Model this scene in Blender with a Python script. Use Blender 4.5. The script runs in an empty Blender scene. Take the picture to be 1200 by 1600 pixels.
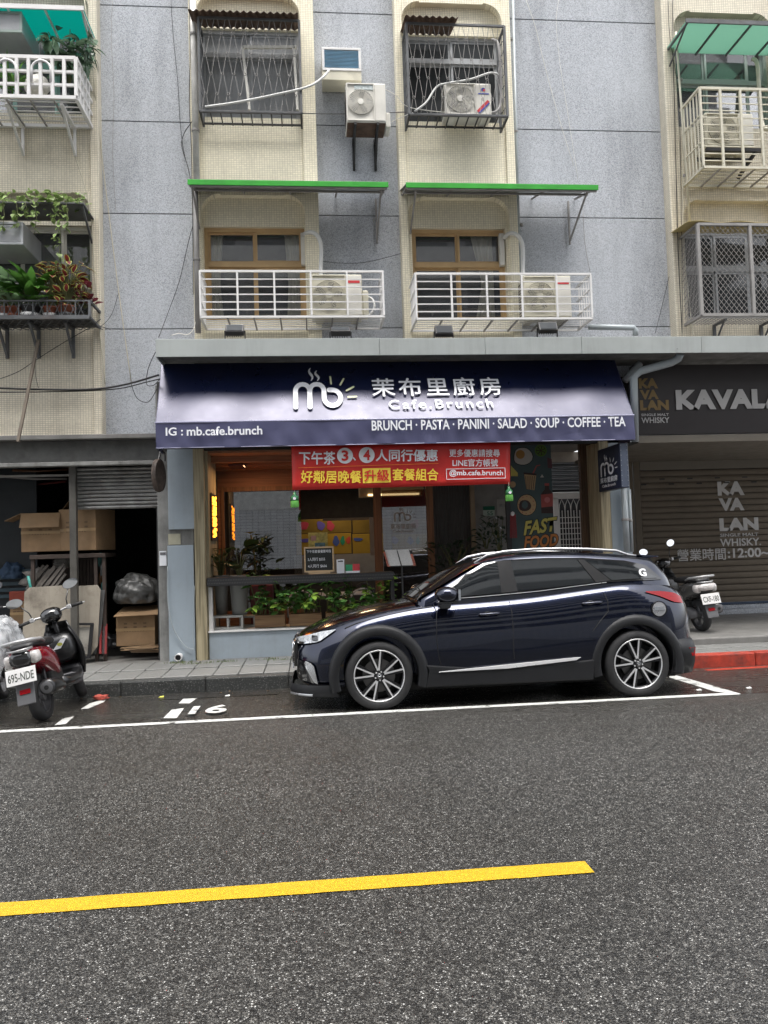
import bpy, bmesh, math, random
from mathutils import Vector, Matrix
random.seed(7)
R_ = math.radians
sc = bpy.context.scene
col = sc.collection
# ------------------------------------------------------------------ camera
CAM = Vector((0, 0, 1.56))
PSI, PITCH, ROLL, FPX = R_(5.4), R_(2.65), R_(1.8), 1200.0
Fv = Vector((math.sin(PSI)*math.cos(PITCH), math.cos(PSI)*math.cos(PITCH), math.sin(PITCH)))
Rv = Vector((math.cos(PSI), -math.sin(PSI), 0))
Uv = Rv.cross(Fv)
R2 = Rv*math.cos(ROLL) - Uv*math.sin(ROLL)
U2 = Uv*math.cos(ROLL) + Rv*math.sin(ROLL)
cam = bpy.data.cameras.new('camera'); camo = bpy.data.objects.new('camera', cam); col.objects.link(camo)
m3 = Matrix((R2, U2, -Fv)).transposed()
camo.matrix_world = Matrix.Translation(CAM) @ m3.to_4x4()
cam.sensor_fit = 'VERTICAL'; cam.sensor_height = 36.0; cam.lens = FPX/1600*36.0
cam.clip_end = 500; cam.clip_start = 0.05
sc.camera = camo
# ------------------------------------------------------------------ daylight, overcast
w = bpy.data.worlds.new('World'); sc.world = w; w.use_nodes = True
nt = w.node_tree; nt.nodes.clear()
sky = nt.nodes.new('ShaderNodeTexSky'); sky.sky_type = 'NISHITA'; sky.sun_disc = False
SUN_EL, SUN_AZ = 68.0, 172.0
sky.sun_elevation = R_(SUN_EL); sky.sun_rotation = R_(SUN_AZ)
sky.air_density = 1.0; sky.dust_density = 4.0; sky.ozone_density = 1.0
hs = nt.nodes.new('ShaderNodeHueSaturation'); hs.inputs['Saturation'].default_value = 0.22
bg = nt.nodes.new('ShaderNodeBackground'); bg.inputs['Strength'].default_value = 0.15
wo = nt.nodes.new('ShaderNodeOutputWorld')
nt.links.new(sky.outputs[0], hs.inputs['Color']); nt.links.new(hs.outputs[0], bg.inputs['Color']); nt.links.new(bg.outputs[0], wo.inputs[0])
sl = bpy.data.lights.new('sun', 'SUN'); sl.energy = 1.4; sl.angle = R_(42); sl.color = (1, .97, .93)
so = bpy.data.objects.new('sun', sl); col.objects.link(so)
# direction towards the sun: azimuth measured from +Y clockwise seen from above
_sd = Vector((math.sin(R_(SUN_AZ))*math.cos(R_(SUN_EL)), math.cos(R_(SUN_AZ))*math.cos(R_(SUN_EL)), math.sin(R_(SUN_EL))))
so.rotation_euler = _sd.to_track_quat('Z', 'Y').to_euler(); so.location = (0, -3, 30)
vs = sc.view_settings; sc.display_settings.display_device = 'sRGB'
vs.view_transform = 'Standard'; vs.look = 'None'; vs.gamma = 1; vs.use_curve_mapping = False; vs.exposure = 1.62
sc.cycles.max_bounces = 8; sc.cycles.use_denoising = True

# ------------------------------------------------------------------ pixel -> world on a plane of the place
def ray(px, py): return Fv*FPX + R2*(px-600) - U2*(py-800)
def at(px, py, Y):
    d = ray(px, py); return CAM + d*((Y-CAM.y)/d.y)
def atz(px, py, Z):
    d = ray(px, py); return CAM + d*((Z-CAM.z)/d.z)
def rc(x0, y0, x1, y1, Y):
    xm, ym = (x0+x1)/2, (y0+y1)/2
    return at(x0, ym, Y).x, at(x1, ym, Y).x, at(xm, y1, Y).z, at(xm, y0, Y).z   # X0 X1 Z0 Z1
def gz(Y):      # ground height: road with a fall to the gutter, then pavement
    if Y < 7: return 0.0
    if Y < 9.33: return -0.035*(Y-7)
    return 0.085 + 0.02*(Y-9.35)

# ------------------------------------------------------------------ materials
MATS = {}
def lin(c):
    if isinstance(c, (int, float)): c = (c, c, c)
    return tuple(c)
def M(name, c, rough=.6, metal=0., var=.15, vs=4., bump=0., bs=60., spec=.5, coat=0., coatr=.05, streak=0., dirt=0., dcol=(.05,.045,.04), fine=0., fs=300., obj=False, ior=None, sheen=0., trans=0.):
    if name in MATS: return MATS[name]
    m = bpy.data.materials.new(name); m.use_nodes = True
    t = m.node_tree; b = t.nodes['Principled BSDF']; L = t.links.new
    c = lin(c)
    b.inputs['Roughness'].default_value = rough; b.inputs['Metallic'].default_value = metal
    b.inputs['Specular IOR Level'].default_value = spec
    b.inputs['Coat Weight'].default_value = coat; b.inputs['Coat Roughness'].default_value = coatr
    if ior: b.inputs['IOR'].default_value = ior
    if trans: b.inputs['Transmission Weight'].default_value = trans
    if obj:
        tc = t.nodes.new('ShaderNodeTexCoord'); pos = tc.outputs['Object']
    else:
        g = t.nodes.new('ShaderNodeNewGeometry'); pos = g.outputs['Position']
    def noise(scale, det=3, vec=None, rgh=.6):
        n = t.nodes.new('ShaderNodeTexNoise'); n.inputs['Scale'].default_value = scale; n.inputs['Detail'].default_value = det
        n.inputs['Roughness'].default_value = rgh
        L(vec if vec else pos, n.inputs['Vector']); return n.outputs['Fac']
    def ramp(f, a, b_, va=0, vb=1):
        r = t.nodes.new('ShaderNodeMapRange'); r.inputs['From Min'].default_value = a; r.inputs['From Max'].default_value = b_
        r.inputs['To Min'].default_value = va; r.inputs['To Max'].default_value = vb; L(f, r.inputs['Value']); return r.outputs[0]
    def mixc(f, A, B, mode='MIX'):
        x = t.nodes.new('ShaderNodeMix'); x.data_type = 'RGBA'; x.blend_type = mode
        if isinstance(f, float): x.inputs[0].default_value = f
        else: L(f, x.inputs[0])
        for s, v in ((6, A), (7, B)):
            if isinstance(v, tuple): x.inputs[s].default_value = v+(1,)
            else: L(v, x.inputs[s])
        return x.outputs[2]
    cur = c
    if var: cur = mixc(ramp(noise(vs, 4), .3, .7), tuple(v*(1-var) for v in c), tuple(min(1, v*(1+var)) for v in c))
    if fine: cur = mixc(ramp(noise(fs, 2), .35, .65), cur, tuple(min(1, v*(1+fine)) for v in c)) if fine > 0 else cur
    if streak:
        mp = t.nodes.new('ShaderNodeMapping'); mp.inputs['Scale'].default_value = (5, 5, .35); L(pos, mp.inputs['Vector'])
        cur = mixc(ramp(noise(1.6, 5, mp.outputs[0], .7), .48, .78, 0, streak), cur, dcol)
    if dirt: cur = mixc(ramp(noise(2.3, 6, None, .75), .5, .75, 0, dirt), cur, dcol)
    if isinstance(cur, tuple): b.inputs['Base Color'].default_value = cur+(1,)
    else: L(cur, b.inputs['Base Color'])
    if rough > .12:
        L(ramp(noise(vs*2.7, 3), .2, .8, rough*.8, min(1, rough*1.2)), b.inputs['Roughness'])
    if bump:
        bp = t.nodes.new('ShaderNodeBump'); bp.inputs['Strength'].default_value = bump; bp.inputs['Distance'].default_value = .01
        L(noise(bs, 4), bp.inputs['Height']); L(bp.outputs[0], b.inputs['Normal'])
    MATS[name] = m; return m
def emis(name, c, s):
    if name in MATS: return MATS[name]
    m = bpy.data.materials.new(name); m.use_nodes = True; b = m.node_tree.nodes['Principled BSDF']
    b.inputs['Base Color'].default_value = c+(1,); b.inputs['Emission Color'].default_value = c+(1,); b.inputs['Emission Strength'].default_value = s
    MATS[name] = m; return m
def glassmat(name, tint, refl, haze=0.):
    m = bpy.data.materials.new(name); m.use_nodes = True; t = m.node_tree; t.nodes.clear()
    o = t.nodes.new('ShaderNodeOutputMaterial'); mx = t.nodes.new('ShaderNodeMixShader'); gl = t.nodes.new('ShaderNodeBsdfGlossy'); gl.inputs['Roughness'].default_value = .015
    tr = t.nodes.new('ShaderNodeBsdfTransparent'); tr.inputs[0].default_value = tint+(1,)
    fr = t.nodes.new('ShaderNodeFresnel'); fr.inputs[0].default_value = 1.5
    mr = t.nodes.new('ShaderNodeMapRange'); mr.inputs['To Min'].default_value = refl; t.links.new(fr.outputs[0], mr.inputs[0])
    src_ = tr.outputs[0]
    if haze:
        df = t.nodes.new('ShaderNodeBsdfDiffuse'); df.inputs[0].default_value = (.34,.35,.36,1); hx = t.nodes.new('ShaderNodeMixShader'); hx.inputs[0].default_value = haze
        t.links.new(tr.outputs[0], hx.inputs[1]); t.links.new(df.outputs[0], hx.inputs[2]); src_ = hx.outputs[0]
    t.links.new(mr.outputs[0], mx.inputs[0]); t.links.new(src_, mx.inputs[1]); t.links.new(gl.outputs[0], mx.inputs[2]); t.links.new(mx.outputs[0], o.inputs[0])
    MATS[name] = m; return m

def tilemat(name, tile, grout, w_=.036, h_=.027, streak=.35, gr=.0035, off=0., rough=.35, dk=(.10,.085,.06)):
    m = bpy.data.materials.new(name); m.use_nodes = True; t = m.node_tree; b = t.nodes['Principled BSDF']; L = t.links.new
    g = t.nodes.new('ShaderNodeNewGeometry'); sp = t.nodes.new('ShaderNodeSeparateXYZ'); L(g.outputs['Position'], sp.inputs[0])
    ad = t.nodes.new('ShaderNodeMath'); ad.operation = 'ADD'; L(sp.outputs['X'], ad.inputs[0]); L(sp.outputs['Y'], ad.inputs[1])
    cb = t.nodes.new('ShaderNodeCombineXYZ'); L(ad.outputs[0], cb.inputs[0]); L(sp.outputs['Z'], cb.inputs[1])
    br = t.nodes.new('ShaderNodeTexBrick'); br.offset = off; br.inputs['Scale'].default_value = 1
    br.inputs['Brick Width'].default_value = w_; br.inputs['Row Height'].default_value = h_; br.inputs['Mortar Size'].default_value = gr; br.inputs['Mortar Smooth'].default_value = .2
    br.inputs['Color1'].default_value = tuple(v*.93 for v in tile)+(1,); br.inputs['Color2'].default_value = tuple(min(1, v*1.07) for v in tile)+(1,); br.inputs['Mortar'].default_value = grout+(1,)
    L(cb.outputs[0], br.inputs['Vector'])
    def stain(scale, mscale, a, b_, amt, prev, dcol):
        mp = t.nodes.new('ShaderNodeMapping'); mp.inputs['Scale'].default_value = mscale; L(g.outputs['Position'], mp.inputs['Vector'])
        n = t.nodes.new('ShaderNodeTexNoise'); n.inputs['Scale'].default_value = scale; n.inputs['Detail'].default_value = 6; n.inputs['Roughness'].default_value = .7; L(mp.outputs[0], n.inputs['Vector'])
        r = t.nodes.new('ShaderNodeMapRange'); r.inputs['From Min'].default_value = a; r.inputs['From Max'].default_value = b_; r.inputs['To Max'].default_value = amt; L(n.outputs['Fac'], r.inputs['Value'])
        x = t.nodes.new('ShaderNodeMix'); x.data_type = 'RGBA'; L(r.outputs[0], x.inputs[0]); L(prev, x.inputs[6]); x.inputs[7].default_value = dcol+(1,); return x.outputs[2]
    c1 = stain(1.5, (4, 4, .4), .5, .8, streak, br.outputs['Color'], dk)
    c2 = stain(1.1, (1, 1, 1), .45, .8, streak*.8, c1, (.20, .17, .12))
    c3 = stain(26., (1, 1, 1), .66, .74, .5, c2, (.08, .07, .055))
    L(c3, b.inputs['Base Color'])
    b.inputs['Roughness'].default_value = rough
    bp = t.nodes.new('ShaderNodeBump'); bp.inputs['Strength'].default_value = .6; bp.inputs['Distance'].default_value = .003; bp.invert = True
    L(br.outputs['Fac'], bp.inputs['Height']); L(bp.outputs[0], b.inputs['Normal'])
    MATS[name] = m; return m

def specklemat(name, lo, hi, scale, rough=.7, bump=.3, wet=None, streak=.25, chips=None):
    """washed aggregate: small stones of differing tone"""
    m = bpy.data.materials.new(name); m.use_nodes = True; t = m.node_tree; b = t.nodes['Principled BSDF']; L = t.links.new
    g = t.nodes.new('ShaderNodeNewGeometry')
    vo = t.nodes.new('ShaderNodeTexVoronoi'); vo.inputs['Scale'].default_value = scale; L(g.outputs['Position'], vo.inputs['Vector'])
    sp = t.nodes.new('ShaderNodeSeparateColor'); L(vo.outputs['Color'], sp.inputs[0])
    cr = t.nodes.new('ShaderNodeValToRGB'); e = cr.color_ramp.elements
    e[0].position = 0; e[0].color = lo+(1,); e[1].position = .75; e[1].color = hi+(1,)
    if chips:
        n = e.new(.90); n.color = (hi if wet is None else tuple(v*1.9 for v in hi))+(1,); n = e.new(.975); n.color = chips+(1,)
    L(sp.outputs[0], cr.inputs[0])
    cur = cr.outputs[0]
    if wet is not None:       # stones of every tone, shade in the gaps between them painted dark
        e[1].position = .55
        n = e.new(.80); n.color = tuple(v*1.9 for v in hi)+(1,)
        r0 = t.nodes.new('ShaderNodeMapRange'); r0.inputs['From Min'].default_value = .25; r0.inputs['From Max'].default_value = .65; r0.inputs['To Min'].default_value = 0; r0.inputs['To Max'].default_value = .8
        L(vo.outputs['Distance'], r0.inputs['Value']); x0 = t.nodes.new('ShaderNodeMix'); x0.data_type = 'RGBA'; L(r0.outputs[0], x0.inputs[0]); L(cur, x0.inputs[6]); x0.inputs[7].default_value = tuple(v*.8 for v in lo)+(1,); cur = x0.outputs[2]
        v2 = t.nodes.new('ShaderNodeTexVoronoi'); v2.inputs['Scale'].default_value = scale*.42; L(g.outputs['Position'], v2.inputs['Vector']); s2 = t.nodes.new('ShaderNodeSeparateColor'); L(v2.outputs['Color'], s2.inputs[0])
        r2 = t.nodes.new('ShaderNodeMapRange'); r2.inputs['To Min'].default_value = .35; r2.inputs['To Max'].default_value = 2.0; L(s2.outputs[1], r2.inputs['Value'])
        x2 = t.nodes.new('ShaderNodeMix'); x2.data_type = 'RGBA'; x2.blend_type = 'MULTIPLY'; x2.inputs[0].default_value = 1; L(cur, x2.inputs[6]); L(r2.outputs[0], x2.inputs[7]); cur = x2.outputs[2]
    def stain(sc_, msc, a, b_, amt, prev, dc, mode='MIX'):
        mp = t.nodes.new('ShaderNodeMapping'); mp.inputs['Scale'].default_value = msc; L(g.outputs['Position'], mp.inputs['Vector'])
        n = t.nodes.new('ShaderNodeTexNoise'); n.inputs['Scale'].default_value = sc_; n.inputs['Detail'].default_value = 6; n.inputs['Roughness'].default_value = .65; L(mp.outputs[0], n.inputs['Vector'])
        r = t.nodes.new('ShaderNodeMapRange'); r.inputs['From Min'].default_value = a; r.inputs['From Max'].default_value = b_; r.inputs['To Max'].default_value = amt; L(n.outputs['Fac'], r.inputs['Value'])
        x = t.nodes.new('ShaderNodeMix'); x.data_type = 'RGBA'; x.blend_type = mode; L(r.outputs[0], x.inputs[0]); L(prev, x.inputs[6]); x.inputs[7].default_value = dc+(1,); return x.outputs[2], r.outputs[0]
    if wet is None:
        cur, _ = stain(1.2, (3, 3, .4), .5, .8, streak, cur, tuple(v*.5 for v in lo))
        b.inputs['Roughness'].default_value = rough; cur, _ = stain(.7, (1, 1, 1), .4, .7, .35, cur, tuple(v*1.1 for v in hi))
    else:
        cur, f = stain(.4, (.3, 1, 1), .40, .70, .45, cur, tuple(v*.55 for v in hi))
        cur, _ = stain(3., (1, 1, 1), .55, .7, .25, cur, (.03, .026, .02))
        r = t.nodes.new('ShaderNodeMapRange'); r.inputs['From Max'].default_value = .4; r.inputs['To Min'].default_value = rough; r.inputs['To Max'].default_value = wet
        L(f, r.inputs['Value']); L(r.outputs[0], b.inputs['Roughness'])
    L(cur, b.inputs['Base Color'])
    bp = t.nodes.new('ShaderNodeBump'); bp.inputs['Strength'].default_value = bump; bp.inputs['Distance'].default_value = .004; bp.invert = True
    L(vo.outputs['Distance'], bp.inputs['Height']); L(bp.outputs[0], b.inputs['Normal'])
    MATS[name] = m; return m

def woodmat(name, lo, hi, axis=2, rough=.55, sc_=14.):
    m = bpy.data.materials.new(name); m.use_nodes = True; t = m.node_tree; b = t.nodes['Principled BSDF']; L = t.links.new
    g = t.nodes.new('ShaderNodeNewGeometry'); mp = t.nodes.new('ShaderNodeMapping'); s = [sc_]*3; s[axis] = sc_*.04
    mp.inputs['Scale'].default_value = s; L(g.outputs['Position'], mp.inputs['Vector'])
    n = t.nodes.new('ShaderNodeTexNoise'); n.inputs['Scale'].default_value = 2.5; n.inputs['Detail'].default_value = 5; n.inputs['Distortion'].default_value = .6; L(mp.outputs[0], n.inputs['Vector'])
    cr = t.nodes.new('ShaderNodeValToRGB'); e = cr.color_ramp.elements; e[0].position = .36; e[0].color = lo+(1,); e[1].position = .62; e[1].color = hi+(1,)
    L(n.outputs['Fac'], cr.inputs[0]); L(cr.outputs[0], b.inputs['Base Color']); b.inputs['Roughness'].default_value = rough
    MATS[name] = m; return m

# ------------------------------------------------------------------ mesh builder
ORG = {}     # object name -> build-space origin of that object
def link(o, parent, c):
    col.objects.link(o); ORG[o.name] = Vector(c)
    if parent is not None:
        o.parent = parent; o.location = Vector(c) - ORG[parent.name]
    else: o.location = c
def tag(o, label=None, cat=None, group=None, kind=None):
    if label: o['label'] = label
    if cat: o['category'] = cat
    if group: o['group'] = group
    if kind: o['kind'] = kind
    return o
def thing(name, label, cat, loc, group=None):
    o = bpy.data.objects.new(name, None); o.empty_display_size = .1
    col.objects.link(o); o.location = loc; ORG[o.name] = Vector(loc); return tag(o, label, cat, group)
class MB:
    def __init__(s): s.v = []; s.f = []
    def add(s, vs_, fs): 
        n = len(s.v); s.v += [tuple(v) for v in vs_]; s.f += [tuple(i+n for i in f) for f in fs]; return s
    def box(s, x0, x1, y0, y1, z0, z1):
        return s.add([(x0,y0,z0),(x1,y0,z0),(x1,y1,z0),(x0,y1,z0),(x0,y0,z1),(x1,y0,z1),(x1,y1,z1),(x0,y1,z1)],
                     [(0,3,2,1),(4,5,6,7),(0,1,5,4),(1,2,6,5),(2,3,7,6),(3,0,4,7)])
    def obox(s, p, ax, ay, az):      # corner p and three edge vectors
        p, ax, ay, az = Vector(p), Vector(ax), Vector(ay), Vector(az)
        q = [p, p+ax, p+ax+ay, p+ay, p+az, p+ax+az, p+ax+ay+az, p+ay+az]
        return s.add(q, [(0,3,2,1),(4,5,6,7),(0,1,5,4),(1,2,6,5),(2,3,7,6),(3,0,4,7)])
    def bar(s, p, q, wd, hd=None, up=(0,0,1)):
        p, q = Vector(p), Vector(q); d = (q-p); hd = hd or wd
        u = Vector(up)
        if abs(d.normalized().dot(u)) > .95: u = Vector((0,1,0))
        a = d.cross(u).normalized()*wd; b_ = a.cross(d).normalized()*hd
        return s.obox(p-a/2-b_/2, a, b_, d)
    def tube(s, pts, r, n=8, cap=True):
        pts = [Vector(p) for p in pts]; rs = r if isinstance(r, (list, tuple)) else [r]*len(pts)
        base = len(s.v); prev = None
        for i, p in enumerate(pts):
            d = (pts[min(i+1, len(pts)-1)]-pts[max(i-1, 0)]).normalized()
            if prev is None:
                u = Vector((0,0,1)) if abs(d.z) < .9 else Vector((0,1,0)); a = d.cross(u).normalized()
            else:
                a = (prev - d*prev.dot(d)).normalized()
            prev = a; b_ = d.cross(a)
            for k in range(n):
                t = 2*math.pi*k/n; s.v.append(tuple(p + (a*math.cos(t)+b_*math.sin(t))*rs[i]))
        for i in range(len(pts)-1):
            for k in range(n):
                a0 = base+i*n+k; a1 = base+i*n+(k+1) % n; s.f.append((a0, a1, a1+n, a0+n))
        if cap:
            s.f.append(tuple(base+k for k in reversed(range(n)))); s.f.append(tuple(base+(len(pts)-1)*n+k for k in range(n)))
        return s
    def lathe(s, prof, c, axis='z', n=24, closed=False):    # prof: (radius, along)
        c = Vector(c); base = len(s.v)
        for r, h in prof:
            for k in range(n):
                t = 2*math.pi*k/n; u, v = r*math.cos(t), r*math.sin(t)
                s.v.append(tuple(c + Vector({'z': (u, v, h), 'y': (u, h, v), 'x': (h, u, v)}[axis])))
        m = len(prof)
        for i in range(m-1 if not closed else m):
            for k in range(n):
                a0 = base+i*n+k; a1 = base+i*n+(k+1) % n; b0 = base+((i+1) % m)*n+k; b1 = base+((i+1) % m)*n+(k+1) % n
                s.f.append((a0, a1, b1, b0))
        return s
    def prism(s, poly, y0, y1):     # poly of (x,z), extruded in y
        n = len(poly); b0 = len(s.v)
        s.v += [(x, y0, z) for x, z in poly] + [(x, y1, z) for x, z in poly]
        s.f += [tuple(b0+i for i in range(n)), tuple(b0+n+i for i in reversed(range(n)))]
        s.f += [(b0+(i+1) % n, b0+i, b0+n+i, b0+n+(i+1) % n) for i in range(n)]
        return s
    def prismx(s, poly, x0, x1):    # poly of (y,z)
        n = len(poly); b0 = len(s.v)
        s.v += [(x0, y, z) for y, z in poly] + [(x1, y, z) for y, z in poly]
        s.f += [tuple(b0+i for i in range(n)), tuple(b0+n+i for i in reversed(range(n)))]
        s.f += [(b0+(i+1) % n, b0+i, b0+n+i, b0+n+(i+1) % n) for i in range(n)]
        return s
    def grid(s, rows):              # rows of points
        b0 = len(s.v); m = len(rows[0])
        for r in rows: s.v += [tuple(p) for p in r]
        for i in range(len(rows)-1):
            for j in range(m-1): s.f.append((b0+i*m+j, b0+i*m+j+1, b0+(i+1)*m+j+1, b0+(i+1)*m+j))
        return s
    def xform(s, mat):
        s.v = [tuple(mat @ Vector(v)) for v in s.v]; return s
    def build(s, name, mat, parent=None, smooth=False, bevel=0., label=None, cat=None, group=None, kind=None, sub=0, bseg=2, solid=0., fixn=True):
        me = bpy.data.meshes.new(name)
        xs = [v[0] for v in s.v]; ys = [v[1] for v in s.v]; zs = [v[2] for v in s.v]
        c = Vector(((min(xs)+max(xs))/2, (min(ys)+max(ys))/2, (min(zs)+max(zs))/2))
        if parent is None: c.z = min(zs)
        me.from_pydata([(v[0]-c.x, v[1]-c.y, v[2]-c.z) for v in s.v], [], s.f)
        if fixn:
            bm = bmesh.new(); bm.from_mesh(me); bmesh.ops.recalc_face_normals(bm, faces=bm.faces); bm.to_mesh(me); bm.free()
        if smooth: me.polygons.foreach_set('use_smooth', [True]*len(me.polygons))
        for m in (mat if isinstance(mat, (list, tuple)) else [mat]): me.materials.append(m)
        o = bpy.data.objects.new(name, me); link(o, parent, c)
        if bevel:
            md = o.modifiers.new('bevel', 'BEVEL'); md.width = bevel; md.segments = bseg; md.limit_method = 'ANGLE'; md.angle_limit = R_(35)
            if not smooth: pass
        if solid:
            md = o.modifiers.new('solid', 'SOLIDIFY'); md.thickness = solid
        if sub:
            md = o.modifiers.new('sub', 'SUBSURF'); md.levels = sub; md.render_levels = sub
        tag(o, label, cat, group, kind); return o
def kids(o): return [c for c in bpy.data.objects if c.parent == o]
def copy_tree(o, parent=None, children=None):
    if children is None:
        children = {}
        for c in bpy.data.objects:
            if c.parent: children.setdefault(c.parent.name, []).append(c)
    c = o.copy(); col.objects.link(c); ORG[c.name] = ORG[o.name].copy()
    if parent is not None: c.parent = parent
    for ch in children.get(o.name, []): copy_tree(ch, c, children)
    return c
def inst(src, parent, build_center):     # a copy of a piece sharing its mesh
    c = src.copy(); col.objects.link(c); ORG[c.name] = Vector(build_center)
    c.parent = parent; c.location = Vector(build_center) - (ORG[parent.name] if parent else Vector()); return c

# ------------------------------------------------------------------ lettering
def text(s, name, mat, parent, BL, BR, TL, bold=0., spacing=1., n=None, depth=.0015, fit=True, **kw):
    cu = bpy.data.curves.new(name, 'FONT'); cu.body = s; cu.size = 1; cjk = bold*.9 if any(ord(ch) > 0x2e80 for ch in s) else 0; cu.offset = 0 if cjk else bold; cu.space_character = spacing; cu.resolution_u = 3
    ob = bpy.data.objects.new(name, cu); me = bpy.data.meshes.new_from_object(ob)
    if not len(me.vertices): bpy.data.objects.remove(ob); return None
    bpy.data.objects.remove(ob)
    if cjk and bold:      # thicken dense characters by laying shifted copies one above the other
        V = [tuple(v.co) for v in me.vertices]; Fs = [tuple(q.vertices) for q in me.polygons]; nv, nf = [], []
        for k, (dx, dy) in enumerate(((0,0),(cjk,0),(-cjk,0),(0,cjk),(0,-cjk))):
            nf += [tuple(i+len(nv) for i in f) for f in Fs]; nv += [(x+dx, y+dy, k) for x, y, z in V]
        me = bpy.data.meshes.new(name); me.from_pydata(nv, [], nf)
    BL, BR, TL = Vector(BL), Vector(BR), Vector(TL)
    xs = [v.co.x for v in me.vertices]; ys = [v.co.y for v in me.vertices]
    x0, x1, y0, y1 = min(xs), max(xs), min(ys), max(ys)
    ex, ey = (BR-BL)/(x1-x0), (TL-BL)/(y1-y0)
    nn = ex.cross(ey).normalized()
    c = BL + (BR-BL)/2 + (TL-BL)/2
    base = nn*depth
    for v in me.vertices: v.co = BL + ex*(v.co.x-x0) + ey*(v.co.y-y0) + base + nn*v.co.z*.0005 - c
    me.materials.clear(); me.materials.append(mat)
    o = bpy.data.objects.new(name, me); link(o, parent, c); tag(o, **kw); return o
def ptext(s, name, mat, parent, x0, y0, x1, y1, Y, **kw):    # flat lettering facing the street on plane Y; pixel box in the photo
    X0, X1, Z0, Z1 = rc(x0, y0, x1, y1, Y)
    return text(s, name, mat, parent, (X0, Y, Z0), (X1, Y, Z0), (X0, Y, Z1), **kw)
def ribbon(mb, pts, wd, f, cap=True):     # flat stroke of points in (u,v) mapped by f -> 3d
    P = [Vector((a, b)) for a, b in pts]
    L_, R__ = [], []
    for i, p in enumerate(P):
        d = (P[min(i+1, len(P)-1)]-P[max(i-1, 0)]).normalized(); n = Vector((-d.y, d.x))
        wv = wd[i] if isinstance(wd, (list, tuple)) else wd
        L_.append(f(*(p+n*wv/2))); R__.append(f(*(p-n*wv/2)))
    mb.grid([L_, R__])
    if cap:
        for e in (0, -1):
            wv = wd[e] if isinstance(wd, (list, tuple)) else wd
            q = [f(P[e].x+math.cos(t)*wv/2, P[e].y+math.sin(t)*wv/2) for t in [k*math.pi/6 for k in range(12)]]
            mb.add(q, [tuple(range(12))])
def arc(cx, cy, r, a0, a1, n=10, ry=None):
    ry = ry or r
    return [(cx+r*math.cos(R_(a0+(a1-a0)*i/n)), cy+ry*math.sin(R_(a0+(a1-a0)*i/n))) for i in range(n+1)]
def disc_poly(cx, cy, r, n=18, ry=None): return arc(cx, cy, r, 0, 360-360/n, n-1, ry)
# ------------------------------------------------------------------ palette
ASPH = specklemat('wet_asphalt', (.005,.0048,.0043), (.082,.078,.070), 160, rough=.40, bump=.8, wet=.24, chips=(.50,.49,.46))
GRAN = specklemat('washed_granite', (.235,.25,.275), (.485,.51,.55), 110, rough=.75, bump=.25, streak=.45, chips=(.5,.51,.53))
TILE = tilemat('cream_mosaic', (.93,.87,.68), (.66,.60,.46), streak=.16)
TILEO = tilemat('old_mosaic', (.78,.72,.58), (.48,.43,.34), streak=.34)
PAVE = specklemat('paver_stone', (.11,.11,.105), (.20,.20,.19), 160, rough=.5, bump=.2, streak=.4)
KERB = specklemat('kerb_stone', (.018,.019,.018), (.05,.052,.05), 120, rough=.45, bump=.4, streak=.4, chips=(.22,.22,.21))
REDK = M('red_kerb_paint', (.38,.045,.025), .45, var=.3, vs=9, dirt=.95, bump=.4, bs=50)
CONC = M('old_concrete', (.22,.22,.21), .85, var=.3, vs=3, bump=.4, bs=40, dirt=.5, streak=.5)
CONCL = M('pale_concrete', (.18,.175,.165), .5, var=.25, vs=3, bump=.3, bs=60, dirt=.5)
DARKC = M('grimy_dark', (.035,.034,.032), .8, var=.4, vs=2, bump=.2)
BLUEP = M('pale_blue_metal', (.33,.385,.43), .45, var=.06, vs=2, dirt=.25, dcol=(.2,.2,.2), streak=.25)
WOODP = woodmat('light_grain_panel', (.21,.175,.105), (.42,.36,.235))
BROWN = woodmat('brown_slat', (.06,.035,.02), (.13,.075,.04))
ORANGEW = woodmat('lit_wood', (.20,.085,.04), (.30,.13,.06), axis=0)
DOORW = woodmat('door_wood', (.13,.06,.025), (.24,.11,.045))
WHITE = M('white_paint', (.72,.71,.70), .4, var=.05, dirt=.2, dcol=(.35,.3,.25))
WHITEP = M('white_plastic', (.68,.66,.60), .45, var=.05, dirt=.15)
CREAMP = M('aged_cream_plastic', (.60,.57,.46), .5, var=.08, dirt=.3)
BEIGEF = M('beige_frame', (.50,.34,.17), .4, var=.1)
GREENF = M('pale_green_frame', (.30,.36,.33), .4, var=.1, dirt=.2)
GREYF = M('grey_aluminium', (.38,.39,.40), .4, metal=.3, var=.1)
DARKM = M('black_metal', (.02,.02,.021), .45, var=.1)
RUSTG = M('weathered_iron', (.10,.105,.11), .6, var=.3, dirt=.5, dcol=(.09,.05,.03))
IRONL = M('grey_painted_iron', (.28,.27,.26), .55, var=.15, dirt=.3)
RUST = M('rusty_sheet', (.105,.065,.045), .85, var=.4, vs=8, bump=.3)
GREENE = M('green_edge', (.03,.33,.03), .45, var=.15, dirt=.3, dcol=(.03,.12,.03))
CLRS = M('grey_sheet', (.22,.24,.24), .4, var=.2)
FASC = M('galvanised_fascia', (.36,.385,.375), .42, metal=.0, var=.1, vs=1.5, streak=.35, dcol=(.2,.2,.19), dirt=.2)
PIPEM = M('grey_pvc', (.36,.40,.42), .4, var=.05, dirt=.2)
WPIPE = M('white_hose', (.62,.62,.60), .5, var=.05)
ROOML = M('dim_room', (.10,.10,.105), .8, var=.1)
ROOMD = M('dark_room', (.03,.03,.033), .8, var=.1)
CURT = M('cream_curtain', (.85,.82,.68), .85, var=.05)
FROST = M('frosted_glass', (.27,.28,.29), .22, var=.12)
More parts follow.
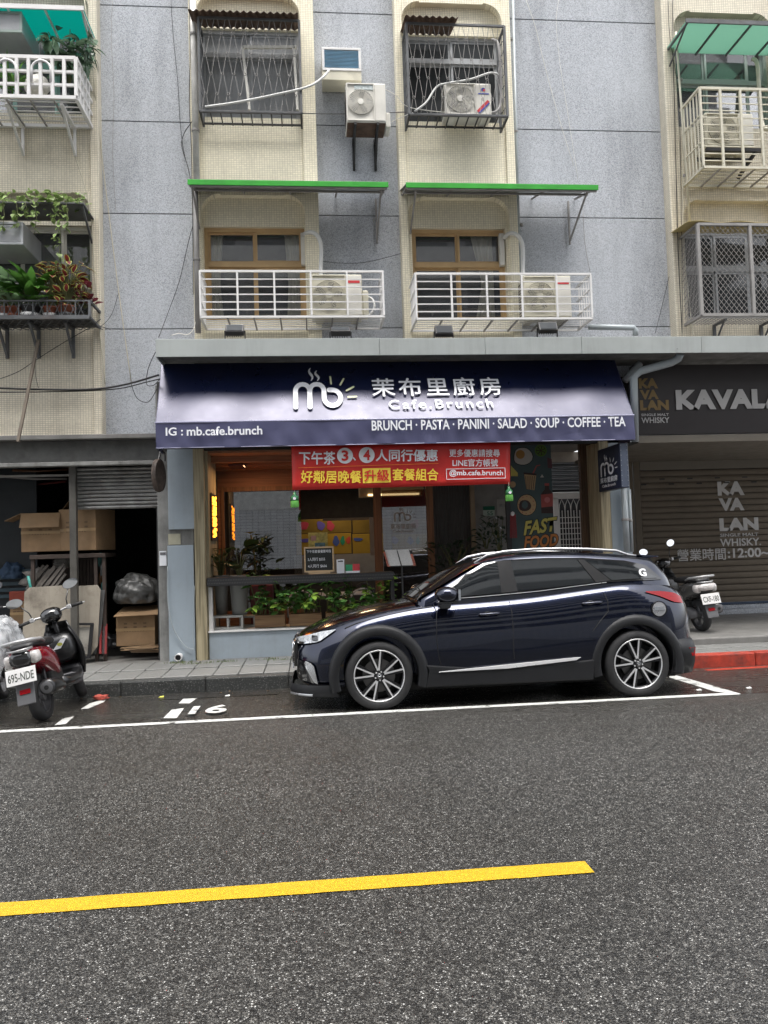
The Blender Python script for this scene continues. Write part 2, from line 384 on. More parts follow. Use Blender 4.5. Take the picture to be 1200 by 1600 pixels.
DGLASS = M('dark_window_glass', (.035,.038,.04), .05, var=0, spec=.6)
GLASS = glassmat('window_glass', (.75,.78,.78), .10)
SCREEN = glassmat('screened_glass', (.97,.97,.97), .06, .10)
CAFEG = glassmat('cafe_glass', (.55,.55,.55), .16)
NAVY = M('navy_awning_cloth', (.004,.008,.034), .30, var=.1, vs=2, bump=.10, bs=7, ior=1.6)
NAVY.node_tree.nodes['Principled BSDF'].inputs['Specular Tint'].default_value = (.86,.84,1,1)
NAVYV = M('navy_valance_cloth', (.062,.064,.130), .5, var=.08, vs=3, bump=.25, bs=6)
WPRINT = M('white_print', (.80,.81,.84), .5, var=0)
YPRINT = M('pale_yellow_print', (.70,.72,.45), .5, var=0)
REDB = M('red_banner', (.62,.028,.022), .45, var=.06, bump=.2, bs=7)
GOLDY = M('yellow_print', (.85,.62,.06), .5, var=0)
YELLOWL = M('yellow_road_paint', (.66,.40,.012), .5, var=.12, vs=40, bump=.5, bs=260)
WHITEL = M('white_road_paint', (.62,.62,.59), .5, var=.15, vs=30, bump=.4, bs=260)
def wear(m, lo, hi, scale, dc=(.05,.048,.044)):
    t = m.node_tree; b = t.nodes['Principled BSDF']; ln = b.inputs['Base Color'].links[0]; src_ = ln.from_socket
    g = t.nodes.new('ShaderNodeNewGeometry'); n = t.nodes.new('ShaderNodeTexNoise'); n.inputs['Scale'].default_value = scale; n.inputs['Detail'].default_value = 8; n.inputs['Roughness'].default_value = .75; t.links.new(g.outputs['Position'], n.inputs['Vector'])
    r = t.nodes.new('ShaderNodeMapRange'); r.inputs['From Min'].default_value = lo; r.inputs['From Max'].default_value = hi; t.links.new(n.outputs['Fac'], r.inputs['Value'])
    x = t.nodes.new('ShaderNodeMix'); x.data_type = 'RGBA'; t.links.new(r.outputs[0], x.inputs[0]); t.links.new(src_, x.inputs[6]); x.inputs[7].default_value = dc+(1,); t.links.new(x.outputs[2], b.inputs['Base Color'])
wear(WHITEL, .56, .62, 7.); wear(YELLOWL, .66, .74, 30., (.35,.24,.03))
CARD = M('brown_cardboard', (.25,.16,.085), .85, var=.15, dirt=.35, dcol=(.15,.09,.05))
RUBBER = M('tyre_rubber', (.022,.022,.023), .75, var=.15, bump=.1, bs=90)
WIREB = M('black_cable', (.015,.015,.015), .5, var=0)
WIREW = M('pale_cable', (.50,.46,.36), .6, var=.1)

# ------------------------------------------------------------------ ground, road, pavement
MB().box(-120, 120, -90, 120, -.6, -.5).build('ground', M('earth', (.12,.11,.10), .9, obj=True), kind='structure')
mb = MB(); ys = [-4, -2, 0, 2, 4, 6, 7, 8, 9.329]
mb.grid([[(x, y, gz(y)) for x in (-60, -20, -8, 0, 8, 20, 60)] for y in ys]); mb.add([(-60,9.33,-.3),(60,9.33,-.3),(60,9.33,gz(9.329)),(-60,9.33,gz(9.329))], [(0,1,2,3)])
mb.build('road', ASPH, kind='structure')
KZ = gz(9.4)
def slab(name, x0, x1, y0, y1, mat, parent, top=None, th=.12, g=.004, bev=.006, jit=.002):
    z = (top if top is not None else gz((y0+y1)/2)) + random.uniform(-jit, jit)
    return MB().box(x0+g, x1-g, y0+g, y1-g, z-th, z).build(name, mat, parent, bevel=bev, bseg=1)
MB().grid([[(x, y, gz(y)+.002) for x in (-30, -8, 0, 8, 30)] for y in (7.38, 8, 9.325)]).build('parking_bay', specklemat('damp_asphalt', (.005,.0047,.004), (.055,.052,.046), 150, rough=.30, bump=.6, wet=.16, chips=(.35,.34,.31)), kind='structure')
MB().grid([[(x, y, gz(y)+.0065) for x in (-1.75+random.uniform(-.01,.01), -1.1, -.42)] for y in (8.86, 9.1, 9.32)]).build('asphalt_patch', specklemat('old_patch', (.006,.006,.005), (.045,.043,.04), 150, rough=.3, bump=.6, wet=.15, chips=(.2,.2,.19)), kind='structure')
pv = tag(MB().box(-20, 20, 9.36, 16.5, -.4, KZ-.03).build('pavement', DARKC), kind='structure')
k0 = atz(320, 1060, KZ).x
for i in range(-7, 10):      # kerb stones; red past the parked car
    x0 = k0 + i*.98
    red = x0 > 4.0
    o = MB().box(x0+.003, x0+.977, 9.34, 9.49, -.35, KZ+random.uniform(-.003, .003)).build('kerb_stone', REDK if red else KERB, pv, bevel=.018)
    if red: o['label'] = 'red painted kerb stone'
j0 = atz(291, 1058, KZ).x
for i in range(-13, 14):
    x0 = j0 + i*.305
    for (a, b) in ((9.49, 10.09), (10.09, 10.74)): slab('paving_slab', x0, x0+.305, a, b, PAVE, pv, g=.005)
for i in range(0, 9):        # larger slabs to the right
    x0 = 4.1 + i*.6
    for (a, b) in ((9.49, 9.8), (9.8, 10.12)): slab('paving_slab', x0 + (.2 if a > 9.6 else 0), x0+.6 + (.2 if a > 9.6 else 0), a, b, PAVE, pv, g=.004)
MB().box(-20, -3.6, 9.49, 10.74, -.2, KZ+.01).build('paving_margin', PAVE, pv)
MB().box(9.6, 20, 9.49, 10.12, -.2, KZ+.01).build('paving_margin', PAVE, pv)
# raised arcade floor before the whisky shop
fl = tag(MB().box(4.75, 20, 10.12, 13.9, -.2, .19).build('arcade_floor', CONCL, bevel=.02), kind='structure')
MB().box(4.9, 20, 13.0, 13.9, .19, .27).build('step', GRAN, fl, bevel=.01); MB().box(4.9, 20, 13.18, 13.9, .27, .36).build('step', GRAN, fl, bevel=.01)
tag(MB().box(-20, 4.75, 10.74, 16.4, -.2, .105).build('indoor_floor', M('wet_cement_floor', (.16,.155,.145), .5, var=.3, dirt=.6)), kind='structure')
for i, (px, py, g_) in enumerate([(310,1035,.03),(280,1034,.05),(348,1032,.03),(420,1028,.03),(440,1029,.02)]):
    p = atz(px, py, .12); q = MB()
    for k in range(60):
        x, y = p.x+random.gauss(0, .10), p.y-.03+random.gauss(0, .02); h = random.uniform(.005, g_)
        a = random.uniform(0, 6.28); q.add([(x,y,.10),(x+.01*math.cos(a),y+.01*math.sin(a),.105),(x+.012*math.cos(a+1),y,.11+h)], [(0,1,2)])
    q.build('moss', M('moss', (.10,.14,.03), .9), kind='stuff')

# painted markings (parts of the road surface: thin sheets of paint)
def roadpoly(pts, name, mat, up=.004, wob=0.):
    P = [atz(x, y, 0) for x, y in pts]; Q = []
    for p, (x, y) in zip(P, pts):
        for _ in range(3): p = atz(x, y, gz(p.y)+up)
        Q.append(p)
    return MB().add(Q, [tuple(range(len(Q)))]).build(name, mat, kind='structure')
def strip(x0, x1, yc, wd, n, mat, name, jag=0.004):
    a, b = [], []
    for i in range(n+1):
        x = x0+(x1-x0)*i/n
        y0, y1 = yc-wd/2+random.uniform(-jag, jag), yc+wd/2+random.uniform(-jag, jag)
        a.append((x, y0, gz(y0)+.004)); b.append((x, y1, gz(y1)+.004))
    return MB().grid([a, b]).build(name, mat, kind='structure')
ypts = atz(932, 1356, 0)
strip(-30, ypts.x-.03, 3.65, .135, 300, YELLOWL, 'yellow_line', .0025)
strip(-30, 4.2, 7.42, .12, 240, WHITEL, 'parking_line')
roadpoly([(1046,1054.5),(1060,1056),(1158,1084),(1148,1085),(1116,1080),(1046,1058.5)], 'parking_end_line', WHITEL)
roadpoly([(255,1122),(268,1109),(288,1106),(276,1122)], 'parking_divider', WHITEL, .008)
roadpoly([(279,1099),(290,1088),(318,1082),(312,1088),(296,1099)], 'parking_divider', WHITEL)
roadpoly([(85,1133),(98,1123),(116,1119),(103,1131)], 'parking_divider', WHITEL, .008)
roadpoly([(126,1108),(140,1099),(168,1091),(162,1097),(138,1107)], 'parking_divider', WHITEL)
roadpoly([(1100,1046),(1200,1040),(1200,1043),(1106,1048)], 'red_gutter_paint', REDK)
a, b_, c = atz(293, 1118, -.01), atz(352, 1115, -.01), atz(303, 1105, -.01)
text('16', 'bay_number', WHITEL, None, a, b_, c, bold=.03, depth=.012, kind='structure')

# ------------------------------------------------------------------ the apartment building
bld = thing('apartment_building', 'grey granite and cream mosaic tiled apartment block with caged windows above the shops', 'building', (1.3, 11, 0))
YG, YB, YS, YN, YW = 11.0, 10.8, 10.83, 10.93, 10.98
seams = [3.0, 4.756, 6.42, 7.769, 9.478, 11.1, 12.9]
for x0, x1 in ((-7.2, -4.75), (-2.86, -1.56), (.2, 1.43), (3.1, 5.6), (7.4, 9.6)):
    for a, b in zip(seams, seams[1:]):
        if x0 > -2 and a == 3.0: a = 3.3
        MB().box(x0, x1, YG, YG+.12, a+.007, b-.007).build('granite_panel', GRAN, bld, bevel=.004, bseg=1)
COLS = [(-4.75, -2.83), (-1.56, .218), (1.40, 3.125), (5.47, 7.40)]
NICHE = [(-4.6, at(143,400,10.8).x), (at(315,400,10.8).x, at(478,400,10.8).x), (at(640,400,10.8).x, at(798,400,10.8).x), (at(1071,400,10.8).x, 7.22)]
FZ = [(4.83, 6.21, 6.63), (7.76, 9.14, 9.56), (10.69, 12.07, 12.49)]    # window bottom, window top, niche top
for ci, ((c0, c1), (n0, n1)) in enumerate(zip(COLS, NICHE)):
    tm = TILEO if ci in (0, 3) else TILE
    zb = 3.15 if ci == 0 else 4.2
    MB().box(c0, n0, YB, YG+.1, zb, 12.9).build('tiled_pilaster', tm, bld, bevel=.008, bseg=1)
    MB().box(n1, c1, YB, YG+.1, zb, 12.9).build('tiled_pilaster', tm, bld, bevel=.008, bseg=1)
    prev = zb
    for (wz0, wz1, nt_) in FZ:
        # spandrel under the window, lintel with rounded corners over the niche
        MB().box(n0, n1, YS, YG+.1, prev, wz0).build('tiled_spandrel', tm, bld)
        MB().box(n0, n1, YN, YG+.1, wz1, nt_).build('niche_infill', tm, bld)
        r = .27
        for sx, cx in ((1, n0), (-1, n1)):
            pts = [(cx, nt_), (cx, nt_-r)] + [(cx+sx*r*(1-math.cos(R_(t))), nt_-r+r*math.sin(R_(t))) for t in range(10, 91, 10)]
            MB().prism(pts, YB+.001, YN+.01).build('niche_corner', tm, bld)
        prev = nt_
def window(ci, fi, fm, px0, px1, transom=None, mull=(.5,), pane=None, curt=(), fw=.05, Y=YW):
    n0, n1 = NICHE[ci]; z0, z1, _ = FZ[fi]
    x0 = at(px0, 450 if fi == 0 else 100, Y).x if px0 is not None else n0; x1 = at(px1, 450 if fi == 0 else 100, Y).x if px1 is not None else n1
    m = MB()
    m.box(x0, x0+fw, Y, Y+.08, z0, z1); m.box(x1-fw, x1, Y, Y+.08, z0, z1); m.box(x0+fw, x1-fw, Y, Y+.08, z1-fw, z1); m.box(x0+fw, x1-fw, Y, Y+.08, z0, z0+fw)
    f = m.build('window', fm, bld)
    zt = z1-(z1-z0)*transom if transom else None
    if zt: MB().box(x0+fw, x1-fw, Y-.01, Y+.07, zt-.035, zt+.035).build('transom', fm, f)
    xs = [x0+fw] + [x0+(x1-x0)*t for t in mull] + [x1-fw]
    rows = [(z0+fw, zt-.035), (zt+.035, z1-fw)] if zt else [(z0+fw, z1-fw)]
    for (a, b) in rows:
        for k in range(len(xs)-1):
            u, v = xs[k], xs[k+1]; yo = .015 if k % 2 else .04
            q = MB(); t = .032
            q.box(u, u+t, Y+yo, Y+yo+.02, a, b); q.box(v-t, v, Y+yo, Y+yo+.02, a, b); q.box(u+t, v-t, Y+yo, Y+yo+.02, a, a+t); q.box(u+t, v-t, Y+yo, Y+yo+.02, b-t, b)
            q.build('sash', fm, f)
            MB().box(u+t, v-t, Y+yo+.008, Y+yo+.012, a+t, b-t).build('pane', pane or SCREEN, f)
    if x0 > n0+.01: MB().box(n0, x0, YS+.02, YG+.1, z0, z1).build('reveal', TILE, bld)
    if x1 < n1-.01: MB().box(x1, n1, YS+.02, YG+.1, z0, z1).build('reveal', TILE, bld)
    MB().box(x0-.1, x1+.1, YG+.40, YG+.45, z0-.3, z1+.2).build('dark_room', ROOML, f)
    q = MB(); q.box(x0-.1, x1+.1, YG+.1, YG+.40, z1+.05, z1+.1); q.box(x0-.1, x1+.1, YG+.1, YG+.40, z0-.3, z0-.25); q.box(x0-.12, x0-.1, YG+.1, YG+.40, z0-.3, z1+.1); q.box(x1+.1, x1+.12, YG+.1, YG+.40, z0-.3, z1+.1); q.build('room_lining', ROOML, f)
    for (u, v, sw) in curt:
        a, b = x0+(x1-x0)*u, x0+(x1-x0)*v; rows_ = []
        for i in range(9):
            zz = z0+.02+(z1-z0-.06)*i/8; k = abs(i/8-.45)
            w_ = 1-(.45-k)*sw
            rows_.append([(a+(b-a)*(j/24)*w_ if u < .4 else b-(b-a)*(1-j/24)*w_, Y+.13+.02*math.sin(j*1.35), zz) for j in range(25)])
        MB().grid(rows_).build('curtain', CURT, f, smooth=True)
    return f
window(1, 0, BEIGEF, 321, 478, .385, (.5,), SCREEN, [(.02, .17, .5), (.80, .98, .3)])
window(2, 0, BEIGEF, 644, 790, .385, (.5,), SCREEN, [(.68, .90, .9)])
window(1, 1, GREYF, None, None, .27, (.5,), FROST)
window(2, 1, GREYF, None, None, .27, (.5,), DGLASS)
window(0, 1, M('mint_frame', (.30,.50,.44), .4, dirt=.2), None, None, .45, (.35, .7), SCREEN)
window(0, 0, WHITEP, None, None, .62, (.4, .74), SCREEN)
window(3, 1, GREENF, None, None, .42, (.36, .8), SCREEN)
window(3, 0, GREYF, None, None, .42, (.36, .7), DGLASS)
for ci in range(4): window(ci, 2, GREYF, None, None, .3, (.5,), FROST)
# ------------------------------------------------------------------ facade bits: cages, grilles, canopies
def rect_cage(name, label, cat, px, Yf, Yb, mat, nv, nh, bw=.028, hb=.014, floor=True, group='white metal balcony racks under the windows', sides=True, arches=False, side_v=6):
    X0, X1, Z0, Z1 = px
    t = thing(name, label, cat, (X0, Yb, Z0), group)
    m = MB()
    for (a, b) in (((X0,Yf,Z0),(X1,Yf,Z0)), ((X0,Yf,Z1),(X1,Yf,Z1)), ((X0,Yf,Z0-.002),(X0,Yb,Z0-.002)), ((X1,Yf,Z0-.002),(X1,Yb,Z0-.002)), ((X0,Yf,Z1+.002),(X0,Yb,Z1+.002)), ((X1,Yf,Z1+.002),(X1,Yb,Z1+.002)), ((X0,Yb,Z0),(X1,Yb,Z0))):
        m.bar(a, b, bw)
    m.build('frame', mat, t)
    src = None
    for i in range(nv+1):
        x = X0+(X1-X0)*i/nv
        if src is None: src = MB().bar((x,Yf-.003,Z0+bw/2),(x,Yf-.003,Z1-bw/2), bw*.9).build('upright', mat, t)
        else: inst(src, t, (x, Yf-.003, (Z0+Z1)/2))
    src = None
    for i in range(1, nh):
        z = Z0+(Z1-Z0)*i/nh
        if src is None: src = MB().bar((X0,Yf+.012,z),(X1,Yf+.012,z), hb).build('rail', mat, t)
        else: inst(src, t, ((X0+X1)/2, Yf+.012, z))
    if sides:
        for x in (X0, X1):
            for i in range(1, side_v):
                y = Yf+(Yb-Yf)*i/side_v
                MB().bar((x, y, Z0), (x, y, Z1), hb*1.2).build('side_bar', mat, t)
            for k in (1, 2): MB().bar((x, Yf, Z0+(Z1-Z0)*k/3), (x, Yb, Z0+(Z1-Z0)*k/3), hb*1.3).build('side_rail', mat, t)
    if floor:
        n = 6; src = None
        for i in range(1, n):
            y = Yf+(Yb-Yf)*i/n
            if src is None: src = MB().box(X0+.01, X1-.01, y-.012, y+.012, Z0+.006, Z0+.012).build('floor_slat', mat, t)
            else: inst(src, t, ((X0+X1)/2, y, Z0+.009))
        for i in range(1, 7):
            x = X0+(X1-X0)*i/7
            MB().bar((x, Yf, Z0-.012), (x, Yb, Z0-.012), .02).build('cross_bearer', IRONL, t)
    return t
YC = 10.22
r1 = rc(313, 424, 599, 498, YC); r2 = rc(650, 428, 924, 500, YC)
r1 = (r1[0], r1[1], at(455, 495, YC).z, at(455, 424, YC).z); r2 = (r2[0], r2[1], at(787, 498, YC).z, at(787, 428, YC).z)
rect_cage('balcony_rack', 'white metal rack with a cream air conditioner, under the left wooden framed window', 'balcony rack', r1, YC, YB-.01, WHITE, 5, 6)
rect_cage('balcony_rack', 'white metal rack with a cream air conditioner, under the right wooden framed window', 'balcony rack', r2, YC, YB-.01, WHITE, 5, 6)
# upper left balcony with arches
YL = 10.1
X0, X1 = -5.0, at(119, 130, YL).x; Z0, Z1 = at(60, 152, YL).z, at(60, 90, YL).z
t = rect_cage('balcony_rack', 'white balcony rail with arched loops and hanging plants at the top left corner', 'balcony rack', (X0, X1, Z0, Z1), YL, YB-.01, WHITE, 14, 3, bw=.045, hb=.032, side_v=5)
for k, cx in enumerate((at(11,100,YL).x, at(65,100,YL).x, at(65,100,YL).x-.86)):
    pts = [(cx+.12*math.cos(R_(a)), YL-.02, Z1-.17+.12*math.sin(R_(a))) for a in range(0, 181, 20)]
    MB().tube([(cx+.12, YL-.02, Z0+.2)]+pts+[(cx-.12, YL-.02, Z0+.2)], .017, 6).build('arch_loop', WHITE, t, smooth=True)
for px in (5, 92): 
    x = at(px, 170, YL).x
    m = MB(); m.bar((x, YL+.1, Z0-.03), (x, YB, Z0-.03), .04); m.bar((x, YL+.1, Z0-.03), (x, YB, Z0-.42), .03); m.bar((x, YB-.02, Z0-.03), (x, YB-.02, Z0-.42), .035); m.build('wall_bracket', WHITE, t)
# upper right balcony
YR = 10.22
rX0, rZ0, rZ1 = at(1096, 200, YR).x, at(1140, 262, YR).z, at(1140, 139, YR).z
rect_cage('balcony_rack', 'tall cream railed balcony rack holding an air conditioner at the top right', 'balcony rack', (rX0, 7.5, rZ0, rZ1), YR, YB-.01, CREAMP, 6, 11, bw=.035, hb=.014)

def mesh_cage(name, label, px, Yf, mat):
    X0, X1, Z0, Z1 = px; t = thing(name, label, 'window cage', (X0, YB, Z0))
    m = MB()
    for x in (X0, (X0+X1)/2-.12, X1):
        m.bar((x, Yf, Z0), (x, Yf, Z1), .045)
    for z in (Z0, Z1): m.bar((X0, Yf, z), (X1, Yf, z), .04); m.bar((X0, Yf, z), (X0, YB, z), .035); m.bar((X1, Yf, z), (X1, YB, z), .035)
    m.build('frame', mat, t)
    m = MB(); s = .075; h = Z1-Z0
    k = -int(h/s)-1
    while X0+k*s < X1:
        for sg in (1, -1):
            a0, b0 = (X0+k*s, Z0) if sg > 0 else (X0+k*s, Z1)
            # slope 1.25
            dx = h/1.25; u0, u1 = 0., 1.
            if a0 < X0: u0 = (X0-a0)/dx
            if a0+dx > X1: u1 = (X1-a0)/dx
            if u1 > u0: m.bar((a0+dx*u0, Yf+.004*sg, b0+sg*h*u0), (a0+dx*u1, Yf+.004*sg, b0+sg*h*u1), .005)
        k += 1
    m.build('wire_mesh', IRONL, t, kind='stuff')
    m = MB(); y = Yf
    for i in range(1, 12): m.bar((X0, Yf+(YB-Yf)*i/12, Z0+.02), (X0, min(YB, Yf+(YB-Yf)*i/12+.0), Z1), .006)
    for i in range(14): m.bar((X0, Yf, Z1-(Z1-Z0)*i/14), (X0, YB, Z1-(Z1-Z0)*(i+2)/14 if i < 12 else Z0), .006)
    m.build('side_mesh', IRONL, t, kind='stuff')
    m = MB()
    for i in range(30): m.bar((X0+(X1-X0)*i/30, Yf, Z0), (X0+(X1-X0)*i/30, YB, Z0), .006)
    for i in range(8): m.bar((X0, Yf+(YB-Yf)*i/8, Z0), (X1, Yf+(YB-Yf)*i/8, Z0), .006)
    m.build('floor_mesh', IRONL, t, kind='stuff')
    for px_ in (1115, 1188):
        x = at(px_, 515, YB).x; m = MB(); m.bar((x, Yf+.15, Z0-.02), (x, YB, Z0-.02), .03); m.bar((x, YB-.02, Z0-.02), (x, YB-.02, Z0-.3), .04); m.bar((x, Yf+.2, Z0-.02), (x, YB-.02, Z0-.3), .02); m.build('wall_bracket', RUSTG, t)
    q = MB(); q.grid([[(X0-.15+ (X1-X0+.2)*i/20, Yf-.02, Z1+.03+.012*math.sin(i)) for i in range(21)], [(X0-.15+(X1-X0+.2)*i/20, YB, Z1+.08+.01*math.sin(i*1.3)) for i in range(21)]]); q.build('yellowed_sheet', M('yellowed_plastic', (.50,.40,.18), .5), t, solid=.008)
    return t
mesh_cage('window_cage', 'diamond wire mesh cage with yellowed cover over the window at the right edge', (at(1093, 420, 10.3).x, 7.4, at(1140, 492, 10.3).z, at(1140, 351, 10.3).z), 10.3, IRONL)

def ring_grille(label, px, Yf, rows, cols, roof):
    X0, X1, Z0, Z1 = px; t = thing('window_grille', label, 'window grille', (X0, YB, Z0))
    m = MB()
    for x in (X0, X1): m.bar((x, Yf, Z0), (x, Yf, Z1), .032); m.bar((x, Yf, Z0), (x, YB, Z0), .03); m.bar((x, Yf, Z1), (x, YB, Z1), .03); m.bar((x, YB-.02, Z0), (x, YB-.02, Z1), .03)
    for z in (Z0, Z1): m.bar((X0, Yf, z), (X1, Yf, z), .028)
    m.build('frame', RUSTG, t)
    # lattice: strands fan out between staggered rows of rings
    m = MB(); dx = (X1-X0)/cols; dz = (Z1-Z0)/(rows+.6)
    def cl(x): return min(max(x, X0), X1)
    for j in range(rows+1):
        z = Z1-dz*(j+.75); zn = max(Z0, z-dz)
        for i in range(-1, cols+2):
            x = X0+(i+(.5 if j % 2 else 0.05))*dx
            for s in (-1, 1):
                if j == 0 and X0 < x < X1: m.bar((x+s*.012, Yf+.004, z), (cl(x+s*dx*.36), Yf+.004, Z1), .0055)
                f = (z-zn)/dz; xa, xb = x+s*.012, x+s*(dx*.5*f-.012*f)
                if X0 <= xa <= X1 and X0-.01 <= xb <= X1+.01 and z > Z0: m.bar((xa, Yf+.004, z), (cl(xb), Yf+.004, zn), .0055)
            if z > Z0+.02 and X0 < x < X1:
                m.tube([(x+.017*math.cos(k*math.pi/4), Yf-.004, z+.017*math.sin(k*math.pi/4)) for k in range(9)], .0045, 4, cap=False)
    m.build('ring_lattice', IRONL, t, kind='stuff')
    m = MB()
    for x in (X0, X1):
        for i in range(1, 5):
            y = Yf+(YB-Yf)*i/5; m.bar((x, y, Z0), (x, y, Z1), .008)
        for i in range(1, 8): z = Z0+(Z1-Z0)*i/8; m.bar((x, Yf, z), (x, YB, z+.08), .007)
    m.build('side_bars', RUSTG, t, kind='stuff')
    m = MB()
    m.bar((X0, Yf+.30, Z0-.005), (X1, Yf+.30, Z0-.005), .022); m.bar((X0, Yf-.012, Z0-.02), (X1, Yf-.012, Z0-.02), .018)
    for i in range(11): x = X0+(X1-X0)*i/10; m.bar((x, Yf, Z0-.018), (x, Yf+.31, Z0-.018), .016)
    m.build('base_tray', DARKM, t)
    # corrugated roof
    a, b = roof; n = int((b-a)/.018); ra, rb = [], []
    for i in range(n+1):
        x = a+(b-a)*i/n; w_ = .016*math.sin(i*2*math.pi/5)
        ra.append((x, Yf-.12, Z1+.02+w_)); rb.append((x, YB+.05, Z1+.17+w_))
    MB().grid([ra, rb]).build('corrugated_roof', RUST, t, smooth=True, solid=.004)
    return t
g1 = (at(311, 100, 10.42).x, at(469, 100, 10.42).x, at(390, 175, 10.42).z, at(390, 30, 10.42).z)
ring_grille('weathered window grille with a full rusty corrugated roof at the top left of centre', g1, 10.42, 4, 9, (g1[0]-.12, g1[1]-.01))
g2 = (at(637, 100, 10.38).x, at(790, 100, 10.38).x, at(713, 180, 10.38).z, at(713, 39, 10.38).z)
ring_grille('grey window grille with a short broken rusty roof and an air conditioner inside', g2, 10.38, 4, 10, (g2[0]-.03, at(714, 35, 10.38).x))
q = thing('loose_frame', 'white metal sash frame leaning behind the left upper window grille', 'window frame', at(430, 180, 10.6)); Y=10.62
for (a, b, c, d) in ((379,74,464,74),(379,74,390,172),(459,74,465,172)): MB().bar(at(a,b,Y), at(c,d,Y), .035).build('rail', WHITEP, q)

# green edged rain canopies
def rain_canopy(label, pxl, pxr, pyl, pyr, brackets):
    Yf = 10.12; a, b = at(pxl, pyl, Yf), at(pxr, pyr, Yf); z = (a.z+b.z)/2
    t = thing('rain_canopy', label, 'canopy', ((a.x+b.x)/2, YB, z), 'green edged rain canopies')
    MB().box(a.x, b.x, Yf-.01, Yf, z-.03, z+.045).build('green_edge', GREENE, t, bevel=.004)
    MB().obox((a.x, Yf+.002, z+.02), (b.x-a.x, 0, 0), (0, .74, .25), (0, 0, .006)).build('roof_sheet', CLRS, t)
    m = MB(); m.bar((a.x+.02, Yf+.02, z-.03), (b.x-.02, Yf+.02, z-.03), .03); m.bar((a.x+.02, Yf+.35, z+.07), (b.x-.02, Yf+.35, z+.07), .025)
    m.build('purlins', IRONL, t)
    n = 4
    for i in range(n+1):
        x = a.x+.03+(b.x-a.x-.06)*i/n; MB().bar((x, Yf, z-.0), (x, 10.99, z+.24), .022).build('rafter', IRONL, t)
    for x in brackets:
        x = at(x, 310, 10.5).x; yb = YB if True else YG
        m = MB(); m.bar((x, Yf+.08, z-.03), (x, 10.98, z-.42), .022); m.bar((x, 10.96, z-.46), (x, 10.96, z+.2), .025); m.build('bracket', IRONL, t)
rain_canopy('green edged rain canopy over the left wooden framed window', 293, 607, 282, 293, (306, 592))
rain_canopy('green edged rain canopy over the right wooden framed window', 634, 935, 289, 295, (645, 905))
# translucent green canopy, top right, and the teal one top left
def sheet_canopy(label, x0, x1, z, Yf, mat, fm, rise=.2, nraf=4, grp=None):
    t = thing('window_canopy', label, 'canopy', ((x0+x1)/2, YB, z), grp)
    MB().obox((x0, Yf, z), (x1-x0, 0, 0), (0, YB+.1-Yf, rise), (0, 0, .008)).build('roof_sheet', mat, t)
    MB().box(x0-.01, x1+.01, Yf-.02, Yf, z-.03, z+.03).build('front_edge', fm, t)
    for i in range(nraf+1):
        x = x0+.02+(x1-x0-.04)*i/nraf; MB().bar((x, Yf, z-.02), (x, YB+.1, z+rise-.02), .025).build('rafter', fm, t)
    for x in (x0+.03, x1-.03): MB().bar((x, Yf+.08, z-.02), (x, YB+.05, z-.3), .02).build('strut', fm, t)
GREENS = bpy.data.materials.new('translucent_green'); GREENS.use_nodes = True; _t = GREENS.node_tree; _b = _t.nodes['Principled BSDF']; _b.inputs['Base Color'].default_value = (.34,.46,.40,1); _b.inputs['Roughness'].default_value = .4
_tl = _t.nodes.new('ShaderNodeBsdfTranslucent'); _tl.inputs[0].default_value = (.32,.50,.42,1); _mx = _t.nodes.new('ShaderNodeMixShader'); _mx.inputs[0].default_value = .75
_t.links.new(_b.outputs[0], _mx.inputs[1]); _t.links.new(_tl.outputs[0], _mx.inputs[2]); _t.links.new(_mx.outputs[0], _t.nodes['Material Output'].inputs[0])
TEALS = bpy.data.materials.new('translucent_teal'); TEALS.use_nodes = True; _t = TEALS.node_tree; _b = _t.nodes['Principled BSDF']; _b.inputs['Base Color'].default_value = (.01,.33,.30,1)
_tl = _t.nodes.new('ShaderNodeBsdfTranslucent'); _tl.inputs[0].default_value = (.02,.40,.36,1); _mx = _t.nodes.new('ShaderNodeMixShader'); _mx.inputs[0].default_value = .75
_t.links.new(_b.outputs[0], _mx.inputs[1]); _t.links.new(_tl.outputs[0], _mx.inputs[2]); _t.links.new(_mx.outputs[0], _t.nodes['Material Output'].inputs[0])
p = at(1072, 33, 10.2); sheet_canopy('pale green translucent canopy over the top right window', p.x, 7.5, p.z, 10.2, GREENS, RUSTG, rise=.0)
p = at(130, 14, 10.25); sheet_canopy('teal translucent canopy with white edge over the top left window', -4.8, p.x, p.z, 10.25, TEALS, WHITE, rise=-.02)
